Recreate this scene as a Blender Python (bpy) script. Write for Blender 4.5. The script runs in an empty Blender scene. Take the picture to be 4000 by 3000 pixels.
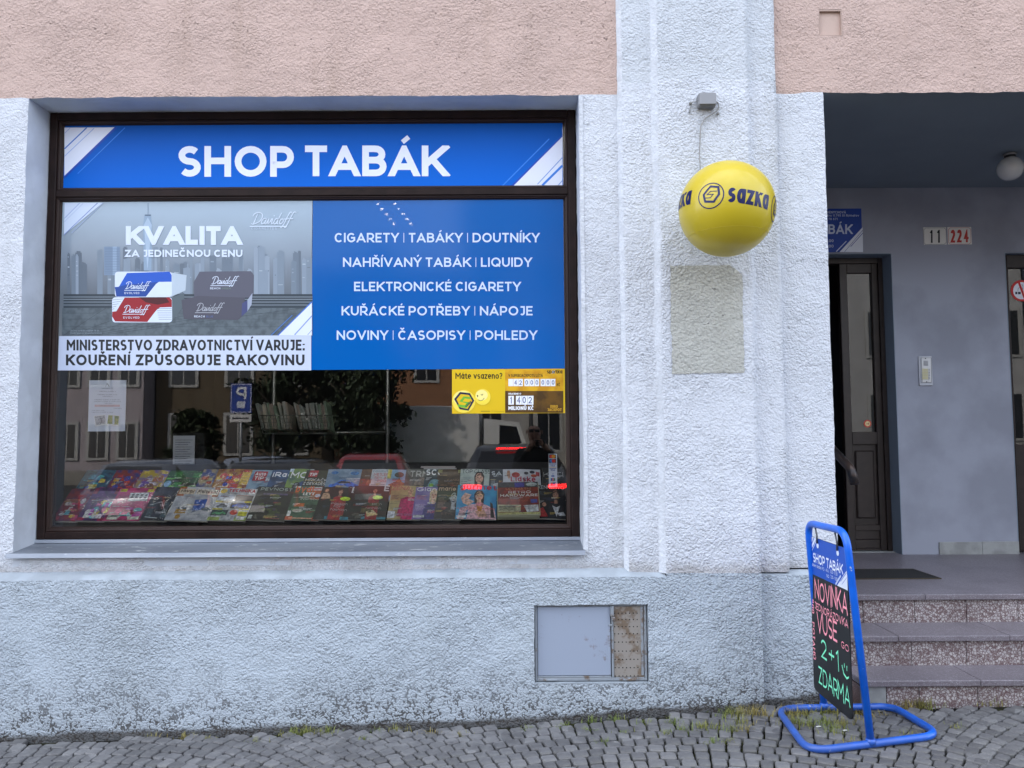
import bpy, bmesh, math, random
from mathutils import Vector, Matrix, noise

R = math.radians
random.seed(7)
scene = bpy.context.scene
col = scene.collection

# ------------------------------------------------------------------ camera
FPX = 3004.0                       # focal length in photo pixels (26 mm equivalent)
PITCH = R(3.66)
ROLL = 0.0057
CAM = Vector((0.0, -4.3, 1.65))
cp, sp = math.cos(PITCH), math.sin(PITCH)
cr, sr = math.cos(ROLL), math.sin(ROLL)
_right, _up, _fwd = Vector((1, 0, 0)), Vector((0, -sp, cp)), Vector((0, cp, sp))
_r = cr * _right - sr * _up
_u = sr * _right + cr * _up
cam_data = bpy.data.cameras.new('camera')
cam_data.sensor_width = 36.0
cam_data.lens = FPX / 4000.0 * 36.0
cam_data.clip_start = 0.02
cam_data.clip_end = 600.0
cam = bpy.data.objects.new('camera', cam_data)
m = Matrix((_r, _u, -_fwd)).transposed().to_4x4()
m.translation = CAM
cam.matrix_world = m
col.objects.link(cam)
scene.camera = cam

# ------------------------------------------------------------------ sky, sun, exposure
SUN_EL, SUN_AZ = R(36), R(-40)       # behind the shop front, so the front lies in open shade
world = bpy.data.worlds.new('World')
scene.world = world
world.use_nodes = True
wt = world.node_tree
wt.nodes.clear()
w_out = wt.nodes.new('ShaderNodeOutputWorld')
w_bg = wt.nodes.new('ShaderNodeBackground')
w_sky = wt.nodes.new('ShaderNodeTexSky')
w_sky.sky_type = 'NISHITA'
w_sky.sun_disc = False
w_sky.sun_elevation = SUN_EL
w_sky.sun_rotation = SUN_AZ
w_sky.air_density = 1.0
w_sky.dust_density = 1.6
w_co = wt.nodes.new('ShaderNodeTexCoord')
w_map = wt.nodes.new('ShaderNodeMapping')
w_map.inputs['Scale'].default_value = (1.0, 1.0, 2.2)
w_noise = wt.nodes.new('ShaderNodeTexNoise')
w_noise.inputs['Scale'].default_value = 2.3
w_noise.inputs['Detail'].default_value = 6.0
w_noise.inputs['Roughness'].default_value = 0.55
w_ramp = wt.nodes.new('ShaderNodeValToRGB')
w_ramp.color_ramp.elements[0].position = 0.34
w_ramp.color_ramp.elements[1].position = 0.62
w_mix = wt.nodes.new('ShaderNodeMixRGB')
w_mix.inputs[2].default_value = (7.35, 7.7, 8.5, 1)
wt.links.new(w_co.outputs['Generated'], w_map.inputs['Vector'])
wt.links.new(w_map.outputs['Vector'], w_noise.inputs['Vector'])
wt.links.new(w_noise.outputs['Fac'], w_ramp.inputs['Fac'])
wt.links.new(w_ramp.outputs['Color'], w_mix.inputs[0])
wt.links.new(w_sky.outputs['Color'], w_mix.inputs[1])
wt.links.new(w_mix.outputs['Color'], w_bg.inputs['Color'])
w_bg.inputs['Strength'].default_value = 0.15
wt.links.new(w_bg.outputs['Background'], w_out.inputs['Surface'])

sun_data = bpy.data.lights.new('sun', 'SUN')
sun_data.energy = 2.6
sun_data.angle = R(2)
sun_data.color = (1.0, 0.93, 0.84)
sun = bpy.data.objects.new('sun', sun_data)
# Nishita rotation 0 looks along +Y, growing clockwise seen from above
sun_dir = Vector((math.sin(SUN_AZ) * math.cos(SUN_EL), math.cos(SUN_AZ) * math.cos(SUN_EL), math.sin(SUN_EL)))
sun.rotation_euler = sun_dir.to_track_quat('Z', 'Y').to_euler()
sun.location = (0, 0, 30)
col.objects.link(sun)

scene.view_settings.view_transform = 'Standard'
scene.view_settings.look = 'None'
scene.view_settings.exposure = 1.8
scene.view_settings.gamma = 1.0
scene.view_settings.use_curve_mapping = False
scene.cycles.use_denoising = True
scene.cycles.max_bounces = 8
scene.cycles.diffuse_bounces = 4
scene.cycles.glossy_bounces = 4
scene.cycles.transparent_max_bounces = 12
scene.cycles.caustics_reflective = False
scene.cycles.caustics_refractive = False


# ------------------------------------------------------------------ helpers: points
def at(px, py, Y):
    """The point of the plane y = Y seen at a photograph pixel (4000 x 3000)."""
    a, b = (px - 2000.0) / FPX, -(py - 1500.0) / FPX
    d = _r * a + _u * b + _fwd
    return CAM + d * ((Y - CAM.y) / d.y)


GLASS_Y = 0.235


def seen_in_glass(px, py, depth):
    """A point of the square behind the camera whose mirror image in the pane lies at this pixel, depth metres away."""
    p = at(px, py, depth - 4.3)
    return Vector((p.x, 2 * GLASS_Y - p.y, p.z))


GX = [(-60, -0.5), (-6, -0.08), (-2.76, 0.02), (-1.4, 0.06), (0, 0.095), (1.3, 0.172), (2.0, 0.228), (2.7, 0.245), (6, 0.36), (60, 1.2)]


def ground_z(x, y):
    z = GX[0][1]
    for (x0, z0), (x1, z1) in zip(GX, GX[1:]):
        if x <= x1:
            t = max(0.0, (x - x0) / (x1 - x0))
            z = z0 + (z1 - z0) * t
            break
    d = max(0.0, -1.3 - y)
    return z - min(d, 12.0) * 0.022


# ------------------------------------------------------------------ helpers: objects
def tag(o, label=None, cat=None, group=None, kind=None):
    if label: o['label'] = label
    if cat: o['category'] = cat
    if group: o['group'] = group
    if kind: o['kind'] = kind
    return o


def empty(name, loc=(0, 0, 0), parent=None):
    o = bpy.data.objects.new(name, None)
    o.empty_display_size = 0.1
    o.location = loc
    col.objects.link(o)
    if parent: o.parent = parent
    return o


def link(name, me, mats, parent=None, local=False):
    """Link a mesh. World-space meshes under a translated Empty keep their place (local=False)."""
    o = bpy.data.objects.new(name, me)
    for mt in (mats if isinstance(mats, (list, tuple)) else [mats]):
        if mt and mt.name not in [x.name for x in me.materials if x]:
            me.materials.append(mt)
    col.objects.link(o)
    if parent:
        o.parent = parent
        if not local:
            t = Vector((0, 0, 0)); p = parent
            while p:
                t += p.location; p = p.parent
            o.location = -t
    return o


def mesh(name, verts, faces, mat, parent=None, smooth=False, local=False):
    me = bpy.data.meshes.new(name)
    me.from_pydata([tuple(v) for v in verts], [], faces)
    if smooth:
        me.polygons.foreach_set('use_smooth', [True] * len(me.polygons))
    me.update()
    return link(name, me, mat, parent, local)


def from_bm(name, bm, mat, parent=None, smooth=False, local=False):
    me = bpy.data.meshes.new(name)
    bm.normal_update()
    bm.to_mesh(me); bm.free()
    if smooth:
        me.polygons.foreach_set('use_smooth', [True] * len(me.polygons))
    return link(name, me, mat, parent, local)


def bm_box(bm, x0, x1, y0, y1, z0, z1, bevel=0.0, seg=1):
    vs = [bm.verts.new(p) for p in ((x0, y0, z0), (x1, y0, z0), (x1, y1, z0), (x0, y1, z0), (x0, y0, z1), (x1, y0, z1), (x1, y1, z1), (x0, y1, z1))]
    fs = [bm.faces.new([vs[i] for i in q]) for q in ((3, 2, 1, 0), (4, 5, 6, 7), (0, 1, 5, 4), (1, 2, 6, 5), (2, 3, 7, 6), (3, 0, 4, 7))]
    if bevel:
        es = list({e for f in fs for e in f.edges})
        bmesh.ops.bevel(bm, geom=es, offset=bevel, segments=seg, affect='EDGES', profile=0.5)
    return vs


def box(name, x0, x1, y0, y1, z0, z1, mat, parent=None, bevel=0.0, local=False, seg=1):
    bm = bmesh.new()
    bm_box(bm, x0, x1, y0, y1, z0, z1, bevel, seg)
    return from_bm(name, bm, mat, parent, local=local)


def extrude_profile(name, prof, axis, a0, a1, mat, parent=None, local=False, smooth=False):
    """Closed profile swept along 'x' (prof = (y, z)), 'y' (prof = (x, z)) or 'z' (prof = (x, y))."""
    n = len(prof)
    def pt(p, a):
        return {'x': (a, p[0], p[1]), 'y': (p[0], a, p[1]), 'z': (p[0], p[1], a)}[axis]
    v = [pt(p, a0) for p in prof] + [pt(p, a1) for p in prof]
    f = [(i, (i + 1) % n, n + (i + 1) % n, n + i) for i in range(n)] + [tuple(range(n - 1, -1, -1)), tuple(range(n, 2 * n))]
    bm = bmesh.new()
    bv = [bm.verts.new(p) for p in v]
    for q in f: bm.faces.new([bv[i] for i in q])
    bmesh.ops.recalc_face_normals(bm, faces=bm.faces[:])
    return from_bm(name, bm, mat, parent, smooth, local)


def tube_data(pts, rad, seg=10, closed=False, caps=True):
    pts = [Vector(p) for p in pts]
    n = len(pts)
    rads = rad if isinstance(rad, (list, tuple)) else [rad] * n
    V, F = [], []
    ref = None
    for i, p in enumerate(pts):
        a = pts[(i - 1) % n] if (closed or i > 0) else p
        b = pts[(i + 1) % n] if (closed or i < n - 1) else p
        d = (b - a).normalized()
        if ref is None:
            ref = d.orthogonal().normalized()
        ref = (ref - d * ref.dot(d)).normalized()
        s = d.cross(ref)
        for k in range(seg):
            t = 2 * math.pi * k / seg
            V.append(p + (ref * math.cos(t) + s * math.sin(t)) * rads[i])
    m_ = n if closed else n - 1
    for i in range(m_):
        j = (i + 1) % n
        for k in range(seg):
            l = (k + 1) % seg
            F.append((i * seg + k, i * seg + l, j * seg + l, j * seg + k))
    if caps and not closed:
        F.append(tuple(range(seg - 1, -1, -1)))
        F.append(tuple(range((n - 1) * seg, n * seg)))
    return V, F


def tube(name, pts, rad, mat, parent=None, seg=10, closed=False, local=False):
    V, F = tube_data(pts, rad, seg, closed)
    return mesh(name, V, F, mat, parent, True, local)


def round_path(pts, r, n=6, closed=False):
    """Polyline with filleted corners."""
    pts = [Vector(p) for p in pts]
    out = []
    N = len(pts)
    for i, p in enumerate(pts):
        if not closed and i in (0, N - 1):
            out.append(p); continue
        a, b = pts[(i - 1) % N], pts[(i + 1) % N]
        da, db = (a - p).normalized(), (b - p).normalized()
        ang = da.angle(db)
        t = min(r / math.tan(ang / 2), (a - p).length * .45, (b - p).length * .45)
        p0, p1 = p + da * t, p + db * t
        for k in range(n + 1):
            s = k / n
            out.append(p0 * (1 - s) ** 2 + p * 2 * s * (1 - s) + p1 * s ** 2)
    return out


# ------------------------------------------------------------------ helpers: materials
def lin(h):
    c = [int(h[i:i + 2], 16) / 255 for i in (0, 2, 4)]
    return tuple((x / 12.92 if x <= 0.04045 else ((x + 0.055) / 1.055) ** 2.4) for x in c)


MATS = {}


def mat(name, color, rough=0.6, metal=0.0, spec=0.5, var=0.0, vscale=6.0, bump=0.0, bscale=60.0, coat=0.0, dark=None, vmin=0.42, vmax=0.6):
    """Principled material; var mixes towards 'dark' by noise, bump adds fine relief."""
    if name in MATS: return MATS[name]
    m_ = bpy.data.materials.new(name)
    m_.use_nodes = True
    nt = m_.node_tree
    b = nt.nodes['Principled BSDF']
    c = lin(color) if isinstance(color, str) else color
    b.inputs['Base Color'].default_value = (*c, 1)
    b.inputs['Roughness'].default_value = rough
    b.inputs['Metallic'].default_value = metal
    b.inputs['Specular IOR Level'].default_value = spec
    b.inputs['Coat Weight'].default_value = coat
    if var or bump:
        co = nt.nodes.new('ShaderNodeTexCoord')
    if var:
        nz = nt.nodes.new('ShaderNodeTexNoise')
        nz.inputs['Scale'].default_value = vscale
        nz.inputs['Detail'].default_value = 6
        rp = nt.nodes.new('ShaderNodeValToRGB')
        rp.color_ramp.elements[0].position = vmin
        rp.color_ramp.elements[1].position = vmax
        d = (lin(dark) if isinstance(dark, str) else dark) if dark else tuple(x * (1 - var) for x in c)
        rp.color_ramp.elements[0].color = (*d, 1)
        rp.color_ramp.elements[1].color = (*c, 1)
        nt.links.new(co.outputs['Object'], nz.inputs['Vector'])
        nt.links.new(nz.outputs['Fac'], rp.inputs['Fac'])
        nt.links.new(rp.outputs['Color'], b.inputs['Base Color'])
    if bump:
        n2 = nt.nodes.new('ShaderNodeTexNoise')
        n2.inputs['Scale'].default_value = bscale
        n2.inputs['Detail'].default_value = 4
        bp = nt.nodes.new('ShaderNodeBump')
        bp.inputs['Strength'].default_value = bump
        bp.inputs['Distance'].default_value = 0.01
        nt.links.new(co.outputs['Object'], n2.inputs['Vector'])
        nt.links.new(n2.outputs['Fac'], bp.inputs['Height'])
        nt.links.new(bp.outputs['Normal'], b.inputs['Normal'])
    MATS[name] = m_
    return m_


def ink(h, rough=0.4):
    """Printed colour."""
    return mat('ink_' + h, h, rough, spec=0.35)


def photo_ink(h1, h2, scale=14.0):
    scale *= 3.2
    """Printed picture: two inks mottled into each other."""
    return mat('print_%s_%s' % (h1, h2), h1, 0.4, spec=0.35, var=1, vscale=scale, dark=h2, vmin=.38, vmax=.6)


class Nodes:
    """Small wrapper for building node materials."""
    def __init__(s, name):
        s.m = bpy.data.materials.new(name); s.m.use_nodes = True
        s.nt = s.m.node_tree; s.b = s.nt.nodes['Principled BSDF']; s.co = s.n('TexCoord')
    def n(s, t, **kw):
        x = s.nt.nodes.new('ShaderNode' + t)
        for k, v in kw.items(): setattr(x, k, v)
        return x
    def l(s, a, b): s.nt.links.new(a, b)
    def noise(s, scale, detail=5, rough=.55, vec=None, stretch=None):
        x = s.n('TexNoise'); x.inputs['Scale'].default_value = scale
        x.inputs['Detail'].default_value = detail; x.inputs['Roughness'].default_value = rough
        v = vec or s.co.outputs['Object']
        if stretch:
            mp = s.n('Mapping'); mp.inputs['Scale'].default_value = stretch
            s.l(v, mp.inputs['Vector']); v = mp.outputs['Vector']
        s.l(v, x.inputs['Vector']); return x.outputs['Fac']
    def voronoi(s, scale, feature='F1', out='Distance', rnd=1.0):
        x = s.n('TexVoronoi', feature=feature); x.inputs['Scale'].default_value = scale
        x.inputs['Randomness'].default_value = rnd
        s.l(s.co.outputs['Object'], x.inputs['Vector']); return x.outputs[out]
    def ramp(s, fac, stops, const=False):
        x = s.n('ValToRGB'); e = x.color_ramp.elements
        if const: x.color_ramp.interpolation = 'CONSTANT'
        while len(e) < len(stops): e.new(0.5)
        for i, (p, c) in enumerate(stops):
            e[i].position = p
            e[i].color = (*((c,) * 3 if isinstance(c, (int, float)) else c), 1)
        s.l(fac, x.inputs['Fac']); return x.outputs['Color']
    def mix(s, fac, a, b, mode='MIX'):
        x = s.n('MixRGB', blend_type=mode)
        for i, v in ((0, fac), (1, a), (2, b)):
            if isinstance(v, (int, float)): x.inputs[i].default_value = v if i == 0 else (v, v, v, 1)
            elif isinstance(v, tuple): x.inputs[i].default_value = (*v, 1)
            else: s.l(v, x.inputs[i])
        return x.outputs['Color']
    def math(s, op, a, b=0.0, clamp=False):
        x = s.n('Math', operation=op, use_clamp=clamp)
        for i, v in ((0, a), (1, b)):
            if isinstance(v, (int, float)): x.inputs[i].default_value = v
            else: s.l(v, x.inputs[i])
        return x.outputs['Value']
    def xyz(s):
        x = s.n('SeparateXYZ'); s.l(s.co.outputs['Object'], x.inputs['Vector']); return x.outputs
    def color(s, c): s.l(c, s.b.inputs['Base Color'])
    def bump(s, h, strength=.5, dist=.01):
        x = s.n('Bump'); x.inputs['Strength'].default_value = strength; x.inputs['Distance'].default_value = dist
        s.l(h, x.inputs['Height']); s.l(x.outputs['Normal'], s.b.inputs['Normal'])
    def done(s, rough=.8, spec=.3, metal=0.0):
        s.b.inputs['Roughness'].default_value = rough
        s.b.inputs['Specular IOR Level'].default_value = spec
        s.b.inputs['Metallic'].default_value = metal
        return s.m


def plaster(name, base, pit=0.35, pitscale=16.0, grain=60.0, bump=1.0, dist=.008, tone=.06, dirt=False, upper=None, grime=.6, foot_stain=False):
    """Roughcast render: lumps in relief, scattered dark pits, faint blotches.
    upper=(z, colour): other paint above that height.  dirt: hollows near the ground filled with soil."""
    s = Nodes(name)
    base = lin(base) if isinstance(base, str) else base
    # lumpy relief: distorted cells plus fine grain
    wob = s.n('VectorMath', operation='ADD')
    nv = s.n('TexNoise'); nv.inputs['Scale'].default_value = grain * .7; nv.inputs['Detail'].default_value = 1
    s.l(s.co.outputs['Object'], nv.inputs['Vector'])
    sc_ = s.n('VectorMath', operation='SCALE'); sc_.inputs['Scale'].default_value = .022
    s.l(nv.outputs['Color'], sc_.inputs[0])
    s.l(s.co.outputs['Object'], wob.inputs[0]); s.l(sc_.outputs['Vector'], wob.inputs[1])
    vo = s.n('TexVoronoi', feature='F1'); vo.inputs['Scale'].default_value = grain
    s.l(wob.outputs['Vector'], vo.inputs['Vector'])
    lump = s.math('SUBTRACT', 1.0, vo.outputs['Distance'])
    g1 = s.noise(grain * 2.1, 2, .6)
    g2 = s.noise(grain * .28, 2, .5)
    height = s.math('ADD', s.math('MULTIPLY', lump, .75), s.math('ADD', s.math('MULTIPLY', g1, .55), s.math('MULTIPLY', g2, .9)))
    # trowelled patches: the relief is stronger in some places than in others
    height = s.math('MULTIPLY', height, s.math('ADD', .55, s.math('MULTIPLY', s.ramp(s.noise(2.6, 4, .6), [(.38, 0.0), (.62, 1.0)]), .6)))
    c = base
    blot = s.noise(1.7, 4, .62)
    c = s.mix(s.ramp(blot, [(.32, 0.0), (.68, 1.0)]), tuple(x * (1 - tone) for x in base), base)
    streak = s.ramp(s.noise(5.5, 5, .65, stretch=(1, 1, .09)), [(.50, 0.0), (.72, 1.0)])
    c = s.mix(s.math('MULTIPLY', s.math('MULTIPLY', streak, s.ramp(s.noise(.9, 3), [(.4, 0.0), (.62, 1.0)])), grime), c, tuple(x * k for x, k in zip(base, (.70, .69, .64))))
    if upper:
        z = s.xyz()['Z']
        wb = s.math('MULTIPLY', s.math('SUBTRACT', s.noise(9, 3), .5), .035)
        f = s.math('GREATER_THAN', s.math('ADD', z, wb), upper[0])
        c = s.mix(f, c, lin(upper[1]) if isinstance(upper[1], str) else upper[1])
    # grime and painted crevice shade in the hollows of the render, stronger in some places than in others
    raw = s.math('ADD', s.math('MULTIPLY', lump, .75), s.math('ADD', s.math('MULTIPLY', g1, .55), s.math('MULTIPLY', g2, .9)))
    hollow = s.ramp(raw, [(.80, 1.0), (1.0, 0.0)])
    hollow = s.math('MULTIPLY', hollow, s.ramp(s.noise(6, 4), [(.35, .25), (.7, 1.0)]))
    c = s.mix(s.math('MULTIPLY', hollow, pit * .6), c, tuple(x * .5 for x in base))
    v = s.math('ADD', s.voronoi(pitscale), s.math('MULTIPLY', s.math('SUBTRACT', g1, .5), .22))
    speck = s.ramp(v, [(.09, 1.0), (.15, 0.0)])
    speck = s.math('MULTIPLY', speck, s.ramp(s.noise(3.1, 3), [(.44, 0.0), (.58, 1.0)]))
    c = s.mix(s.math('MULTIPLY', speck, min(.9, pit * 1.6), True), c, tuple(x * .25 for x in base))
    hair = s.ramp(s.noise(5.0, 9, .74), [(.495, 0.0), (.4985, 1.0), (.5015, 1.0), (.505, 0.0)])
    hair = s.math('MULTIPLY', hair, s.ramp(s.noise(1.3, 2), [(.52, 0.0), (.6, 1.0)]))
    c = s.mix(s.math('MULTIPLY', hair, .35), c, tuple(x * .35 for x in base))
    if foot_stain:                                     # brown splash marks where the render meets the ledge and under the sill
        z = s.xyz()['Z']
        n3 = s.math('MULTIPLY', s.math('SUBTRACT', s.noise(7, 5, .7), .5), .13)
        st_ = s.ramp(s.math('ADD', z, n3), [(.90, 1.0), (.955, 0.0)])
        c = s.mix(s.math('MULTIPLY', st_, .45), c, (.27, .235, .20))
    if dirt:
        q = s.xyz()
        xr = s.math('DIVIDE', s.math('ADD', q['X'], 3.9), 5.9, True)
        gz = s.ramp(xr, [((x + 3.9) / 5.9, z + .2) for x, z in ((-3.9, -.015), (-2.76, .02), (-1.4, .06), (0, .095), (1.3, .172), (2.0, .228))])
        rel = s.math('SUBTRACT', s.math('ADD', q['Z'], .2), gz)
        n1 = s.math('MULTIPLY', s.math('SUBTRACT', s.noise(2.1, 4), .5), .34)
        low = s.ramp(s.math('ADD', rel, n1), [(.06, 1.0), (.20, .5), (.36, 0.0)])
        crev = s.ramp(raw, [(.95, 1.0), (1.16, 0.0)])
        c = s.mix(s.math('MULTIPLY', s.math('MULTIPLY', low, crev), .85), c, (.040, .036, .033))
        c = s.mix(s.math('MULTIPLY', low, .16), c, (.16, .15, .14))
        crack = s.ramp(s.noise(8.5, 9, .74), [(.285, 1.0), (.315, 0.0)])
        c = s.mix(s.math('MULTIPLY', crack, .75), c, (.06, .045, .035))
        foot = s.ramp(s.math('ADD', rel, s.math('MULTIPLY', s.math('SUBTRACT', s.noise(7, 4), .5), .05)), [(.018, 1.0), (.042, 0.0)])
        c = s.mix(s.math('MULTIPLY', foot, .85), c, (.055, .047, .04))
    s.color(c)
    s.bump(height, bump, dist)
    return s.done(.88, .2)


# ------------------------------------------------------------------ lettering: a stroke alphabet
def arc(cx, cy, rx, ry, a0, a1, n=10):
    return [(cx + rx * math.cos(R(a0 + (a1 - a0) * i / n)), cy + ry * math.sin(R(a0 + (a1 - a0) * i / n))) for i in range(n + 1)]


def oval(cx, cy, rx, ry, n=20):
    return arc(cx, cy, rx, ry, 90, 450, n)


GLYPH = {
    'A': (.84, [[(0, 0), (.5, 1), (1, 0)], [(.19, .26), (.81, .26)]]),
    'B': (.70, [[(0, 0), (0, 1), (.5, 1)] + arc(.55, .765, .38, .235, 90, -90)[1:] + [(0, .53)], [(0, .53), (.55, .53)] + arc(.58, .265, .42, .265, 90, -90)[1:] + [(0, 0)]]),
    'C': (.76, [arc(.54, .5, .54, .5, 45, 315, 16)]),
    'D': (.80, [[(0, 0), (0, 1), (.4, 1)] + arc(.45, .5, .55, .5, 90, -90, 12)[1:] + [(0, 0)]]),
    'E': (.60, [[(1, 1), (0, 1), (0, 0), (1, 0)], [(0, .51), (.88, .51)]]),
    'F': (.58, [[(1, 1), (0, 1), (0, 0)], [(0, .5), (.88, .5)]]),
    'G': (.80, [arc(.52, .5, .52, .5, 45, 320, 16) + [(.98, .2), (.98, .48), (.62, .48)]]),
    'H': (.76, [[(0, 0), (0, 1)], [(1, 0), (1, 1)], [(0, .52), (1, .52)]]),
    'I': (0, [[(0, 0), (0, 1)]]),
    'J': (.50, [[(.25, 1), (1, 1), (1, .3)] + arc(.52, .3, .48, .3, 0, -140)]),
    'K': (.74, [[(0, 0), (0, 1)], [(.97, 1), (.04, .36)], [(.36, .58), (1, 0)]]),
    'L': (.56, [[(0, 1), (0, 0), (1, 0)]]),
    'M': (.92, [[(0, 0), (0, 1), (.5, .36), (1, 1), (1, 0)]]),
    'N': (.78, [[(0, 0), (0, 1), (1, 0), (1, 1)]]),
    'O': (.90, [oval(.5, .5, .5, .5, 24)]),
    'P': (.68, [[(0, 0), (0, 1), (.5, 1)] + arc(.55, .68, .45, .32, 90, -90)[1:] + [(0, .36)]]),
    'Q': (.90, [oval(.5, .5, .5, .5, 24), [(.58, .26), (1.02, -.06)]]),
    'R': (.70, [[(0, 0), (0, 1), (.5, 1)] + arc(.55, .68, .45, .32, 90, -90)[1:] + [(0, .36)], [(.5, .36), (.98, 0)]]),
    'S': (.64, [arc(.5, .75, .5, .25, 35, 270, 12) + arc(.5, .25, .5, .25, 90, -145, 12)[1:]]),
    'T': (.64, [[(0, 1), (1, 1)], [(.5, 1), (.5, 0)]]),
    'U': (.74, [[(0, 1), (0, .42)] + arc(.5, .42, .5, .42, 180, 360)[1:] + [(1, 1)]]),
    'V': (.80, [[(0, 1), (.5, 0), (1, 1)]]),
    'W': (1.15, [[(0, 1), (.27, 0), (.5, .9), (.73, 0), (1, 1)]]),
    'X': (.72, [[(0, 0), (1, 1)], [(0, 1), (1, 0)]]),
    'Y': (.74, [[(0, 1), (.5, .42), (1, 1)], [(.5, .46), (.5, 0)]]),
    'Z': (.66, [[(0, 1), (1, 1), (0, 0), (1, 0)]]),
    '0': (.62, [oval(.5, .5, .5, .5)]), '1': (.3, [[(0, .8), (1, 1), (1, 0)]]),
    '2': (.58, [arc(.5, .7, .5, .3, 165, -25) + [(0, 0), (1, 0)]]),
    '3': (.58, [[(0, 1), (.95, 1), (.4, .58)] + arc(.5, .29, .5, .29, 80, -150)]),
    '4': (.66, [[(.74, 0), (.74, 1), (0, .3), (1, .3)]]),
    '5': (.58, [[(.95, 1), (.12, 1), (.05, .56)] + arc(.48, .3, .52, .3, 110, -150)]),
    '6': (.60, [oval(.5, .3, .5, .3), [(.02, .34), (.1, .7), (.4, .96), (.85, .98)]]),
    '7': (.58, [[(0, 1), (1, 1), (.35, 0)]]), '8': (.60, [oval(.5, .755, .42, .245), oval(.5, .265, .5, .265)]),
    '9': (.60, [oval(.5, .7, .5, .3), [(.98, .66), (.9, .3), (.6, .04), (.15, .02)]]),
    ':': (0, [[(0, 0), (0, .14)], [(0, .5), (0, .64)]]), '.': (0, [[(0, 0), (0, .13)]]), ',': (.06, [[(1, .13), (0, -.12)]]),
    '|': (0, [[(0, -.12), (0, 1.1)]]), '?': (.5, [arc(.5, .72, .5, .28, 165, -60) + [(.5, .42), (.5, .26)], [(.5, 0), (.5, .12)]]),
    '+': (.55, [[(0, .45), (1, .45)], [(.5, .15), (.5, .75)]]), '-': (.34, [[(0, .42), (1, .42)]]), '!': (0, [[(0, .3), (0, 1)], [(0, 0), (0, .12)]]),
    '@': (.9, [oval(.5, .45, .5, .5), oval(.5, .45, .22, .22)]),
    'a': (.56, [oval(.48, .36, .48, .36), [(1, .72), (1, 0)]]), 'b': (.58, [[(0, 1), (0, 0)], oval(.52, .36, .48, .36)]),
    'c': (.54, [arc(.54, .36, .54, .36, 45, 315)]), 'd': (.58, [oval(.48, .36, .48, .36), [(1, 1), (1, 0)]]),
    'e': (.58, [[(.02, .36), (1, .36)] + arc(.5, .36, .5, .36, 5, 312, 14)[1:]]), 'f': (.36, [[(1, 1), (.6, .98), (.42, .82), (.42, 0)], [(0, .66), (.95, .66)]]),
    'g': (.58, [oval(.48, .36, .48, .36), [(1, .72), (1, -.06)] + arc(.5, -.04, .5, .2, 0, -150)]),
    'h': (.54, [[(0, 1), (0, 0)], [(0, .38)] + arc(.5, .4, .5, .32, 180, 0) + [(1, 0)]]), 'i': (0, [[(0, 0), (0, .72)], [(0, .88), (0, 1.0)]]),
    'j': (.2, [[(1, .72), (1, -.1), (.6, -.24), (0, -.24)], [(1, .88), (1, 1.0)]]), 'k': (.54, [[(0, 1), (0, 0)], [(.95, .72), (.03, .26)], [(.35, .42), (1, 0)]]),
    'κ': (.56, [[(0, 0), (0, .72)], [(.95, .72), (.04, .30)], [(.32, .44), (1, 0)]]), 'l': (0, [[(0, 0), (0, 1)]]), 'm': (.92, [[(0, .72), (0, 0)], [(0, .4)] + arc(.25, .46, .25, .26, 180, 0) + [(.5, 0)], [(.5, .4)] + arc(.75, .46, .25, .26, 180, 0) + [(1, 0)]]),
    'n': (.54, [[(0, .72), (0, 0)], [(0, .38)] + arc(.5, .4, .5, .32, 180, 0) + [(1, 0)]]), 'o': (.60, [oval(.5, .36, .5, .36)]),
    'p': (.58, [[(0, .72), (0, -.26)], oval(.52, .36, .48, .36)]), 'r': (.34, [[(0, .72), (0, 0)], [(0, .4), (.35, .64), (1, .72)]]),
    's': (.48, [arc(.5, .54, .5, .18, 35, 270) + arc(.5, .18, .5, .18, 90, -145)[1:]]), 't': (.38, [[(.4, .95), (.4, .16), (.6, .01), (1, 0)], [(0, .68), (.95, .68)]]),
    'u': (.54, [[(0, .72), (0, .32)] + arc(.5, .32, .5, .32, 180, 360) + [(1, .72)], [(1, .4), (1, 0)]]), 'v': (.58, [[(0, .72), (.5, 0), (1, .72)]]),
    'y': (.58, [[(0, .72), (.52, .02)], [(1, .72), (.3, -.26)]]), 'z': (.5, [[(0, .72), (1, .72), (0, 0), (1, 0)]]), 'x': (.54, [[(0, 0), (1, .72)], [(0, .72), (1, 0)]]),
}
ACC = {'Á': 'A/', 'É': 'E/', 'Í': 'I/', 'Ý': 'Y/', 'Ú': 'U/', 'Ó': 'O/', 'Ů': 'Uo', 'Ř': 'Rv', 'Š': 'Sv', 'Ž': 'Zv', 'Č': 'Cv', 'Ě': 'Ev', 'Ň': 'Nv', 'Ť': 'Tv', 'Ď': 'Dv',
       'á': 'a/', 'é': 'e/', 'í': 'i/', 'ý': 'y/', 'ě': 'ev', 'ř': 'rv', 'š': 'sv', 'ž': 'zv', 'č': 'cv', 'ů': 'uo', 'ú': 'u/', 'ň': 'nv'}


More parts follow.
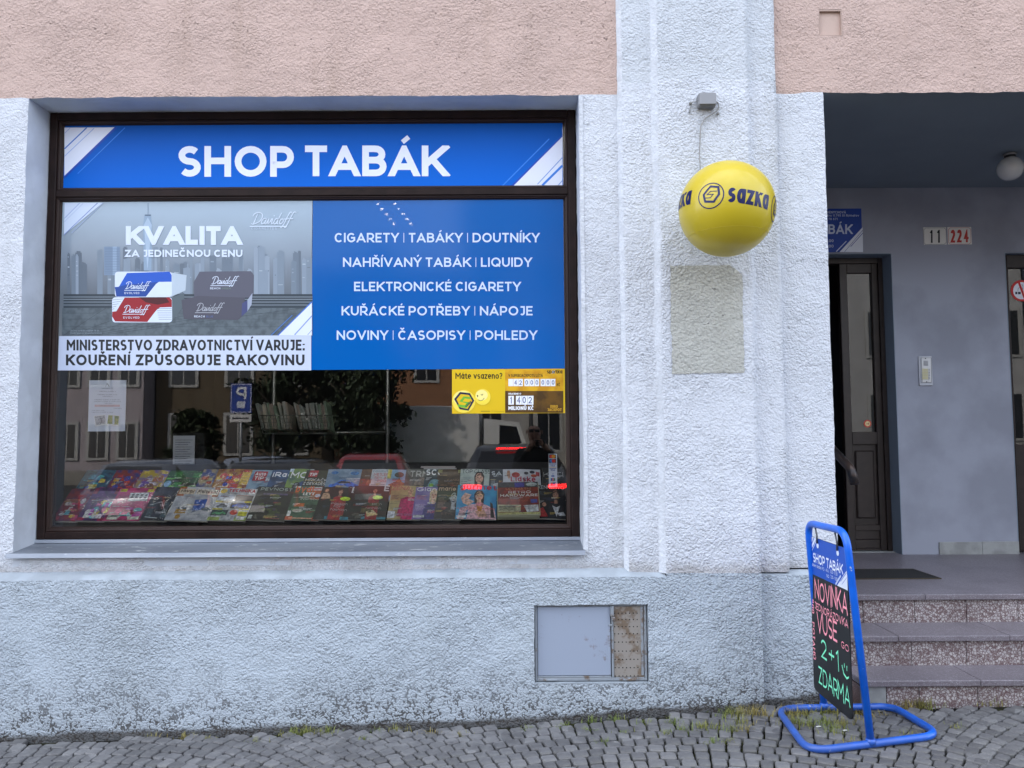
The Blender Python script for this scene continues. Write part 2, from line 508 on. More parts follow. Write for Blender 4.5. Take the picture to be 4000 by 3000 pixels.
def ribbon(pts, t, ext0=0.0, ext1=0.0):
    """Outline quads of a stroke of thickness t along pts, with mitred corners."""
    P = [Vector(p) for p in pts]
    P = [p for i, p in enumerate(P) if i == 0 or (p - P[i - 1]).length > 1e-6]
    if len(P) < 2: return []
    closed = (P[0] - P[-1]).length < 1e-5
    if closed: P = P[:-1]
    n = len(P)
    if not closed:
        P[0] = P[0] - (P[1] - P[0]).normalized() * ext0
        P[-1] = P[-1] + (P[-1] - P[-2]).normalized() * ext1
    L, Rr = [], []
    for i in range(n):
        a = P[(i - 1) % n] if (closed or i > 0) else None
        b = P[(i + 1) % n] if (closed or i < n - 1) else None
        d0 = (P[i] - a).normalized() if a is not None else None
        d1 = (b - P[i]).normalized() if b is not None else None
        if d0 is None: d0 = d1
        if d1 is None: d1 = d0
        nrm = Vector((-(d0.y + d1.y), d0.x + d1.x))
        if nrm.length < 1e-6: nrm = Vector((-d0.y, d0.x))
        nrm.normalize()
        k = max(.32, nrm.dot(Vector((-d0.y, d0.x))))
        L.append(P[i] + nrm * (t / 2 / k)); Rr.append(P[i] - nrm * (t / 2 / k))
    m_ = n if closed else n - 1
    return [[L[i], L[(i + 1) % n], Rr[(i + 1) % n], Rr[i]] for i in range(m_)]


def clip_y(poly, lo, hi):
    for sgn, lim in ((1, lo), (-1, -hi)):
        out = []
        for i, p in enumerate(poly):
            q = poly[(i + 1) % len(poly)]
            fp, fq = sgn * p.y - lim, sgn * q.y - lim
            if fp >= 0: out.append(p)
            if fp * fq < 0: out.append(p + (q - p) * (fp / (fp - fq)))
        poly = out
        if len(poly) < 3: return None
    return poly


def text_polys(s, cap=1.0, weight=.19, fit=None, track=.14, space=.34, hand=0.0):
    """Polygons (lists of 2D points, with a stroke number) of a line of lettering; baseline y = 0, starting at x = 0."""
    t = weight * cap
    fixed = var = 0.0
    cells = []
    for ch in s:
        if ch == ' ':
            cells.append((None, 0, None)); var += space * cap; continue
        base, mark = (ACC[ch][0], ACC[ch][1]) if ch in ACC else (ch, None)
        if base not in GLYPH: continue
        w, st = GLYPH[base]
        cells.append((st, w, mark, base)); fixed += t; var += max(0, w - weight) * cap if w else 0
        var += track * cap
    var -= track * cap
    ws = 1.0 if not fit else max(.2, (fit - fixed) / max(var, 1e-6))
    x = 0.0
    out = []
    k = 0
    rnd = random.Random(len(s) * 7 + ord(s[0]))
    for c in cells:
        if c[0] is None:
            x += space * cap * ws; continue
        st, w, mark, base = c
        gw = (max(0, w - weight) * cap * ws if w else 0)
        low = base.islower()
        jx, jy, js = (rnd.uniform(-.03, .03) * hand * cap, rnd.uniform(-.06, .06) * hand * cap, rnd.uniform(-.08, .08) * hand)
        strokes = [(q, True) for q in st]
        if mark:
            top = .80 if low else 1.06
            gm = 1.0
            if mark == '/': strokes.append(([(.42, top), (.70, top + .17)] if w else [(-.02, top), (.27, top + .17)], False))
            if mark == 'v': strokes.append(([(.22, top + .16), (.5, top + .01), (.78, top + .16)], False))
            if mark == 'o': strokes.append((oval(.5, top + .10, .14, .10, 12), False))
            if low and base == 'i': strokes = [strokes[0], strokes[-1]]
        for q, clip in strokes:
            pts = []
            thick = (t * .4 if base == '|' else t) if clip else t * .72
            for (ux, uy) in q:
                xx = x + t / 2 + ux * (gw if (w or clip) else cap * .5)
                yy = (t / 2 + uy * (cap - t)) if clip else uy * cap + thick * .3
                if hand:
                    xx += js * uy * cap * .5 + jx; yy += jy
                pts.append((xx, yy))
            y0, y1 = q[0][1], q[-1][1]
            e0 = e1 = 0.0
            if clip:
                e0 = t * .9 if (y0 in (0, 1) or (low and y0 == .72)) and abs(q[0][1] - q[1][1]) > 1e-6 else (t / 2 if q[0][1] == q[1][1] else 0)
                e1 = t * .9 if (y1 in (0, 1) or (low and y1 == .72)) and abs(q[-1][1] - q[-2][1]) > 1e-6 else (t / 2 if q[-1][1] == q[-2][1] else 0)
            for poly in ribbon(pts, thick, e0, e1):
                if clip and not hand:
                    ymax = max(p[1] for p in q); ymin = min(p[1] for p in q)
                    poly = clip_y(poly, t / 2 + ymin * (cap - t) - t / 2, t / 2 + ymax * (cap - t) + t / 2)
                if poly: out.append((poly, k))
            k += 1
        x += t + gw + track * cap * ws
    return out, x - track * cap * ws


def art(name, f, nrm, items, parent=None, down=True, lift=.0006, step=.00012, local=False, fine=0.0):
    """Flat print: shapes, strokes and lettering laid on a surface f(u, v) with normal nrm, one mesh with a slot for each ink.
    down: v grows downwards (picture coordinates)."""
    V, F, MI, mats = [], [], [], []
    sg = -1.0 if down else 1.0
    lay = [0]
    def add(poly, mt, extra=0.0):
        if fine and len(poly) == 4:                    # curved surface: cut long quads into short ones
            q = [Vector(p) for p in poly]
            n_ = math.ceil(max((q[1] - q[0]).length, (q[2] - q[3]).length) / fine)
            k_ = math.ceil(max((q[3] - q[0]).length, (q[2] - q[1]).length) / fine)
            if n_ * k_ > 1:
                def bl(i, j):
                    return (q[0] * (1 - i / n_) + q[1] * (i / n_)) * (1 - j / k_) + (q[3] * (1 - i / n_) + q[2] * (i / n_)) * (j / k_)
                for i in range(n_):
                    for j in range(k_): put([bl(i, j), bl(i + 1, j), bl(i + 1, j + 1), bl(i, j + 1)], mt, extra)
                return
        put(poly, mt, extra)
    def put(poly, mt, extra=0.0):
        if mt not in mats: mats.append(mt)
        h = lift + lay[0] * step + extra
        i0 = len(V)
        for p in poly:
            q = Vector(f(p[0], p[1]))
            nn = nrm(p[0], p[1]) if callable(nrm) else nrm
            V.append(q + nn * h)
        F.append(tuple(range(i0, i0 + len(poly)))); MI.append(mats.index(mt))
    for it in items:
        k = it[0]
        lay[0] += 1
        if k == 'r':
            _, x0, y0, x1, y1, mt = it
            add([(x0, y0), (x1, y0), (x1, y1), (x0, y1)], mt)
        elif k == 'p': add(it[1], it[2])
        elif k == 'e':
            _, cx, cy, rx, ry, mt = it
            add([(cx + rx * math.cos(2 * math.pi * i / 22), cy + ry * math.sin(2 * math.pi * i / 22)) for i in range(22)], mt)
        elif k == 's':
            for j, q in enumerate(ribbon(it[1], it[2])): add(q, it[3], .00001 * (j % 2))
        elif k == 't':
            _, s, x0, yb, x1, cap, wgt, mt = it[:8]
            kw = it[8] if len(it) > 8 else {}
            polys, w = text_polys(s, cap, wgt, (x1 - x0) if x1 else None, **kw)
            mk = -1
            for poly, ki in polys:
                add([(x0 + p.x, yb + sg * p.y) for p in poly], mt, .00003 * (ki % 7))
            lay[0] += 1
        elif k == 'rot':                       # lettering on a slant: text, origin, angle, cap, weight, ink
            _, s, ox, oy, ang, cap, wgt, mt = it[:8]
            kw = it[8] if len(it) > 8 else {}
            polys, w = text_polys(s, cap, wgt, **kw)
            ca, sa = math.cos(ang), math.sin(ang)
            for poly, ki in polys:
                add([(ox + p.x * ca - p.y * sa, oy + sg * (p.x * sa + p.y * ca)) for p in poly], mt, .00003 * (ki % 7))
            lay[0] += 1
    me = bpy.data.meshes.new(name)
    me.from_pydata([tuple(v) for v in V], [], F)
    for mt in mats: me.materials.append(mt)
    me.polygons.foreach_set('material_index', MI)
    me.update()
    o = bpy.data.objects.new(name, me)
    col.objects.link(o)
    if parent:
        o.parent = parent
        if not local:
            t = Vector((0, 0, 0)); p = parent
            while p:
                t += p.location; p = p.parent
            o.location = -t
    return o


def crop(ox, oy, s, Y):
    """Map of an enlarged crop of the photograph onto the upright plane y = Y."""
    return lambda u, v: at(ox + u / s, oy + v / s, Y)


FRONT = Vector((0, -1, 0))
# hand-drawn cursive word, in units of its capital's height
SCRIPT = [[(.25, .95), (.1, .05)], [(-.1, .72), (-.02, .95), (.3, 1.08), (.62, .92), (.68, .55), (.5, .2), (.1, .0), (-.08, .06)],
          [(1.05, .5), (.85, .52), (.72, .25), (.78, .03), (.95, .12), (1.08, .48), (1.02, .08), (1.14, .06), (1.25, .45), (1.28, .05), (1.42, .2), (1.5, .5)],
          [(1.5, .5), (1.58, .45), (1.56, .08), (1.66, .06), (1.78, .3)], [(2.02, .48), (1.85, .5), (1.74, .25), (1.8, .03), (1.95, .12), (2.2, 1.05)], [(2.05, .5), (2.02, .08), (2.14, .05)],
          [(2.4, .48), (2.26, .42), (2.2, .15), (2.32, .03), (2.48, .2), (2.46, .42), (2.36, .48)],
          [(3.05, 1.05), (2.9, 1.1), (2.78, .8), (2.62, .1), (2.5, -.28), (2.38, -.3)], [(3.4, 1.05), (3.22, 1.12), (3.08, .8), (2.92, .1), (2.8, -.28), (2.68, -.3)],
          [(2.5, .46), (3.25, .5)], [(-.15, -.22), (2.9, -.22)], [(1.62, .72), (1.66, .8)]]


def script(x0, yb, cap, w, mt, sx=1.0, slant=.25, skip_line=False):
    st = SCRIPT[:]
    if skip_line: st = st[:-2] + st[-1:]
    def smooth(q):
        if len(q) < 3: return q
        o = []
        for i in range(len(q) - 1):
            p0, p1, p2, p3 = q[max(0, i - 1)], q[i], q[i + 1], q[min(len(q) - 1, i + 2)]
            for k in range(3):
                t = k / 3
                o.append(tuple(.5 * ((2 * p1[d]) + (-p0[d] + p2[d]) * t + (2 * p0[d] - 5 * p1[d] + 4 * p2[d] - p3[d]) * t * t + (-p0[d] + 3 * p1[d] - 3 * p2[d] + p3[d]) * t ** 3) for d in (0, 1)))
        return o + [q[-1]]
    return [('s', [(x0 + (x * sx + y * slant) * cap, yb - y * cap) for x, y in smooth(q)], w, mt) for q in st]


# ================================================================== THE SETTING: ground
def gmat_asphalt():
    s = Nodes('asphalt')
    s.color(s.mix(s.ramp(s.noise(1.2, 5), [(.35, 0.0), (.65, 1.0)]), (.05, .052, .055), (.075, .076, .078)))
    s.bump(s.noise(90, 4), .4, .004)
    return s.done(.9, .2)


def gmat_joint():
    s = Nodes('joint_soil')
    moss = s.ramp(s.noise(2.6, 5, .6), [(.44, 0.0), (.6, 1.0)])
    c = s.mix(moss, (.013, .012, .011), (.035, .038, .012))
    c = s.mix(s.ramp(s.noise(60, 3), [(.3, 1.0), (.6, 0.0)]), c, (.012, .011, .01))
    s.color(c); s.bump(s.noise(120, 4), .6, .006)
    return s.done(.95, .1)


def sheet(name, f, nu, nv, mt, parent=None, smooth=True):
    V = [f(i / nu, j / nv) for j in range(nv + 1) for i in range(nu + 1)]
    F = [(j * (nu + 1) + i, j * (nu + 1) + i + 1, (j + 1) * (nu + 1) + i + 1, (j + 1) * (nu + 1) + i) for j in range(nv) for i in range(nu)]
    return mesh(name, V, F, mt, parent, smooth)


def ground_sheet(name, x0, x1, y0, y1, nx, ny, dz, mt):
    return sheet(name, lambda a, b: (x0 + (x1 - x0) * a, y0 + (y1 - y0) * b, ground_z(x0 + (x1 - x0) * a, y0 + (y1 - y0) * b) + dz), nx, ny, mt)


M_ASPHALT = gmat_asphalt()
M_JOINT = gmat_joint()
g = ground_sheet('ground', -140, 140, -160, -7.0, 56, 40, -.06, M_ASPHALT); tag(g, kind='structure')
road = ground_sheet('road', -60, 60, -7.0, -2.6, 120, 10, -.05, M_ASPHALT); tag(road, kind='structure')
pave = ground_sheet('pavement', -9, 9, -2.6, .35, 180, 30, -.018, M_JOINT); tag(pave, kind='structure')
for x0, x1, nm in ((-60, -9, 'pavement_beyond_left'), (9, 60, 'pavement_beyond_right')):
    tag(ground_sheet(nm, x0, x1, -2.6, .35, 60, 6, -.01, M_ASPHALT), kind='structure')
kerb = extrude_profile('kerb', [(-2.72, -.3), (-2.6, -.3), (-2.6, .0), (-2.72, -.005)], 'x', -9, 9, mat('kerb_granite', '8d8f94', .8, var=.3, vscale=30), None)
kerb.location.z = .07; tag(kerb, kind='structure')

# ---- stone setts laid in arcs
def sett_mat():
    s = Nodes('sett_stone')
    oi = s.n('ObjectInfo')
    rnd = oi.outputs['Random']
    base = s.ramp(rnd, [(0, (.132, .130, .130)), (.5, (.168, .166, .166)), (1, (.218, .215, .213))])
    n = s.noise(16, 6, .6)
    c = s.mix(s.ramp(n, [(.36, 0.0), (.66, 1.0)]), s.mix(1.0, base, (.72, .72, .74), 'MULTIPLY'), base)
    c = s.mix(s.math('MULTIPLY', s.ramp(s.noise(170, 3), [(.62, 0.0), (.75, 1.0)]), .35), c, (.22, .22, .22))
    c = s.mix(s.math('MULTIPLY', s.ramp(s.noise(3.4, 4), [(.52, 0.0), (.68, 1.0)]), .35), c, (.085, .08, .045))
    s.color(c); s.bump(s.noise(75, 5, .6), .45, .006)
    return s.done(.62, .35)


def sett_mat_joined():
    s = Nodes('sett_stone_far')
    v = s.voronoi(9.0, out='Color')
    sep = s.n('SeparateColor'); s.l(v, sep.inputs['Color'])
    base = s.ramp(sep.outputs['Red'], [(0, (.132, .130, .130)), (.5, (.168, .166, .166)), (1, (.218, .215, .213))])
    c = s.mix(s.ramp(s.noise(16, 6, .6), [(.36, 0.0), (.66, 1.0)]), s.mix(1.0, base, (.72, .72, .74), 'MULTIPLY'), base)
    s.color(c); s.bump(s.noise(75, 5, .6), .45, .006)
    return s.done(.62, .35)


M_SETT = sett_mat()
srng = random.Random(11)
setts = []
HALF, RAD, ROW, STEP = 1.45, 1.95, .083, .069
th_max = math.asin(HALF / RAD)
for xc in (.55 - 4 * HALF, .55 - 2 * HALF, .55, .55 + 2 * HALF, .55 + 4 * HALF):
    for nrow in range(-46, 38):
        y0 = -3.0 + nrow * ROW
        off = (nrow % 2) * .5 + srng.uniform(-.12, .12)
        th = -th_max - STEP / RAD
        k = 0
        while th < th_max:
            dth = STEP / RAD * srng.uniform(.84, 1.2)
            if k == 0: dth *= off + .35
            k += 1
            a, b = th, min(th + dth, th_max + .01)
            th += dth
            if b - a < .012 or a < -th_max - .02: continue
            def pt(t_, n_):
                return (xc + RAD * math.sin(t_), y0 + n_ * ROW + RAD * math.cos(t_))
            def up(t_): return t_ + ROW * math.sin(t_) / RAD
            q = [pt(a, 0), pt(b, 0), pt(up(b), 1), pt(up(a), 1)]
            cx, cy = sum(p[0] for p in q) / 4, sum(p[1] for p in q) / 4
            if abs(cx) > 4.3 or cy < -2.5 or cy > -.055: continue
            if 1.345 > cx and cy > -.115: continue
            if cx > 1.345 and cx <= 1.82 and cy > -.08: continue
            if cx > 1.78 and cy > -.285: continue
            setts.append((cx, cy, q))


def sett_geo(q, cx, cy, z):
    rg = random.Random(int(cx * 7919 + cy * 104729))
    c = Vector((cx, cy))
    sh = [Vector(p) for p in q]
    pts = []
    for i in range(4):
        p, n_ = sh[i], sh[(i + 1) % 4]
        pv = sh[i - 1]
        pts.append(p + (pv - p) * rg.uniform(.08, .17)); pts.append(p + (n_ - p) * rg.uniform(.08, .17))
    pts = [c + (p - c) * rg.uniform(.855, .915) + Vector((rg.uniform(-.002, .002), rg.uniform(-.002, .002))) for p in pts]
    tx, ty = rg.uniform(-.05, .05), rg.uniform(-.05, .05)
    dz = rg.uniform(-.004, .004)
    V = [(p.x - cx, p.y - cy, -.03) for p in pts]
    V += [(p.x - cx, p.y - cy, .004 + dz + (p.x - cx) * tx + (p.y - cy) * ty) for p in pts]
    V += [((p.x - cx) * .90, (p.y - cy) * .90, .0095 + dz + (p.x - cx) * tx + (p.y - cy) * ty) for p in pts]
    F = []
    for r_ in (0, 8):
        F += [(r_ + i, r_ + (i + 1) % 8, r_ + 8 + (i + 1) % 8, r_ + 8 + i) for i in range(8)]
    F.append(tuple(range(16, 24)))
    return V, F


def px_of(p):
    d = Vector(p) - CAM
    z = d.dot(_fwd)
    return (2000 + FPX * d.dot(_r) / z, 1500 - FPX * d.dot(_u) / z, z)


vis, rest = [], []
for s_ in setts:
    x_, y_, z_ = px_of((s_[0], s_[1], ground_z(s_[0], s_[1])))
    (vis if (-30 < x_ < 4030 and 2700 < y_ < 3030) else rest).append((z_, s_))
vis.sort(key=lambda a: a[0])
near = [s_ for z_, s_ in vis[:300]]
rest = [s_ for z_, s_ in vis[300:]] + [s_ for z_, s_ in rest]
for cx, cy, q in near:
    V, F = sett_geo(q, cx, cy, 0)
    o = mesh('sett', V, F, M_SETT, pave, False, True)
    o.location = (cx, cy, ground_z(cx, cy))
V_, F_ = [], []
for cx, cy, q in rest:
    V, F = sett_geo(q, cx, cy, 0)
    b0 = len(V_); gz = ground_z(cx, cy)
    V_ += [(v[0] + cx, v[1] + cy, v[2] + gz) for v in V]
    F_ += [tuple(i + b0 for i in f) for f in F]
o = mesh('setts_further_along', V_, F_, sett_mat_joined(), pave, False, True); tag(o, kind='stuff')

# ================================================================== THE SHOP BUILDING
M_WHITE = plaster('white_roughcast', (.64, .668, .715), pit=.26, grain=76, dist=.0085, foot_stain=True)
M_PIL = plaster('pilaster_roughcast', (.64, .668, .715), pit=.28, grain=70, dist=.0095, upper=(3.64, (.57, .60, .635)), foot_stain=True)
M_PINK = plaster('pink_roughcast', (.585, .435, .375), pit=.45, pitscale=20, grain=66, dist=.0085, tone=.13)
M_PLINTH = plaster('plinth_roughcast', (.465, .525, .58), pit=.34, grain=72, dist=.013, dirt=True)
M_LEDGE = mat('plinth_ledge_cement', (.37, .415, .455), .85, var=.18, vscale=7, bump=.3, bscale=30)
M_REVEAL = mat('reveal_plaster', (.56, .60, .66), .8, var=.12, vscale=5, bump=.35, bscale=22)
M_SOFFIT = mat('soffit_plaster', (.74, .78, .78), .8, var=.1, vscale=4, bump=.2, bscale=22)


TOP = 3.587
def J(p, amp=.0028):
    p = Vector(p)
    if abs(p.z - TOP) < 1e-3 and p.y < .01:            # the hand-drawn paint line along the top of the ground floor
        p = p.copy(); return noise.noise_vector(p * 21.0) * amp + Vector((0, 0, noise.noise(p * 3.1) * .007 + noise.noise(p * 13.0) * .005))
    return noise.noise_vector(p * 21.0) * amp + noise.noise_vector(p * 5.0 + Vector((9, 3, 1))) * (amp * .9) + noise.noise_vector(p * 1.7 + Vector((2, 7, 5))) * (amp * 1.5)


def panel(name, x0, x1, z0, z1, y, mt, parent, cell=.022):
    nx, nz = max(1, round((x1 - x0) / cell)), max(1, round((z1 - z0) / cell))
    def f(a, b):
        p = Vector((x0 + (x1 - x0) * a, y, z0 + (z1 - z0) * b))
        return p + J(p)
    return sheet(name, f, nx, nz, mt, parent)


shop = tag(empty('shop_building', (0, 0, 0)), 'pink rendered corner shop building with white ground floor and grey plinth', 'building')
L, RGT, BOT, TOP = -2.765, .392, 1.03, 3.587          # the window opening
PX0, PX1 = 1.795, 5.3                                  # the porch opening
ZW0 = .90
panel('wall', -3.9, L, ZW0, TOP, 0, M_WHITE, shop)
panel('wall', L, RGT, ZW0, .998, 0, M_WHITE, shop)
panel('wall', RGT, .612, ZW0, TOP, 0, M_WHITE, shop)
panel('wall', 1.50, PX0, ZW0, TOP, 0, M_WHITE, shop)
panel('wall', -3.9, .612, TOP, 4.75, 0, M_PINK, shop)
SQ = (1.783, 1.918, 3.927, 4.083)                      # square recess in the pink wall
panel('wall', 1.50, 4.4, TOP, SQ[2], 0, M_PINK, shop)
panel('wall', 1.50, SQ[0], SQ[2], 4.75, 0, M_PINK, shop)
panel('wall', SQ[1], 4.4, SQ[2], 4.75, 0, M_PINK, shop)
panel('wall', SQ[0], SQ[1], SQ[3], 4.75, 0, M_PINK, shop)
# out of the picture: the rest of the front, coarser
panel('wall', -9, -3.9, ZW0, TOP, 0, M_WHITE, shop, .25)
panel('wall', PX1, 9, ZW0, TOP, 0, M_WHITE, shop, .25)
panel('wall', -9, -3.9, TOP, 4.75, 0, M_PINK, shop, .25)
panel('wall', 4.4, 9, TOP, 4.75, 0, M_PINK, shop, .25)
panel('wall', -9, .612, 4.75, 8.6, 0, M_PINK, shop, .3)
panel('wall', 1.50, 9, 4.75, 8.6, 0, M_PINK, shop, .3)
box('wall_core', -9, 9, 5.2, 9.5, -.5, 8.6, M_WHITE, shop)
box('side_wall', -9, -8.7, .02, 5.2, -.5, 8.6, M_PINK, shop)
box('side_wall', 8.7, 9, .02, 5.2, -.5, 8.6, M_PINK, shop)
box('upper_floor', -8.7, 8.7, .35, 5.2, 3.75, 8.55, M_PINK, shop)
extrude_profile('roof', [(-.5, 8.6), (9.9, 8.6), (4.7, 11.5)], 'x', -9.3, 9.3, mat('roof_tile_red', '7a4638', .8, var=.3), shop)

# square recess with a plain smooth plate
box('recess_plate', SQ[0] + .002, SQ[1] - .002, .016, .03, SQ[2] + .002, SQ[3] - .002, mat('pink_smooth', (.58, .43, .36), .8, var=.08, vscale=9, bump=.15, bscale=30), shop)
bm = bmesh.new()
for x0, x1, z0, z1 in ((SQ[0] - .001, SQ[0] + .006, SQ[2], SQ[3]), (SQ[1] - .006, SQ[1] + .001, SQ[2], SQ[3]), (SQ[0] + .006, SQ[1] - .006, SQ[3] - .009, SQ[3] + .001), (SQ[0] + .006, SQ[1] - .006, SQ[2] - .001, SQ[2] + .005)):
    bm_box(bm, x0, x1, -.001, .03, z0, z1)
from_bm('recess_edge', bm, mat('pink_edge', (.42, .31, .26), .9), shop)


def swept(name, prof, z0, z1, mt, parent, cell=.022, amp=.0028):
    pts = []
    for (a, b) in zip(prof, prof[1:]):
        n = max(1, round(math.dist(a, b) / cell))
        pts += [(a[0] + (b[0] - a[0]) * i / n, a[1] + (b[1] - a[1]) * i / n) for i in range(n)]
    pts.append(prof[-1])
    nz = max(1, round((z1 - z0) / cell))
    V = []
    for j in range(nz + 1):
        for p in pts:
            q = Vector((p[0], p[1], z0 + (z1 - z0) * j / nz))
            V.append(q + J(q, amp))
    n = len(pts)
    F = [(j * n + i, j * n + i + 1, (j + 1) * n + i + 1, (j + 1) * n + i) for j in range(nz) for i in range(n - 1)]
    return mesh(name, V, F, mt, parent, True)


PIL = [(.608, .006), (.636, -.032), (.800, -.034), (.832, -.072), (1.342, -.074), (1.350, -.036), (1.512, -.034), (1.520, .006)]
pil = swept('pilaster', PIL, .886, 4.75, M_PIL, shop)
pil.data.materials.append(mat('smooth_corner_plaster', (.635, .665, .71), .85, var=.12, vscale=9, bump=.7, bscale=60))
pil.data.polygons.foreach_set('material_index', [1 if p.normal.x < -.35 and (p.center.x < .645 or .79 < p.center.x < .84) else 0 for p in pil.data.polygons])
swept('corner_bead', [(RGT, .02), (RGT + .001, -.002), (RGT + .024, -.0035)], .99, TOP, MATS['smooth_corner_plaster'], shop)
swept('pilaster', PIL, 4.75, 8.6, M_PIL, shop, .3)
# the bare grey patch where a box was taken off the pilaster
bm = bmesh.new()
nx, nz = 20, 30
gv = [[None] * (nx + 1) for _ in range(nz + 1)]
for j in range(nz + 1):
    for i in range(nx + 1):
        q = Vector((.884 + .397 * i / nx, -.0765, 1.972 + .603 * j / nz))
        e = noise.noise_vector(q * 30) * (.007 if (i in (0, nx) or j in (0, nz)) else .002)
        cut = max(0.0, (i - (nx - 3)) + (j - (nz - 3)) - 3) * .5
        gv[j][i] = bm.verts.new(q + J(q) + Vector((e.x - cut * .02, 0, e.z - cut * .02)))
for j in range(nz):
    for i in range(nx):
        bm.faces.new((gv[j][i], gv[j][i + 1], gv[j + 1][i + 1], gv[j + 1][i]))
from_bm('bare_render_patch', bm, plaster('grey_roughcast', (.50, .50, .455), pit=.45, pitscale=14, grain=58, dist=.009, tone=.14), shop, True)

# plinth, with the niche of the meter cabinet
NI = (.111, .729, .306, .721)
PY = -.072
panel('plinth', -3.9, NI[0], -.12, .868, PY, M_PLINTH, shop)
panel('plinth', NI[0], NI[1], -.12, NI[2], PY, M_PLINTH, shop)
panel('plinth', NI[0], NI[1], NI[3], .868, PY, M_PLINTH, shop)
panel('plinth', NI[1], 1.345, -.12, .868, PY, M_PLINTH, shop)
swept('plinth', [(1.345, PY), (1.350, -.036), (1.79, -.036), (1.797, .02)], -.05, .868, M_PLINTH, shop)
panel('plinth', .83, 1.345, .868, .887, PY - .001, M_PLINTH, shop)
panel('plinth', -9, -3.9, -.3, .868, PY, M_PLINTH, shop, .25)
panel('plinth', PX1, 9, -.3, .868, PY, M_PLINTH, shop, .25)


def ledge(x0, x1, ya, yb, za, zb):
    n = max(2, round((x1 - x0) / .03))
    def f(a, b):
        p = Vector((x0 + (x1 - x0) * a, ya + (yb - ya) * b, za + (zb - za) * b))
        return p + J(p)
    return sheet('plinth_ledge', f, n, 4, M_LEDGE, shop)


ledge(-9, -3.9, PY, .004, .868, .906)
ledge(-3.9, .83, PY, .004, .868, .906)
ledge(1.345, 1.795, -.036, .004, .868, .892)
bm = bmesh.new()
for x0, x1, z0, z1 in ((NI[0] - .03, NI[0] + .001, NI[2] - .03, NI[3] + .03), (NI[1] - .001, NI[1] + .03, NI[2] - .03, NI[3] + .03), (NI[0] + .001, NI[1] - .001, NI[3] - .001, NI[3] + .03), (NI[0] + .001, NI[1] - .001, NI[2] - .03, NI[2] + .001)):
    bm_box(bm, x0, x1, PY + .004, .05, z0, z1)
from_bm('cabinet_niche', bm, M_LEDGE, shop)

# reveals of the shop window
WY = .2


def strip(name, p0, p1, q0, q1, mt, parent, cell=.022):
    p0, p1, q0, q1 = map(Vector, (p0, p1, q0, q1))
    nu = max(1, round((p1 - p0).length / cell)); nv = max(1, round((q0 - p0).length / cell))
    def f(a, b):
        q = (p0 + (p1 - p0) * a) * (1 - b) + (q0 + (q1 - q0) * a) * b
        return q + J(q)
    return sheet(name, f, nu, nv, mt, parent)


strip('window_reveal', (L, 0, .99), (L, 0, TOP), (L, WY + .03, .99), (L, WY + .03, TOP), M_REVEAL, shop)
strip('window_reveal', (RGT, 0, .99), (RGT, 0, TOP), (RGT, WY + .03, .99), (RGT, WY + .03, TOP), M_REVEAL, shop)
strip('window_soffit', (L, 0, TOP), (RGT, 0, TOP), (L, WY + .03, TOP), (RGT, WY + .03, TOP), M_SOFFIT, shop)
strip('wall_edge', (PX0, 0, -.1), (PX0, 0, TOP), (PX0, .1, -.1), (PX0, .1, TOP), M_WHITE, shop)

# ---- the shop window itself: building > shop_window > stiles, rails, beads, panes, sill
win = empty('shop_window', (0, 0, 0), shop)
M_WOOD = mat('dark_brown_gloss_wood', (.022, .012, .010), .55, spec=.18, var=.35, vscale=9, bump=.08, bscale=40)
M_BEAD = mat('dark_brown_bead', (.028, .016, .013), .45, spec=.25)
FX0, FX1, FZ0, FZ1 = -2.762, .388, 1.050, 3.586
GX0, GX1 = -2.683, .309
GZ = ((1.117, 3.046), (3.134, 3.510))
fw = .046
box('stile', FX0, FX0 + fw, WY, WY + .07, FZ0, FZ1, M_WOOD, win, .004)
box('stile', FX1 - fw, FX1, WY, WY + .07, FZ0, FZ1, M_WOOD, win, .004)
box('top_rail', FX0 + fw, FX1 - fw, WY + .001, WY + .07, FZ1 - fw, FZ1, M_WOOD, win, .004)
box('bottom_rail', FX0 + fw, FX1 - fw, WY + .001, WY + .07, FZ0, FZ0 + .043, M_WOOD, win, .004)
box('mullion', FX0 + fw, FX1 - fw, WY + .003, WY + .07, 3.070, 3.112, M_WOOD, win, .004)


def bead_profile(name, a, b, inward):
    """Moulded strip from a to b; inward = direction towards the pane, in the plane of the window."""
    a, b, n = Vector(a), Vector(b), Vector(inward)
    prof = [(0, .012), (.007, .010), (.010, .016), (.016, .018), (.019, .026), (.026, .036), (.030, .044), (.030, .06), (0, .06)]
    V, F = [], []
    k = len(prof)
    for p, e in ((a, (b - a).normalized()), (b, (a - b).normalized())):
        for u, d in prof:
            V.append(p + n * u + Vector((0, WY + d - p.y, 0)) + e * u)
    F = [(i, (i + 1) % k, k + (i + 1) % k, k + i) for i in range(k)] + [tuple(range(k)), tuple(range(k, 2 * k))]
    mesh(name, V, F, M_BEAD, win)


for (z0, z1), (oz0, oz1) in zip(GZ, ((FZ0 + .043, 3.070), (3.112, FZ1 - fw))):
    bx0, bx1 = FX0 + fw, FX1 - fw
    bead_profile('glazing_bead', (bx0, 0, oz1), (bx1, 0, oz1), (0, 0, -1))
    bead_profile('glazing_bead', (bx0, 0, oz0), (bx1, 0, oz0), (0, 0, 1))
    bead_profile('glazing_bead', (bx0, 0, oz0), (bx0, 0, oz1), (1, 0, 0))
    bead_profile('glazing_bead', (bx1, 0, oz0), (bx1, 0, oz1), (-1, 0, 0))


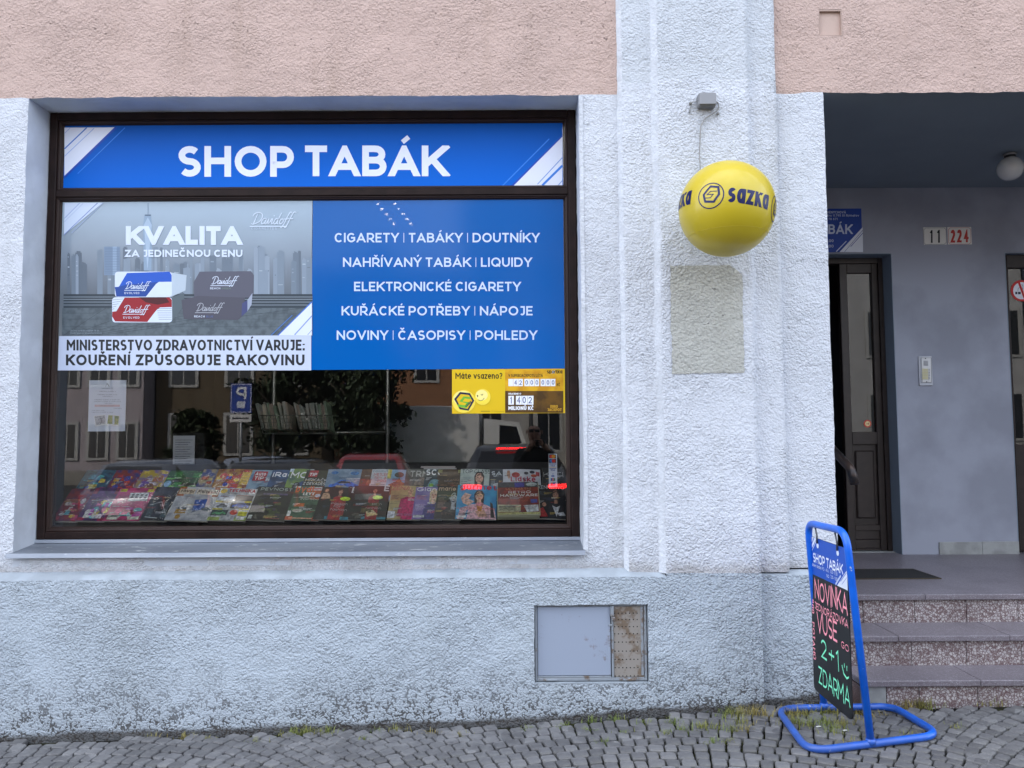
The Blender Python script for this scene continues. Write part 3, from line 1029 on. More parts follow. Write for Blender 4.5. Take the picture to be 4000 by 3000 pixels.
def glass_mat(name, gain=1.7, tint=(.975, .99, .985)):
    """Clear pane: see-through, mirroring by the angle of view as glass does (both faces of the pane counted)."""
    s = Nodes(name)
    nt = s.nt
    nt.nodes.remove(s.b)
    out = [n for n in nt.nodes if n.type == 'OUTPUT_MATERIAL'][0]
    fr = s.n('Fresnel'); fr.inputs['IOR'].default_value = 1.52
    k = s.math('MULTIPLY', fr.outputs['Fac'], gain, True)
    tr = s.n('BsdfTransparent'); tr.inputs['Color'].default_value = (*tint, 1)
    gl = s.n('BsdfGlossy'); gl.inputs['Roughness'].default_value = .0
    gl.inputs['Color'].default_value = (1, 1, 1, 1)
    nz = s.n('TexNoise'); nz.inputs['Scale'].default_value = .8
    s.l(s.co.outputs['Object'], nz.inputs['Vector'])
    bp = s.n('Bump'); bp.inputs['Strength'].default_value = .06; bp.inputs['Distance'].default_value = .01
    s.l(nz.outputs['Fac'], bp.inputs['Height']); s.l(bp.outputs['Normal'], gl.inputs['Normal'])
    mx = s.n('MixShader')
    s.l(k, mx.inputs['Fac']); s.l(tr.outputs['BSDF'], mx.inputs[1]); s.l(gl.outputs['BSDF'], mx.inputs[2])
    s.l(mx.outputs['Shader'], out.inputs['Surface'])
    return s.m


def clear_mat(name):
    s = Nodes(name)
    out = [n for n in s.nt.nodes if n.type == 'OUTPUT_MATERIAL'][0]
    s.nt.nodes.remove(s.b)
    tr = s.n('BsdfTransparent'); tr.inputs['Color'].default_value = (.99, .995, .99, 1)
    s.l(tr.outputs['BSDF'], out.inputs['Surface'])
    return s.m


M_GLASS = glass_mat('window_glass', 1.7)
M_CLEAR = clear_mat('glass_inner_face')


def pane(name, x0, x1, z0, z1, y, parent, front=None, th=.004):
    V = [(x0, y, z0), (x1, y, z0), (x1, y, z1), (x0, y, z1), (x0, y + th, z0), (x1, y + th, z0), (x1, y + th, z1), (x0, y + th, z1)]
    F = [(0, 1, 2, 3), (7, 6, 5, 4), (0, 4, 5, 1), (1, 5, 6, 2), (2, 6, 7, 3), (3, 7, 4, 0)]
    o = mesh(name, V, F, [front or M_GLASS, M_CLEAR], parent)
    o.data.polygons.foreach_set('material_index', [0, 1, 1, 1, 1, 1])
    return o


pane('glass_pane', GX0 - .012, GX1 + .012, GZ[0][0] - .012, GZ[0][1] + .012, GLASS_Y, win)
pane('glass_pane', GX0 - .012, GX1 + .012, GZ[1][0] - .012, GZ[1][1] + .012, GLASS_Y, win)
# sheet metal sill
def zinc(name, k=1.0):
    s = Nodes(name)
    c = s.mix(s.ramp(s.noise(5, 6, .6, stretch=(.35, 1, 2)), [(.35, 0.0), (.68, 1.0)]), tuple(k * x for x in (.30, .34, .41)), tuple(k * x for x in (.44, .48, .54)))
    c = s.mix(s.math('MULTIPLY', s.ramp(s.noise(26, 5, .65, stretch=(.4, 1, 1)), [(.60, 0.0), (.70, 1.0)]), .7), c, (.68, .7, .72))
    s.color(c); s.bump(s.noise(3, 3), .2, .01)
    return s.done(.45, .5, .35)


M_ZINC = zinc('zinc_sheet')
extrude_profile('sill_upstand', [(.199, 1.050), (.196, 1.029), (.192, 1.032), (.192, 1.050)], 'x', L - .012, RGT + .004, M_ZINC, win)
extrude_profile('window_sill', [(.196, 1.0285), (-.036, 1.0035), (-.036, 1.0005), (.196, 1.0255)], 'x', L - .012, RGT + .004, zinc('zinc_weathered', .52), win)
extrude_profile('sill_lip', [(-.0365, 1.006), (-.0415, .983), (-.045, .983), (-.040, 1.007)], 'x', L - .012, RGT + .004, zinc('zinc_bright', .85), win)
box('sill_bed', L + .003, RGT - .003, -.001, .19, .93, 1.0, M_REVEAL, win)

# ---- shop interior (dark room behind the pane)
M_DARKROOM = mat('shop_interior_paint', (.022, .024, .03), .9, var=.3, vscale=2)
inn = empty('interior', (0, 0, 0), shop)
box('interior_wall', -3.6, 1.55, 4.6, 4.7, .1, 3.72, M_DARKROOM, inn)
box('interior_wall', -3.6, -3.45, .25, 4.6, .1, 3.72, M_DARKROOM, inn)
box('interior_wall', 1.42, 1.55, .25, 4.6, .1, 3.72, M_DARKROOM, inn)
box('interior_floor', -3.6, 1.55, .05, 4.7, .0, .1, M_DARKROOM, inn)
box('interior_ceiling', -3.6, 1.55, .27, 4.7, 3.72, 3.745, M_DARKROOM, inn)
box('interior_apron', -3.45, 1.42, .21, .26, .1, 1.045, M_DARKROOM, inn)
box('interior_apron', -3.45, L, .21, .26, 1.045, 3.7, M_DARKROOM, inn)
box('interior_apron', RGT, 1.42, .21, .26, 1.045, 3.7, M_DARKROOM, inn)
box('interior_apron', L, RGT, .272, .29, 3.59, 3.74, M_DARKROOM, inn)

# ---- the porch
PYB = 1.73                                           # its back wall
FLOOR = .695
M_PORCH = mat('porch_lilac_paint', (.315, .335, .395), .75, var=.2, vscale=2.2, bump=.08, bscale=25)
M_PORCHC = mat('porch_ceiling_paint', (.215, .255, .29), .85, var=.06, vscale=2)
M_DREV = mat('door_reveal_grey_blue', (.22, .27, .33), .75)
porch = empty('porch', (0, 0, 0), shop)
D1 = (2.12, 3.018); D2 = (3.917, 4.85); DTOP = 3.058
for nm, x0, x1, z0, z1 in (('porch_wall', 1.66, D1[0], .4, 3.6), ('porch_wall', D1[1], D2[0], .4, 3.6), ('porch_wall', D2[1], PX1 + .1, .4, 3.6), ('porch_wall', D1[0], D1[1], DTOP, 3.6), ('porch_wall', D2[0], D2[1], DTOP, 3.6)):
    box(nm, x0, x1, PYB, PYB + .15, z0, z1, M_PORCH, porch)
strip('porch_ceiling_edge', (PX0, 0, TOP), (PX1, 0, TOP), (PX0, .04, TOP + .002), (PX1, .04, TOP + .002), M_PORCHC, porch)
box('porch_ceiling', 1.6, PX1 + .1, .025, PYB + .2, TOP + .001, TOP + .08, M_PORCHC, porch)
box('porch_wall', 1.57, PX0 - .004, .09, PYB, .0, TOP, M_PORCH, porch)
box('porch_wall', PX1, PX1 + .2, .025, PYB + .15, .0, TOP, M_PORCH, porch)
bm = bmesh.new()
for d in (D1, D2):
    bm_box(bm, d[0] - .001, d[0] + .004, PYB - .002, PYB + .152, FLOOR, DTOP)
    bm_box(bm, d[1] - .004, d[1] + .001, PYB - .002, PYB + .152, FLOOR, DTOP)
    bm_box(bm, d[0] + .004, d[1] - .004, PYB - .002, PYB + .152, DTOP - .004, DTOP + .001)
from_bm('door_reveal', bm, M_DREV, porch)
M_PPL = mat('porch_plinth_cement', (.33, .34, .33), .85, var=.25, vscale=8, bump=.2)
box('porch_plinth', 3.30, 3.63, PYB - .012, PYB - .001, FLOOR - .01, .790, M_PPL, porch, .002)
box('porch_plinth', 3.632, 3.917, PYB - .012, PYB - .001, FLOOR - .01, .792, M_PPL, porch, .002)
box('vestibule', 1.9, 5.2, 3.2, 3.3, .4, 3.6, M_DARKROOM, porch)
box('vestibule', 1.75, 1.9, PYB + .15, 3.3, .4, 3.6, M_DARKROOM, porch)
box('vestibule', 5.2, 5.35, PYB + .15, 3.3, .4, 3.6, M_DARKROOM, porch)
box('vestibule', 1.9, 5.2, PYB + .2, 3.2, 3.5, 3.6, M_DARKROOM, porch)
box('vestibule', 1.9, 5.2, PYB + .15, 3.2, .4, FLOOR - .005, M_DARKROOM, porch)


# entrance door with one leaf standing open into the dark
M_DOOR = mat('door_brown_paint', (.030, .021, .018), .42, spec=.45, var=.3, vscale=12)
M_DGLASS = glass_mat('door_glass', 1.5, (.5, .55, .58))
door = empty('shop_door', (0, 0, 0), shop)
DY = PYB + .15
box('door_frame', D1[1] - .042, D1[1] - .004, DY - .012, DY + .07, FLOOR, DTOP - .004, M_DOOR, door, .004)
box('door_frame', D1[0] + .004, D1[1] - .042, DY - .012, DY + .07, DTOP - .05, DTOP - .004, M_DOOR, door, .004)
lx0, lx1 = 2.665, 2.974
box('door_stile', lx0, lx0 + .062, DY, DY + .05, FLOOR + .008, DTOP - .05, M_DOOR, door, .004)
box('door_stile', lx1 - .05, lx1, DY, DY + .05, FLOOR + .008, DTOP - .05, M_DOOR, door, .004)
for z0, z1 in ((DTOP - .125, DTOP - .05), (1.545, 1.645), (.86, .905), (.705, .72)):
    box('door_rail', lx0 + .062, lx1 - .05, DY + .001, DY + .05, z0, z1, M_DOOR, door, .003)
pane('door_pane', lx0 + .05, lx1 - .04, 1.64, DTOP - .12, DY + .022, door, M_DGLASS)
box('door_panel', lx0 + .055, lx1 - .045, DY + .024, DY + .036, .905, 1.545, M_DOOR, door)
box('door_panel', lx0 + .085, lx1 - .075, DY + .012, DY + .024, .955, 1.495, M_DOOR, door, .010)
box('kick_board', lx0 + .055, lx1 - .045, DY + .014, DY + .03, .72, .788, M_DOOR, door, .003)
box('kick_board', lx0 + .055, lx1 - .045, DY + .014, DY + .03, .791, .862, M_DOOR, door, .003)
box('open_leaf', 2.17, 2.215, DY + .06, DY + .62, FLOOR + .008, DTOP - .05, M_DOOR, door, .004)
box('threshold', D1[0] + .01, D1[1] - .005, DY - .05, DY + .08, FLOOR - .002, FLOOR + .006, M_PPL, door)

d2 = empty('house_door', (0, 0, 0), shop)
box('door_frame', D2[0] + .004, D2[0] + .046, DY - .1, DY - .04, FLOOR, DTOP - .004, M_DOOR, d2, .004)
box('door_frame', D2[0] + .046, D2[1] - .004, DY - .1, DY - .04, DTOP - .11, DTOP - .004, M_DOOR, d2, .004)
box('door_stile', D2[0] + .05, D2[0] + .062, DY - .09, DY - .05, FLOOR, DTOP - .11, M_DOOR, d2, .003)
box('door_stile', 4.73, D2[1] - .004, DY - .09, DY - .05, FLOOR, DTOP - .11, M_DOOR, d2, .003)
pane('door_pane', D2[0] + .055, 4.735, 1.54, DTOP - .105, DY - .075, d2, M_DGLASS)
box('door_panel', D2[0] + .055, 4.735, DY - .085, DY - .06, FLOOR + .01, 1.54, M_DOOR, d2, .004)


# steps of artificial stone
def terrazzo(name, scale, matrix, chip_a, chip_b, edge=.07, fine=False, rough=.45):
    s = Nodes(name)
    d = s.voronoi(scale, 'DISTANCE_TO_EDGE')
    cellc = s.voronoi(scale, 'F1', 'Color')
    sep = s.n('SeparateColor'); s.l(cellc, sep.inputs['Color'])
    keep = s.math('GREATER_THAN', sep.outputs['Red'], .22)
    thr = s.math('ADD', edge, s.math('MULTIPLY', sep.outputs['Green'], edge * 1.5))
    m1 = s.math('MULTIPLY', s.math('GREATER_THAN', d, thr), keep)
    c2 = s.mix(sep.outputs['Blue'], chip_a, chip_b)
    d2_ = s.voronoi(scale * 2.6, 'DISTANCE_TO_EDGE')
    m2 = s.math('MULTIPLY', s.math('GREATER_THAN', d2_, .14), s.math('GREATER_THAN', s.noise(scale * 2, 1), .5))
    c = s.mix(s.math('MULTIPLY', m2, .75), matrix, tuple(x * .8 for x in chip_a))
    c = s.mix(m1, c, c2)
    c = s.mix(s.math('MULTIPLY', s.ramp(s.noise(4, 4), [(.45, 0.0), (.7, 1.0)]), .3), c, tuple(x * .5 for x in matrix))
    s.color(c); s.bump(m1, .25, .002)
    return s.done(rough, .4)


M_RISER = terrazzo('terrazzo_riser', 68, (.14, .09, .092), (.50, .475, .46), (.33, .305, .31), edge=.07)
M_TREAD = terrazzo('terrazzo_tread', 110, (.15, .13, .145), (.27, .25, .275), (.20, .185, .21), edge=.1, rough=.38)
M_NOSE = terrazzo('terrazzo_nosing', 70, (.12, .075, .07), (.22, .17, .16), (.16, .13, .13), edge=.12)
steps = empty('entrance_steps', (0, 0, 0), shop)
RISE = .165
edges = [(.262, FLOOR), (-.012, FLOOR - RISE), (-.248, FLOOR - 2 * RISE)]
box('landing', PX0 + .002, PX1, .30, PYB + .14, FLOOR - .1, FLOOR, M_TREAD, steps)
box('step_core', PX0 + .012, PX1, .310, PYB, .0, FLOOR - .101, M_NOSE, steps)
box('step_core', PX0 + .012, PX1, .036, .309, .0, FLOOR - RISE - .041, M_NOSE, steps)
box('step_core', PX0 + .012, PX1, -.200, .035, .0, FLOOR - 2 * RISE - .041, M_NOSE, steps)
srng = random.Random(3)
for i, (ey, ez) in enumerate(edges):
    x = PX0 + .003
    depth = (.30 if i == 0 else edges[i - 1][0] + .026)
    k = 0
    while x < PX1 - .01:
        w = (.31 if k == 0 and i == 1 else .61)
        x1 = min(x + w, PX1)
        box('tread_slab', x, x1 - .002, ey, depth, ez - .032 + srng.uniform(-.001, .001), ez + srng.uniform(-.001, .001), [M_TREAD], steps, .004)
        x = x1; k += 1
    first = {0: 2.052, 1: 1.885, 2: 2.10}[i]
    xs = [PX0 + .006, first]
    while xs[-1] < PX1: xs.append(xs[-1] + .303)
    for a, b in zip(xs, xs[1:]):
        mt = M_RISER
        if i == 2 and a < PX0 + .05: mt = M_PPL; b = 1.93
        box('riser_tile', a + .0015, min(b, PX1) - .0015, ey + .026 + srng.uniform(-.001, .001), ey + .045, (ez - RISE - .005 if i < 2 else .15), ez - .0335, mt, steps, .0015)
        if i == 2 and mt is M_PPL:
            box('riser_tile', 1.9315, first - .0015, ey + .027, ey + .045, .15, ez - .0335, M_RISER, steps, .0015)


# ================================================================== PRINTS BEHIND THE PANE
FILM_Y = .2425
OUT_Y = GLASS_Y - .004                                # the fascia sheet lies on the outer face of the upper pane
W1 = ink('e9eefc'); BLUE = ink('0a5bd6'); BLUE2 = ink('0849b4'); SKYB = ink('2f86e8')


def film(name, x0, x1, z0, z1, mt, label, cat, y=None):
    y = FILM_Y if y is None else y
    o = box(name, x0, x1, y, y + .0025, z0, z1, mt)
    return tag(o, label, cat)


def blue_print(name, stops, axis='Z', z0=0, z1=1, thru=0.0):
    """Printed colour graded across the sheet (part of the print itself)."""
    s = Nodes(name)
    z = s.xyz()[axis]
    f = s.math('DIVIDE', s.math('SUBTRACT', z, z0), z1 - z0, True)
    s.color(s.ramp(f, stops))
    if thru:                                           # thin film: a little light comes through from the shop
        out = [n for n in s.nt.nodes if n.type == 'OUTPUT_MATERIAL'][0]
        tr = s.n('BsdfTransparent'); mx = s.n('MixShader'); mx.inputs[0].default_value = thru
        s.l(s.b.outputs['BSDF'], mx.inputs[1]); s.l(tr.outputs['BSDF'], mx.inputs[2]); s.l(mx.outputs['Shader'], out.inputs['Surface'])
    return s.done(.10 if thru else .45, .28 if thru else .15)


# --- fascia sign
sign = film('shop_name_sign', GX0 - .004, GX1 + .004, 3.126, 3.516, blue_print('fascia_blue', [(0, (.0, .135, .64)), (1, (.0, .095, .45))], 'Z', 3.13, 3.51),
            'wide blue shop name sign with white lettering above the window posters', 'sign', OUT_Y)
c1 = crop(150, 350, 1.9235, OUT_Y)
art('lettering', c1, FRONT, [('t', 'SHOP', 1053, 655, 1920, 231, .215, W1, {'track': .10})], sign)
art('lettering', c1, FRONT, [('t', 'TABÁK', 2003, 651, 3074, 231, .215, W1, {'track': .08})], sign)
sa = [('p', [(196, 286), (572, 284), (196, 648)], W1), ('s', [(196, 446), (364, 286)], 9, ink('4a7fd0')), ('s', [(196, 502), (420, 290)], 5, ink('9fb8e8')), ('s', [(196, 330), (240, 288)], 4, ink('9fb8e8')),
      ('p', [(572, 284), (596, 284), (196, 672), (196, 648)], BLUE2), ('s', [(296, 632), (652, 286)], 6, SKYB)]
art('corner_stripes', c1, FRONT, sa, sign)
c2 = crop(1150, 350, 1.8433, OUT_Y)
sa = [('p', [(1929, 340), (1929, 691), (1580, 691)], W1), ('p', [(1929, 326), (1929, 340), (1580, 691), (1560, 691)], BLUE2), ('s', [(1500, 691), (1835, 355)], 8, SKYB),
      ('s', [(1750, 682), (1929, 490)], 6, ink('7fa2dc')), ('s', [(1785, 690), (1929, 548)], 16, ink('2f7fe0')), ('s', [(1900, 688), (1929, 656)], 6, ink('7fa2dc'))]
art('corner_stripes', c2, FRONT, sa, sign)

# --- list of goods (this sheet and the two posters also lie on the outer face)
goods = film('goods_list_panel', -1.1875, GX1 + .004, 2.030, GZ[0][1] + .008, blue_print('goods_blue', [(0, (.002, .125, .47)), (.55, (.003, .115, .42)), (1, (.006, .12, .43))], 'Z', 2.03, 3.05, .1),
             'dark blue window panel listing tobacco goods in five white lines', 'window sign', OUT_Y)
LT = ink('c9d8f4')
LT2 = ink('7f9fdc')
lines = [('CIGARETY | TABÁKY | DOUTNÍKY', 290, 1100, 1765, 68), ('NAHŘÍVANÝ TABÁK | LIQUIDY', 350, 1276, 1710, 67), ('ELEKTRONICKÉ CIGARETY', 430, 1451, 1630, 67),
         ('KUŘÁCKÉ POTŘEBY | NÁPOJE', 340, 1626, 1715, 67), ('NOVINY | ČASOPISY | POHLEDY', 305, 1802, 1748, 68)]
for t_, x0, yb, x1, cap in lines:
    art('lettering', c2, FRONT, [('t', t_, x0, yb, x1, cap, .175, LT, {'track': .13, 'space': .26})], goods)

# --- cigarette poster with health warning
def skyprint():
    s = Nodes('poster_sky_print')
    z = s.xyz()['Z']
    f = s.math('DIVIDE', s.math('SUBTRACT', z, 2.03), 1.02, True)
    n = s.math('MULTIPLY', s.math('SUBTRACT', s.noise(3, 4), .5), .12)
    s.color(s.ramp(s.math('ADD', f, n), [(.0, (.24, .255, .26)), (.30, (.17, .19, .20)), (.42, (.15, .175, .20)), (.60, (.21, .25, .295)), (.75, (.29, .35, .41)), (.92, (.36, .45, .53))]))
    return s.done(.12, .3)


cig = film('cigarette_poster', GX0 - .004, -1.1905, 2.034, GZ[0][1] + .008, skyprint(),
           'grey cigarette poster with city skyline and health warning strip', 'poster', OUT_Y)
c3 = crop(220, 780, 2.1686, OUT_Y)
rg = random.Random(5)
city = []
greys = [ink(h) for h in ('74828f', '7d8b98', '8694a2', '6d7a87', '909dab', '66727e')]
for k in range(64):
    x = rg.uniform(60, 2130); w = rg.uniform(18, 62); top = rg.uniform(400, 620) if abs(x - 1200) > 250 else rg.uniform(430, 640)
    city.append(('p', [(x, 800), (x, top), (x + w * .2, top), (x + w * .2, top - rg.uniform(0, 22)), (x + w * .8, top - rg.uniform(0, 12)), (x + w * .8, top), (x + w, top), (x + w, 800)], rg.choice(greys)))
    if rg.random() < .55:
        for q in range(rg.randint(1, 4)):
            yy = rg.uniform(top + 10, 740)
            city.append(('r', x + w * .15, yy, x + w * rg.uniform(.4, .9), yy + rg.uniform(3, 12), ink(rg.choice(('a0adb9', 'b0bcc7', '8f9caa', '5d6873')))))
city += [('r', 405, 398, 540, 640, ink('7b8fa6')), ('r', 478, 398, 512, 640, ink('93a8bf'))]
for q in range(16): city.append(('r', 412, 410 + q * 14, 536, 413 + q * 14, ink('68798c')))
city += [('p', [(742, 600), (736, 215), (748, 130), (800, 130), (812, 215), (806, 600)], ink('8ea3b8')), ('p', [(772, 590), (742, 215), (776, 150), (810, 215)], ink('a9bdd0')), ('r', 775, 28, 780, 130, ink('7b8ea2')), ('r', 750, 126, 802, 138, ink('5d6e80'))]
city += [('r', 62, 800, 2170, 920, ink('39434b'))]
for yy in (822, 842, 865, 890): city.append(('r', 62, yy, 2170, yy + 5, ink('8f9ba4')))
city += [('r', 50, 918, 2170, 1152, photo_ink('616c72', '4f595f', 9))]
for q in range(6): city.append(('s', [(60 + q * 60, 1150), (420 + q * 330, 920)], 3, ink('3c464d')))
for yy in (960, 1010, 1075): city.append(('r', 50, yy, 2170, yy + 3, ink('434e55')))
art('skyline_picture', c3, FRONT, city, cig, lift=.0003, step=.000004)
wi = ink('d7e2f2'); gw = ink('b8c6d2')
packs = []
def rr(x0, y0, x1, y1, r=26):
    o = []
    for cx, cy, a in ((x1 - r, y0 + r, -90), (x1 - r, y1 - r, 0), (x0 + r, y1 - r, 90), (x0 + r, y0 + r, 180)):
        o += [(cx + r * math.cos(R(a + k * 22.5)), cy + r * math.sin(R(a + k * 22.5))) for k in range(5)]
    return o
packs += [('p', [(960, 615), (1105, 640), (1095, 770), (975, 822)], gw), ('p', [(960, 835), (1085, 790), (1080, 900), (975, 1035)], ink('5a666c')),
          ('p', [(1215, 610), (1650, 606), (1675, 640), (1670, 790), (1640, 830), (1170, 830), (1165, 700)], ink('5b5c69')),
          ('p', [(1060, 850), (1200, 815), (1600, 830), (1575, 990), (1540, 1020), (1080, 1010)], ink('52525d')), ('p', [(1620, 850), (1663, 790), (1655, 890), (1620, 945)], ink('9da6b8')), ('p', [(1575, 880), (1620, 850), (1620, 945), (1570, 990)], ink('484e78')),
          ('p', rr(497, 610, 980, 826), wi), ('p', [(600, 622), (960, 610), (978, 640), (978, 695), (870, 697), (845, 715), (760, 822), (510, 822), (497, 740), (530, 740)], ink('2459c0')),
          ('p', [(600, 720), (870, 697), (845, 715), (760, 822), (510, 822), (497, 745)], ink('234a98')),
          ('p', rr(474, 828, 982, 1040), wi), ('p', [(580, 830), (960, 828), (980, 850), (980, 910), (880, 913), (850, 935), (772, 1036), (500, 1032), (474, 990), (476, 950), (510, 945)], ink('97222a')),
          ('p', [(700, 828), (930, 828), (960, 870), (860, 890), (760, 870)], ink('4f1d22'))]
for k in range(6): packs.append(('r', 850 + k * 4, 922 + k * 18, 978, 925 + k * 18, ink('4a5358')))
for k in range(5): packs.append(('s', [(478, 850 + k * 20), (565 - k * 18, 842 + k * 20)], 3, ink('5a6368')))
art('cigarette_packs', c3, FRONT, packs, cig, lift=.0017, step=.00001)
tx = []
PW = ink('d9e4f4')
tx += script(1660, 208, 92, 8, ink('cfdcea'), 1.12)
tx += [('t', 'CIGARETTES', 1652, 256, 1868, 22, .13, ink('c4d2e2'), {'track': .3})]
for (x0, yb, c_, sub, sx0, sx1, sy) in ((1320, 716, 60, 'REACH', 1305, 1390, 760), (1190, 944, 62, 'REACH', 1170, 1258, 998)):
    tx += script(x0, yb, c_, 5, PW if yb < 800 else ink('b0b4bc'), 1.05)
    tx += [('t', sub, sx0, sy, sx1, 17, .17, PW, {'track': .25})]
tx += [('t', 'GREEN', 1402, 760, 1478, 15, .15, ink('7d8f86'), {'track': .2}), ('t', 'BLUE', 1272, 998, 1330, 15, .15, ink('5f6f9f'), {'track': .2})]
for (x0, yb, c_, sx0, sx1, sy) in ((590, 756, 56, 580, 706, 800), (575, 958, 58, 570, 706, 1008)):
    tx += script(x0, yb, c_, 5, PW, 1.05)
    tx += [('t', 'EVOLVED', sx0, sy, sx1, 17, .17, PW, {'track': .3})]
for k, (xa, xb) in enumerate(((120, 365), (120, 385))):
    tx.append(('t', 'Určeno osobám starším 18 let' if k == 0 else 'Vyobrazení je pouze ilustrativní', xa, 1117 + k * 20, xb, 14, .14, ink('8d9aa2'), {'track': .1}))
art('brand_lettering', c3, FRONT, tx, cig, lift=.0024, step=.00001)
art('slogan', c3, FRONT, [('t', 'KVALITA', 590, 384, 1572, 160, .275, PW, {'track': .06}), ('t', 'ZA JEDINEČNOU CENU', 584, 486, 1578, 61, .23, PW, {'track': .1, 'space': .3})], cig, lift=.0024)
art('corner_stripes', c3, FRONT, [('p', [(72, 28), (395, 28), (66, 300)], ink('d3e0f2')), ('s', [(66, 300), (352, 28)], 8, ink('8ea0cc')), ('s', [(130, 285), (398, 28)], 5, ink('a9bcdc')), ('s', [(70, 160), (200, 30)], 6, ink('9fb4dc')), ('s', [(70, 190), (230, 32)], 4, ink('b4c6e4')),
                             ('p', [(2166, 870), (2166, 1150), (1880, 1150)], ink('dfe7f4')), ('s', [(1878, 1150), (2166, 866)], 10, ink('3f6fc4')), ('s', [(1820, 1150), (2000, 980)], 6, ink('4f7fc8')), ('s', [(2020, 1146), (2166, 985)], 10, ink('8fa4d4')), ('s', [(2130, 1146), (2166, 1105)], 5, ink('8fa4d4'))], cig, lift=.0026)
art('warning_strip', c3, FRONT, [('p', [(26, 1156), (2160, 1150), (2160, 1446), (16, 1446)], ink('c6d0e4')),
                            ('t', 'MINISTERSTVO ZDRAVOTNICTVÍ VARUJE:', 90, 1278, 2106, 92, .20, ink('24282c'), {'track': .12, 'space': .3}), ('t', 'KOUŘENÍ ZPŮSOBUJE RAKOVINU', 84, 1404, 2104, 92, .22, ink('24282c'), {'track': .14, 'space': .34})], cig, lift=.0027)

# --- lottery poster
c8 = crop(1700, 1400, 2.2117, OUT_Y)
a_, b_ = at(1700 + 145 / 2.2117, 1400 + 95 / 2.2117, OUT_Y), at(1700 + 1108 / 2.2117, 1400 + 472 / 2.2117, OUT_Y)
lot = film('lottery_poster', a_.x, GX1 + .003, b_.z, a_.z, ink('e0bb16'), 'yellow and brown lottery jackpot poster under the blue window panel', 'poster', OUT_Y)
NV = ink('1b1f44'); DK = ink('20200f'); WH = ink('eef1f4'); PEN = ink('20307a')
it = [('r', 604, 96, 1107, 281, photo_ink('e0ad1c', 'c98f12', 5)), ('r', 604, 281, 1107, 470, photo_ink('6a4a12', '4a3310', 5)),
      ('t', 'Máte vsazeno?', 175, 176, 580, 52, .16, DK, {'track': .1}), ('t', 'V SUPERJACKPOTU LÉTÁ', 632, 160, 930, 25, .17, DK, {'track': .1, 'space': .3}), ('t', 'sportka', 966, 130, 1098, 33, .19, DK, {'track': .06}),
      ('p', [(1008, 98), (1020, 112), (1034, 100), (1026, 118), (1036, 132), (1020, 124), (1006, 134), (1014, 116)], WH)]
for x0, x1 in ((632, 672), (675, 716), (718, 758), (770, 812), (814, 855), (858, 898), (910, 952), (954, 995), (997, 1038)):
    it.append(('r', x0, 177, x1, 240, WH))
for ch, x0 in (('4', 684), ('2', 727), ('0', 780), ('0', 824), ('0', 868), ('0', 920), ('0', 964), ('0', 1008)):
    it.append(('t', ch, x0, 228, x0 + 22, 38, .13, PEN, {'hand': .6}))
it += [('t', 'KČ', 1050, 240, 1080, 25, .15, DK), ('t', 'HRAJEME O', 632, 313, 742, 15, .26, WH, {'track': .1})]
for x0, x1 in ((632, 680), (697, 748), (750, 798), (800, 849)): it.append(('r', x0, 323, x1, 400, WH))
for ch, x0 in (('1', 646), ('4', 708), ('0', 756), ('2', 808)): it.append(('t', ch, x0, 388, x0 + (14 if ch == '1' else 28), 54, .12, PEN, {'hand': .6}))
it += [('t', 'MILIONŮ KČ', 632, 446, 852, 33, .26, WH, {'track': .08}), ('t', 'EURO', 995, 428, 1060, 25, .24, ink('c99a2a'), {'track': .08}), ('t', 'JACKPOT', 970, 456, 1092, 25, .24, ink('c99a2a'), {'track': .06})]
it += [('e', 246, 372, 101, 98, ink('f7df52')), ('e', 236, 345, 80, 66, ink('f9ea86')), ('p', [(214, 290), (300, 300), (338, 365), (288, 452), (212, 440), (164, 352)], NV), ('p', [(222, 308), (292, 316), (320, 366), (280, 436), (220, 424), (184, 354)], ink('e0bb16')),
       ('p', [(210, 372), (246, 328), (312, 336), (300, 352), (256, 346), (236, 372), (306, 380), (268, 430), (200, 418), (194, 398), (258, 404), (270, 388)], ink('6fb43a')), ('rot', 'sazka', 268, 424, .75, 22, .22, NV, {'track': .08}),
       ('e', 410, 334, 69, 70, ink('f6de4a')), ('e', 402, 318, 52, 46, ink('faec92')), ('e', 366, 325, 5, 9, ink('4a3a10')), ('s', [(394, 312), (406, 318), (414, 308)], 5, ink('4a3a10')), ('s', [(372, 358), (390, 366), (410, 360), (424, 342)], 4, ink('4a3a10')),
       ('s', [(394, 456), (474, 456)], 5, ink('8a7a1c')), ('s', [(484, 454), (596, 459)], 3, ink('a8921c'))]
art('poster_print', c8, FRONT, it, lot, lift=.0005, step=.00003)

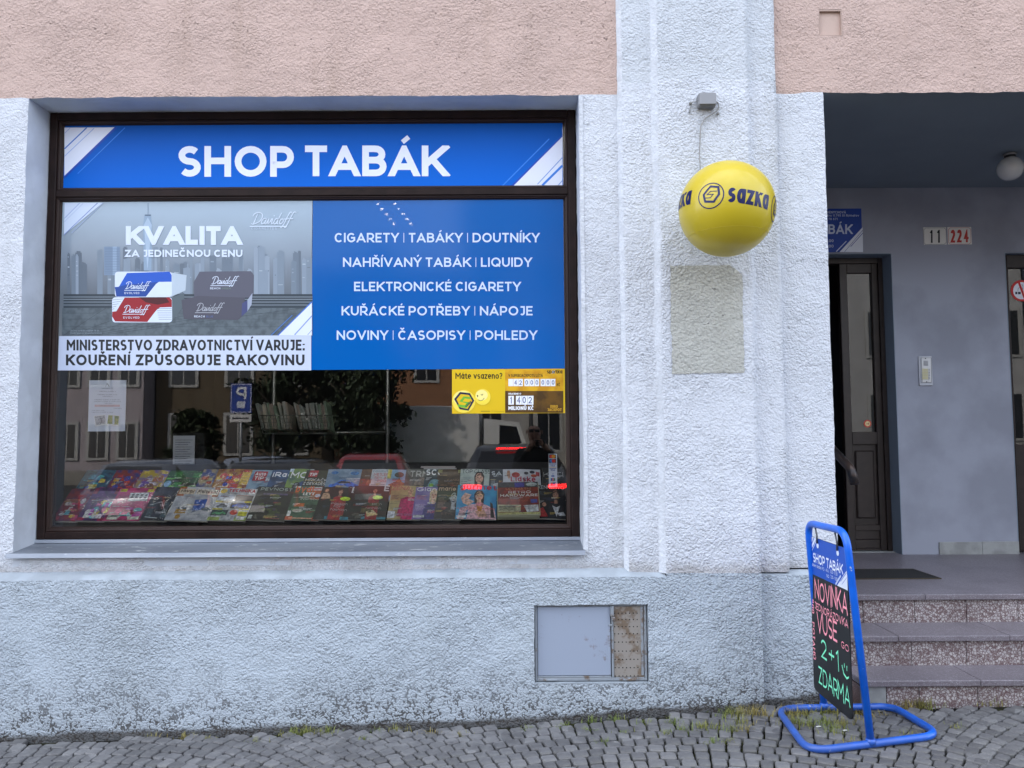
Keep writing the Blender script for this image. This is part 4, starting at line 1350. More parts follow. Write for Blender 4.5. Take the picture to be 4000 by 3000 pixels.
# --- card payment sticker
a_, b_ = at(2143, 1773, FILM_Y), at(2177, 1902, FILM_Y)
stk = film('payment_card_sticker', a_.x, b_.x, b_.z, a_.z, ink('dfe5ee'), 'narrow white strip of payment card symbols stuck low on the pane', 'sticker')
a_, b_ = None, None
cs = crop(1700, 1400, 2.2117, FILM_Y)
it = [('r', 984, 829, 1043, 864, ink('1c1c22')), ('e', 1004, 847, 16, 15, ink('d8322a')), ('e', 1022, 847, 16, 15, ink('e89a22')), ('r', 984, 868, 1044, 903, ink('1c1c22')), ('e', 1005, 886, 16, 15, ink('3a86d8')), ('e', 1023, 886, 16, 15, ink('d8322a')),
      ('r', 986, 909, 1045, 915, ink('24459c')), ('t', 'VISA', 996, 934, 1034, 14, .2, ink('24459c')), ('r', 986, 938, 1045, 942, ink('d8a422')), ('r', 987, 950, 1046, 955, ink('24459c')), ('t', 'VISA', 997, 972, 1035, 14, .2, ink('24459c')),
      ('t', 'V', 1010, 1005, 1024, 13, .18, ink('24459c')), ('r', 1003, 1010, 1030, 1022, ink('3a66b8')), ('r', 998, 1034, 1010, 1058, ink('2a5aa8')), ('r', 1012, 1032, 1022, 1060, ink('c83a4a')), ('r', 1024, 1034, 1036, 1058, ink('3a8a5a')), ('p', [(1000, 1074), (1042, 1070), (1036, 1096), (996, 1098)], ink('2a6aa8')), ('p', [(1000, 1074), (1016, 1072), (1010, 1097), (996, 1098)], ink('c83a4a'))]
art('card_symbols', cs, FRONT, it, stk)

# --- small notice taped inside the pane
c4 = crop(150, 1400, 2.0109, FILM_Y)
a_, b_ = at(150 + 400 / 2.0109, 1400 + 172 / 2.0109, FILM_Y), at(150 + 680 / 2.0109, 1400 + 572 / 2.0109, FILM_Y)
note = film('paper_notice', a_.x, b_.x, b_.z, a_.z, ink('dfe6f4'), 'white paper notice with two small photographs taped to the pane', 'notice')
it = [('s', [(528, 222), (540, 196), (552, 220)], 3, ink('7a8290')), ('s', [(545, 200), (560, 222)], 3, ink('7a8290')), ('r', 442, 364, 640, 380, ink('d8b8bc'))]
for x0, x1, y in ((498, 586, 238), (478, 608, 262), (466, 618, 288), (505, 582, 302), (442, 644, 328), (438, 648, 342), (520, 580, 356), (482, 600, 376), (592, 660, 396), (420, 520, 412), (420, 590, 426)):
    it.append(('t', 'nabídka služeb a rezervace'[:max(6, int((x1 - x0) / 8))], x0, y, x1, 8, .13, ink('7c8494'), {'track': .12}))
it += [('p', [(438, 452), (530, 440), (538, 522), (450, 536)], ink('f2f4f6')), ('p', [(444, 456), (526, 446), (531, 512), (453, 524)], photo_ink('b8bcc2', '7c8088', 40)), ('s', [(492, 466), (497, 500), (485, 520)], 5, ink('2c3036')), ('s', [(494, 478), (508, 470)], 4, ink('2c3036')),
       ('p', [(548, 440), (642, 448), (634, 534), (536, 524)], ink('f2f4f6')), ('p', [(553, 446), (636, 453), (630, 522), (543, 513)], photo_ink('5f7a3a', 'a8a84a', 40)), ('r', 585, 452, 600, 516, ink('cfd8de'))]
art('notice_print', c4, FRONT, it, note)

# ================================================================== THE YELLOW BALL SIGN
BC = Vector((1.112, -.40, 2.796)); BR = .243
ball = tag(empty('ball_sign', BC), 'round yellow ball sign with dark blue lettering hanging before the pilaster', 'sign')
def ball_mat():
    s = Nodes('yellow_plastic')
    s.color(s.mix(s.math('MULTIPLY', s.ramp(s.noise(7, 4), [(.5, 0.0), (.75, 1.0)]), .25), (.57, .44, .011), (.47, .36, .010)))
    s.b.inputs['Coat Weight'].default_value = .35; s.b.inputs['Coat Roughness'].default_value = .12
    return s.done(.42, .5)
bm = bmesh.new()
bmesh.ops.create_uvsphere(bm, u_segments=72, v_segments=44, radius=BR)
from_bm('ball', bm, ball_mat(), ball, True, True)
tocam = (CAM - BC); azc = math.atan2(tocam.x, -tocam.y)
tiltm = Matrix.Rotation(R(8), 3, Vector((tocam.x, tocam.y, 0)).normalized() * -1)
def bsph(u, v):
    a = azc + u
    return tiltm @ (Vector((math.cos(v) * math.sin(a), -math.cos(v) * math.cos(a), math.sin(v))) * (BR + .0004))
def bn(u, v): return bsph(u, v).normalized()
NAVY = ink('151c52', .3)
def logo(u0):
    k = .262
    o = [('s', [(u0 + k * math.cos(R(a)), k * math.sin(R(a))) for a in range(0, 361, 12)], .022, NAVY)]
    hexa = [(-.03, .19), (.135, .17), (.17, .02), (.08, -.13), (-.10, -.12), (-.15, .02), (-.03, .19)]
    o.append(('s', [(u0 + x, y) for x, y in hexa],   .044, NAVY))
    o.append(('s', [(u0 + .125, .085), (u0 - .01, .085), (u0 - .075, .02), (u0 + .055, .02), (u0 - .0, -.05), (u0 - .115, -.05)], .016, NAVY))
    return o
def word(u0): return [('t', 'sazκa', u0, -.13, u0 + .93, .385, .185, NAVY, {'track': .09})]
def dens(items):
    return items
tube('seam', [Vector((math.cos(k * math.pi / 36), math.sin(k * math.pi / 36), 0)) * (BR * math.cos(.62)) + Vector((0, 0, -BR * math.sin(.62))) for k in range(72)], .0011, MATS.setdefault('seam', mat('yellow_seam', (.5, .39, .012), .5)), ball, 6, True, True)
art('emblem', bsph, bn, logo(-.315), ball, down=False, lift=.0004, step=.00005, local=True, fine=.05)
art('emblem', bsph, bn, logo(1.36), ball, down=False, lift=.0004, step=.00005, local=True, fine=.05)
art('lettering', bsph, bn, word(.03), ball, down=False, lift=.0004, step=.00005, local=True, fine=.05)
art('lettering', bsph, bn, word(-1.72), ball, down=False, lift=.0004, step=.00005, local=True, fine=.05)
M_GREYPL = mat('grey_plastic_box', (.22, .225, .235), .55, var=.3, vscale=20)
tube('mounting_arm', [(1.15, -.07, 2.80), (1.13, -.2, 2.80)], .016, mat('steel_grey', (.3, .31, .33), .4, .6), ball)
cylv, cylf = tube_data([(1.155, -.068, 2.80), (1.154, -.08, 2.80)], .05, 20)
mesh('wall_flange', cylv, cylf, M_GREYPL, ball)
box('junction_box', 1.047, 1.148, -.135, -.072, 3.462, 3.538, M_GREYPL, ball, .012, seg=3)
box('box_lid', 1.052, 1.143, -.139, -.1345, 3.468, 3.533, mat('grey_plastic_lid', (.27, .275, .29), .5), ball, .002)
M_CABLE = mat('grey_white_cable', (.30, .30, .295), .6)
pth = round_path([(1.145, -.10, 3.50), (1.166, -.10, 3.49), (1.168, -.10, 3.455), (1.135, -.10, 3.43), (1.09, -.09, 3.405), (1.065, -.09, 3.36), (1.055, -.09, 3.2), (1.062, -.10, 3.0), (1.085, -.12, 2.93), (1.12, -.17, 2.84)], .03, 5)
tube('cable', pth, .0042, M_CABLE, ball, 8)
tube('cable', round_path([(1.05, -.10, 3.50), (1.022, -.085, 3.502), (1.012, -.082, 3.47), (1.008, -.08, 3.44)], .012, 4), .0025, M_CABLE, ball, 6)
for x, z in ((1.166, 3.435), (1.012, 3.498)):
    box('cable_clip', x - .006, x + .006, -.092, -.073, z - .006, z + .006, M_CABLE, ball, .002)

# ================================================================== METER CABINET
CY = -.052
cab = tag(empty('meter_cabinet', ((NI[0] + NI[1]) / 2, CY, NI[2])), 'rusty grey metal meter cabinet set in the plinth below the window', 'cabinet')
def rusty(name, base, amount, scale=9.0, lo=.5):
    s = Nodes(name)
    n = s.noise(scale, 8, .7)
    f = s.ramp(n, [(lo, 0.0), (lo + .1, 1.0)])
    rust = s.mix(s.noise(60, 4), (.07, .045, .028), (.22, .14, .075))
    s.color(s.mix(s.math('MULTIPLY', f, amount), base, rust)); s.bump(f, .25, .003)
    return s.done(.62, .35, .1)
M_CABD = rusty('grey_paint_scuffed', (.32, .37, .46), .8, 11, .60)
M_CABR = rusty('tan_weathered_plate', (.30, .275, .245), .75, 12, .50)
M_CABF = rusty('grey_frame_weathered', (.27, .30, .33), .9, 14, .54)
x0, x1, z0, z1 = NI[0] + .006, NI[1] - .006, NI[2] + .006, NI[3] - .006
box('back', NI[0], NI[1], -.01, .0, NI[2], NI[3], mat('cabinet_dark', (.012, .011, .01), .9), cab)
for a in ((x0, x0 + .012, z0, z1), (x1 - .014, x1, z0, z1)): box('frame_side', a[0], a[1], CY, CY + .03, a[2], a[3], M_CABF, cab, .002)
box('frame_top', x0 + .012, x1 - .014, CY + .001, CY + .03, z1 - .008, z1, M_CABF, cab, .002)
box('frame_bottom', x0 + .012, x1 - .014, CY + .001, CY + .03, z0, z0 + .016, M_CABF, cab, .002)
xm = x0 + .415
box('door', x0 + .014, xm - .004, CY + .006, CY + .014, z0 + .026, z1 - .010, M_CABD, cab, .003)
box('door_lip', x0 + .014, xm - .004, CY + .002, CY + .012, z0 + .0175, z0 + .0245, M_CABF, cab, .001)
box('frame_post', xm, xm + .011, CY - .002, CY + .03, z0 + .0165, z1 - .0085, M_CABF, cab, .002)
box('latch', xm - .006, xm + .014, CY - .012, CY - .0025, z1 - .06, z1 - .004, M_CABF, cab, .003)
box('latch', xm - .002, xm + .020, CY - .014, CY - .0025, z1 - .082, z1 - .063, M_CABF, cab, .003)
box('latch_pin', xm - .014, xm + .004, CY - .008, CY - .0025, z1 - .112, z1 - .100, M_CABF, cab, .002)
vx0, vx1, vz0, vz1 = xm + .012, x1 - .016, z0 + .018, z1 - .0095
box('vent_plate', vx0, vx1, CY + .006, CY + .012, vz0, vz1, M_CABR, cab, .001)
box('vent_edge', vx1 - .016, vx1 - .002, CY + .002, CY + .0055, vz0 + .01, vz1 - .002, M_CABF, cab, .001)
M_HOLE = mat('hole_black', (.004, .004, .004), .95)
hole_rows = [.036, .070, .108, .146, .190, .238, .282, .326, .370]
for dz in hole_rows:
    for k in range(7):
        hx, hz = vx0 + .006 + k * .0205, vz1 - dz
        V, F = tube_data([(hx, CY + .0065, hz), (hx, CY + .0052, hz)], .0034, 8)
        mesh('vent_hole', V, F, M_HOLE, cab)
for x in (x0 + .05, xm + .06):
    box('hinge', x, x + .07, CY - .006, CY + .0005, z0 + .001, z0 + .012, M_CABF, cab, .003)

# ================================================================== PORCH FITTINGS
ls = tag(empty('globe_lamp', (3.50, .98, TOP)), 'white glass globe lamp on the dark porch ceiling', 'lamp')
V, F = tube_data([(3.5, .98, TOP), (3.5, .98, TOP - .016)], .042, 20); mesh('ceiling_rose', V, F, mat('lamp_chrome', (.35, .34, .32), .35, .7), ls, True)
V, F = tube_data([(3.5, .98, TOP - .0165), (3.5, .98, TOP - .036)], .036, 20); mesh('neck', V, F, mat('lamp_black', (.01, .01, .012), .4), ls, True)
bm = bmesh.new(); bmesh.ops.create_uvsphere(bm, u_segments=32, v_segments=20, radius=.083, matrix=Matrix.Translation((3.497, .98, 3.480)))
from_bm('globe', bm, mat('opal_glass', (.62, .62, .60), .25, coat=.3), ls, True)

def plate(name, px0, px1, py0, py1, Y, mt, label, cat, th=.004, bev=.0015, group=None):
    a, b = at(px0, py0, Y), at(px1, py1, Y)
    o = box(name, a.x, b.x, Y - th, Y - .0005, b.z, a.z, mt, None, bev)
    return tag(o, label, cat, group)

EN = mat('enamel_white', (.70, .70, .66), .3, coat=.4)
c7 = crop(3400, 450, 3.0167, PYB - .0045)
n1 = plate('house_number_plate', 3605, 3697.5, 888, 956, PYB, EN, 'white enamel plate with black number 11 on the porch wall', 'number plate')
art('digits', c7, FRONT, [('s', [(650, 1330), (870, 1328), (890, 1350), (892, 1500), (872, 1520), (650, 1524), (632, 1504), (630, 1350), (650, 1330)], 4, ink('6a6f74')), ('t', '1', 697, 1505, 733, 152, .14, ink('10121c')), ('t', '1', 780, 1503, 818, 152, .14, ink('10121c'))], n1)
n2 = plate('house_number_plate', 3699.5, 3796, 887, 955, PYB, EN, 'white enamel plate with red number 224 on the porch wall', 'number plate')
art('digits', c7, FRONT, [('s', [(940, 1328), (1160, 1326), (1182, 1346), (1184, 1498), (1162, 1518), (942, 1520), (922, 1500), (918, 1350), (940, 1328)], 4, ink('b04a44')), ('t', '2', 945, 1502, 998, 152, .17, ink('b8332e')), ('t', '2', 1020, 1500, 1075, 152, .17, ink('b8332e')), ('t', '4', 1100, 1498, 1156, 152, .17, ink('b8332e'))], n2)

c9 = crop(3150, 300, 1.3824, PYB - .0065)
a_, b_ = at(3365.5, 815, PYB), at(3369, 985, PYB)
ts = box('tobacconist_sign', b_.x - .56, b_.x, PYB - .006, PYB - .0005, b_.z, a_.z, ink('123f9c'), None, .001)
tag(ts, 'blue shop name and opening hours sign above the dark doorway', 'sign')
LG = ink('c9d4ea')
it = [('t', 'HENYCHOVÁ', 112, 738, 213, 13, .18, LG), ('t', 'Míru 11,795 01 Rýmařov', 103, 755, 284, 12, .17, LG), ('t', '7 78 671', 103, 774, 168, 12, .17, LG), ('t', 'SHOP TABÁK', -165, 849, 248, 52, .18, LG, {'track': .1}), ('t', '5.30 - 17.00', 30, 893, 146, 15, .16, LG), ('t', '7.00 - 11.00', 30, 922, 146, 15, .16, LG),
      ('p', [(303, 812), (305, 947), (178, 947)], ink('dfe5f0')), ('s', [(160, 945), (215, 888)], 5, ink('c9d4ea')), ('s', [(238, 918), (303, 845)], 3, ink('123f9c')), ('s', [(205, 946), (303, 830)], 2, ink('123f9c'))]
art('lettering', c9, FRONT, it, ts, lift=.0006)

ic = plate('door_intercom', 3585, 3641, 1392, 1506, PYB, mat('intercom_surround', (.48, .5, .54), .6), 'white intercom panel with yellow name tags on the porch wall', 'intercom', .012)
ci = crop(3400, 900, 2.765, PYB - .0125)
a_, b_ = at(3595, 1397, PYB), at(3636, 1495, PYB)
box('face_plate', a_.x, b_.x, PYB - .016, PYB - .0121, b_.z, a_.z, mat('intercom_face', (.55, .56, .57), .4, .3), ic, .001)
it = [('r', 541, 1376, 656, 1379, ink('3a4048')), ('r', 541, 1641, 656, 1644, ink('3a4048')), ('r', 541, 1376, 544, 1644, ink('3a4048')), ('r', 653, 1376, 656, 1644, ink('3a4048'))]
for k in range(9): it.append(('r', 570, 1410 + k * 6, 620, 1413 + k * 6, ink('6a7078')))
for k in range(7): it += [('r', 555, 1494 + k * 17, 618, 1508 + k * 17, ink('c4bf98')), ('e', 630, 1501 + k * 17, 5, 5, ink('4a5058'))]
it += [('e', 589, 1384, 6, 6, ink('2c3036')), ('e', 602, 1636, 6, 6, ink('2c3036'))]
art('buttons', ci, FRONT, it, ic, lift=.0042)

# no-smoking disc on the pane of the house door
NY = DY - .0765
cn = crop(3400, 900, 2.765, NY)
p0 = at(3400 + 1632 / 2.765, 900 + 652 / 2.765, NY)
V, F = tube_data([(p0.x, NY, p0.z), (p0.x, NY - .0015, p0.z)], .086, 40)
ns = mesh('no_smoking_sign', V, F, ink('c42a2a')); tag(ns, 'round red no smoking sticker on the right hand door glass', 'sign')
it = [('e', 1632, 652, 93, 93, ink('e3e8f0')), ('r', 1562, 664, 1622, 690, ink('161a3a')), ('r', 1585, 664, 1592, 690, ink('e3e8f0')), ('r', 1622, 664, 1700, 690, ink('f4f6fa')), ('s', [(1590, 655), (1594, 625), (1612, 618)], 4, ink('3a3f58')), ('s', [(1640, 655), (1644, 600), (1632, 580)], 4, ink('3a3f58')), ('s', [(1600, 560), (1668, 745)], 24, ink('c42a2a'))]
art('pictogram', cn, FRONT, it, ns, lift=.0022)
p0 = at(3389, 1655, DY + .02)
V, F = tube_data([(p0.x, DY + .0205, p0.z), (p0.x, DY + .0195, p0.z)], .030, 28)
n18 = mesh('age_limit_sticker', V, F, ink('c8392e')); tag(n18, 'small round red and white sticker on the door pane', 'sticker')
c18 = crop(3389, 1655, 1, DY + .0195)
art('print', c18, FRONT, [('e', 0, 0, 10, 10, ink('e8d9a0')), ('t', '18', -6, 4, 6, 8, .2, ink('8a2a22'))], n18)

# handrail on the porch side wall
M_RAIL = mat('worn_dark_iron', (.022, .022, .025), .38, .5, var=.9, vscale=14, dark=(.055, .036, .028))
hr = tag(empty('handrail', (1.965, .2, 1.4)), 'worn dark metal handrail end curving down beside the doorway', 'handrail')
tube('rail', round_path([(1.965, 1.5, 2.02), (1.965, .40, 1.525), (1.965, .19, 1.432), (1.975, .165, 1.345)], .05, 7), .0255, M_RAIL, hr, 16)
for y, z in ((1.3, 1.93), (.62, 1.622)):
    tube('bracket', [(1.965, y, z - .02), (1.95, y, z - .06), (PX0 - .003, y, z - .07)], .009, M_RAIL, hr, 8)

# doormat grating sunk in the landing
mt_ = tag(empty('doormat_grating', (2.4, .9, FLOOR)), 'dark ribbed doormat grating sunk in the porch landing', 'doormat')
M_MAT = mat('doormat_rubber', (.012, .012, .013), .8); M_MATF = mat('doormat_frame', (.07, .055, .035), .5, .5)
box('mat_bed', 2.0, 2.757, .735, 1.075, FLOOR + .0005, FLOOR + .002, M_MAT, mt_)
for k in range(11):
    box('rib', 2.006, 2.751, .745 + k * .03, .757 + k * .03, FLOOR + .002, FLOOR + .008, M_MAT, mt_)
for a in ((2.0, 2.757, .729, .735), (2.0, 2.757, 1.075, 1.081), (2.757, 2.763, .729, 1.081)):
    box('mat_frame', a[0], a[1], a[2], a[3], FLOOR + .0005, FLOOR + .007, M_MATF, mt_)

# ================================================================== THE PAVEMENT SIGN
def chipped_blue():
    s = Nodes('blue_gloss_paint')
    c = s.mix(s.ramp(s.noise(9, 4), [(.4, 0.0), (.65, 1.0)]), (.0, .105, .58), (.0, .13, .70))
    c = s.mix(s.ramp(s.noise(48, 3, .6), [(.70, 0.0), (.73, 1.0)]), c, (.42, .45, .50))
    c = s.mix(s.math('MULTIPLY', s.ramp(s.math('ADD', s.xyz()['Z'], s.math('MULTIPLY', s.math('SUBTRACT', s.noise(14, 4), .5), .12)), [(.22, 1.0), (.29, 0.0)]), .45), c, (.06, .07, .10))
    s.color(c); s.b.inputs['Coat Weight'].default_value = .25
    return s.done(.36, .5)
M_BLUEP = chipped_blue()
stand = tag(empty('pavement_sign', (1.62, -.46, ground_z(1.62, -.46))), 'blue tubular pavement sign with hanging black chalk board', 'sign')
TR = .0175
def gp(x, y, h=TR): return Vector((x, y, ground_z(x, y) + .010 + h))
base = round_path([gp(1.375, -.175), gp(1.335, -.715), gp(1.965, -.665), gp(1.93, -.285)], .10, 8, True)
tube('base_frame', base, TR, M_BLUEP, stand, 14, True)
pb, pf = gp(1.605, -.222, .02), gp(1.628, -.693, .02)
arch = round_path([pb, Vector((1.537, -.252, 1.176)), Vector((1.543, -.700, 1.187)), pf], .085, 8)
tube('upright_frame', arch, TR, M_BLUEP, stand, 14)
for p in (pb, pf):
    V, F = tube_data([p + Vector((0, 0, -.004)), p + Vector((0, 0, .022))], TR + .004, 14); mesh('weld_collar', V, F, M_BLUEP, stand, True)
# board: hangs in the plane x = BX, lettering on the side facing the square's left
BX = 1.552
by0, by1, bz0, bz1 = -.232, -.680, .322, 1.105
M_CHALK = mat('chalk_board_black', (.012, .013, .014), .55, var=.4, vscale=14)
prof = []
for cy, cz, a in ((by0 - .03, bz1 - .03, 0), (by1 + .03, bz1 - .03, 90), (by1 + .03, bz0 + .03, 180), (by0 - .03, bz0 + .03, 270)):
    prof += [(cy + .03 * math.cos(R(a + k * 22.5)), cz + .03 * math.sin(R(a + k * 22.5))) for k in range(5)]
extrude_profile('chalk_board', prof, 'x', BX, BX + .006, M_CHALK, stand)
BW, BH = by0 - by1, bz1 - bz0
fb = lambda u, v: Vector((BX, by0 - u * BW, bz1 - v * BH))
LEFT = Vector((-1, 0, 0))
hd = [('p', [(.05, .0), (.95, .0), (1.0, .03), (1.0, .245), (0, .245), (0, .03)], ink('1450b8')), ('p', [(.0, .03), (.05, .0), (.22, .0), (.0, .11)], ink('dfe6f4')), ('s', [(.0, .085), (.14, .005)], .010, ink('1450b8')), ('s', [(.0, .13), (.20, .02)], .006, ink('dfe6f4')),
      ('p', [(1.0, .125), (1.0, .245), (.74, .245)], ink('dfe6f4')), ('s', [(.70, .243), (.84, .175)], .014, ink('c9d4ea')), ('s', [(.83, .21), (.98, .145)], .005, ink('1450b8')), ('s', [(.86, .225), (.99, .17)], .003, ink('1450b8')),
      ('t', 'SHOP TABÁK', .10, .162, .90, .062, .19, ink('e9eefc'), {'track': .08, 'space': .26}), ('t', 'Prodejní doba: PO - PÁ', .02, .190, .53, .020, .17, ink('d5def2')), ('t', '5.30 - 17.00', .58, .186, .76, .022, .16, ink('d5def2')), ('t', 'SO', .47, .222, .54, .020, .17, ink('d5def2')), ('t', '7.00 - 11.00', .58, .218, .76, .022, .16, ink('d5def2'))]
art('header_sheet', fb, LEFT, hd, stand, lift=.0006, step=.00008)
PKC = ink('ffa2b0', .7); MNT = ink('86f0c4', .7)
ch = [('t', 'NOVINKA', .12, .392, .98, .122, .125, PKC, {'hand': 1.0, 'track': .12}), ('t', 'JEDNORÁZOVKA', .10, .466, .98, .046, .15, PKC, {'hand': 1.0, 'track': .14}),
      ('t', 'VUSE', .16, .600, .70, .125, .12, PKC, {'hand': 1.0, 'track': .1}), ('t', 'GO', .80, .607, .98, .040, .13, PKC, {'hand': 1.0}),
      ('t', '2+1', .26, .755, .72, .120, .115, MNT, {'hand': 1.0, 'track': .2}), ('s', [(.80, .71), (.84, .755), (.91, .77), (.96, .755)], .012, MNT), ('s', [(.86, .69), (.86, .715)], .012, MNT), ('s', [(.92, .695), (.92, .725)], .012, MNT),
      ('t', 'ZDARMA', .16, .930, .97, .110, .115, MNT, {'hand': 1.0, 'track': .12})]
art('chalk_lettering', fb, LEFT, ch, stand, lift=.0006, step=.00008)
# the upright line reads downwards along the board's inner edge
fv = lambda u, v: Vector((BX, by0 - (.015 + v) * BW, bz1 - u * BH))
art('chalk_lettering', fv, LEFT, [('t', '800', .41, 0, .505, .062, .13, PKC, {'hand': .8}), ('t', 'POTAHŮ', .56, 0, .80, .062, .13, PKC, {'hand': .8})], stand, down=False, lift=.0006)
M_HOOK = mat('hook_steel', (.10, .105, .12), .35, .8)
for u in (.24, .78):
    y = by0 - u * BW
    tube('hook', [(1.541, y, 1.168), (1.545, y - .012, 1.12), (BX - .006, y - .004, 1.085), (BX + .012, y, 1.078)], .0045, M_HOOK, stand, 8)
    V, F = tube_data([(BX - .0012, y - .004, 1.070), (BX - .003, y - .004, 1.070)], .013, 14); mesh('eyelet', V, F, ink('dfe6f4'), stand)


# ================================================================== THE WINDOW DISPLAY
TILT = R(39)
SL0 = Vector((0, .290, 1.118))                        # lower edge of the sloping display board
SV = Vector((0, math.cos(TILT), math.sin(TILT)))      # up the slope
SN = Vector((0, -math.sin(TILT), math.cos(TILT)))     # off the slope
M_FELT = mat('display_board_black', (.010, .010, .012), .9)
shelf = tag(empty('display_shelf', (-1.19, .29, 1.08)), 'black sloping display shelf along the foot of the shop window', 'shelf')
def slope(u, v, n=0.0): return Vector((u, 0, 0)) + SL0 + SV * v + SN * n
V = [slope(u, v, n) for n in (-.012, -.024) for u, v in ((GX0 - .05, -.035), (GX1 + .05, -.035), (GX1 + .05, .56), (GX0 - .05, .56))]
mesh('board', V, [(0, 1, 2, 3), (7, 6, 5, 4), (0, 4, 5, 1), (1, 5, 6, 2), (2, 6, 7, 3), (3, 7, 4, 0)], M_FELT, shelf)
box('ledge', GX0 - .05, GX1 + .05, .262, .31, 1.075, 1.100, M_FELT, shelf)
for x in (-2.6, -1.2, .25): box('support', x - .02, x + .02, .62, .66, .1, 1.40, M_FELT, shelf)

T = lambda s, x0, y, x1, cap, w, c, **k: ('t', s, x0, y, x1, cap, w, ink(c), k)
def cov(h):
    """Ink of a printed photograph: the colour broken up by darker and lighter detail."""
    c = lin(h)
    return mat('coverphoto_' + h, tuple(min(1, x * 1.25 + .01) for x in c), .4, spec=.35, var=1, vscale=70, dark=tuple(x * .45 for x in c), vmin=.3, vmax=.62)
Rc = lambda x0, y0, x1, y1, c: ('r', x0, y0, x1, y1, cov(c) if isinstance(c, str) else c)
El = lambda cx, cy, rx, ry, c: ('e', cx, cy, rx, ry, cov(c) if isinstance(c, str) else c)
Po = lambda p, c: ('p', p, cov(c) if isinstance(c, str) else c)


def woman(cx, top, s, hair, skin, cloth, lips='b03038'):
    """Head and shoulders on a cover; s = face height."""
    return [Po([(cx - s * .42, top + s * 1.3), (cx - s * .48, top + s * .3), (cx - s * .25, top - s * .12), (cx + s * .25, top - s * .12), (cx + s * .48, top + s * .3), (cx + s * .42, top + s * 1.3)], hair),
            Po([(cx - s * 1.05, 1.0), (cx - s * .95, top + s * 1.75), (cx - s * .3, top + s * 1.35), (cx + s * .3, top + s * 1.35), (cx + s * .95, top + s * 1.75), (cx + s * 1.05, 1.0)], cloth),
            Po([(cx - s * .17, top + s * .8), (cx + s * .17, top + s * .8), (cx + s * .22, top + s * 1.45), (cx - s * .22, top + s * 1.45)], skin), El(cx, top + s * .5, s * .36, s * .5, skin),
            Po([(cx - s * .38, top + s * .42), (cx - s * .33, top + s * .08), (cx, top - s * .05), (cx + s * .33, top + s * .08), (cx + s * .38, top + s * .42), (cx + s * .1, top + s * .14)], hair),
            El(cx - s * .15, top + s * .45, s * .07, s * .035, '2a2226'), El(cx + s * .15, top + s * .45, s * .07, s * .035, '2a2226'), Po([(cx - s * .03, top + s * .46), (cx + s * .05, top + s * .66), (cx - s * .05, top + s * .66)], 'b98a78'), El(cx, top + s * .78, s * .12, s * .04, lips)]


def auto(x, y, s, c, g='1c2430'):
    """Car seen from the front quarter on a cover; s = its length."""
    return [Po([(x, y), (x + .02 * s, y - .14 * s), (x + .22 * s, y - .2 * s), (x + .38 * s, y - .32 * s), (x + .66 * s, y - .32 * s), (x + .84 * s, y - .19 * s), (x + s, y - .13 * s), (x + s, y)], c),
            Po([(x + .27 * s, y - .2 * s), (x + .40 * s, y - .29 * s), (x + .64 * s, y - .29 * s), (x + .76 * s, y - .19 * s)], g), El(x + .22 * s, y, .1 * s, .075 * s, '101216'), El(x + .78 * s, y, .1 * s, .075 * s, '101216'), El(x + .22 * s, y, .05 * s, .04 * s, '8a9098'), El(x + .78 * s, y, .05 * s, .04 * s, '8a9098')]


def blocks(seed, cols, n=10, y0=.2):
    r = random.Random(seed); o = []
    for k in range(n):
        x, y = r.uniform(.02, .75), r.uniform(y0, .86); w, h = r.uniform(.12, .3), r.uniform(.05, .15); c = r.choice(cols)
        o.append(Po([(x, y), (x + w, y + r.uniform(-.02, .02)), (min(.99, x + w + .02), y + h), (x - .01, y + h + r.uniform(-.01, .02))], c) if r.random() < .5 else El(min(.86, x + w / 2), y + h / 2, min(w, .22) / 2, h / 2 * 1.2, c))
    return o


def lines_(x0, y0, x1, n, c, dy=.035, h=.012):
    return [Rc(x0, y0 + k * dy, x1 - (k % 3) * .05, y0 + k * dy + h, c) for k in range(n)]


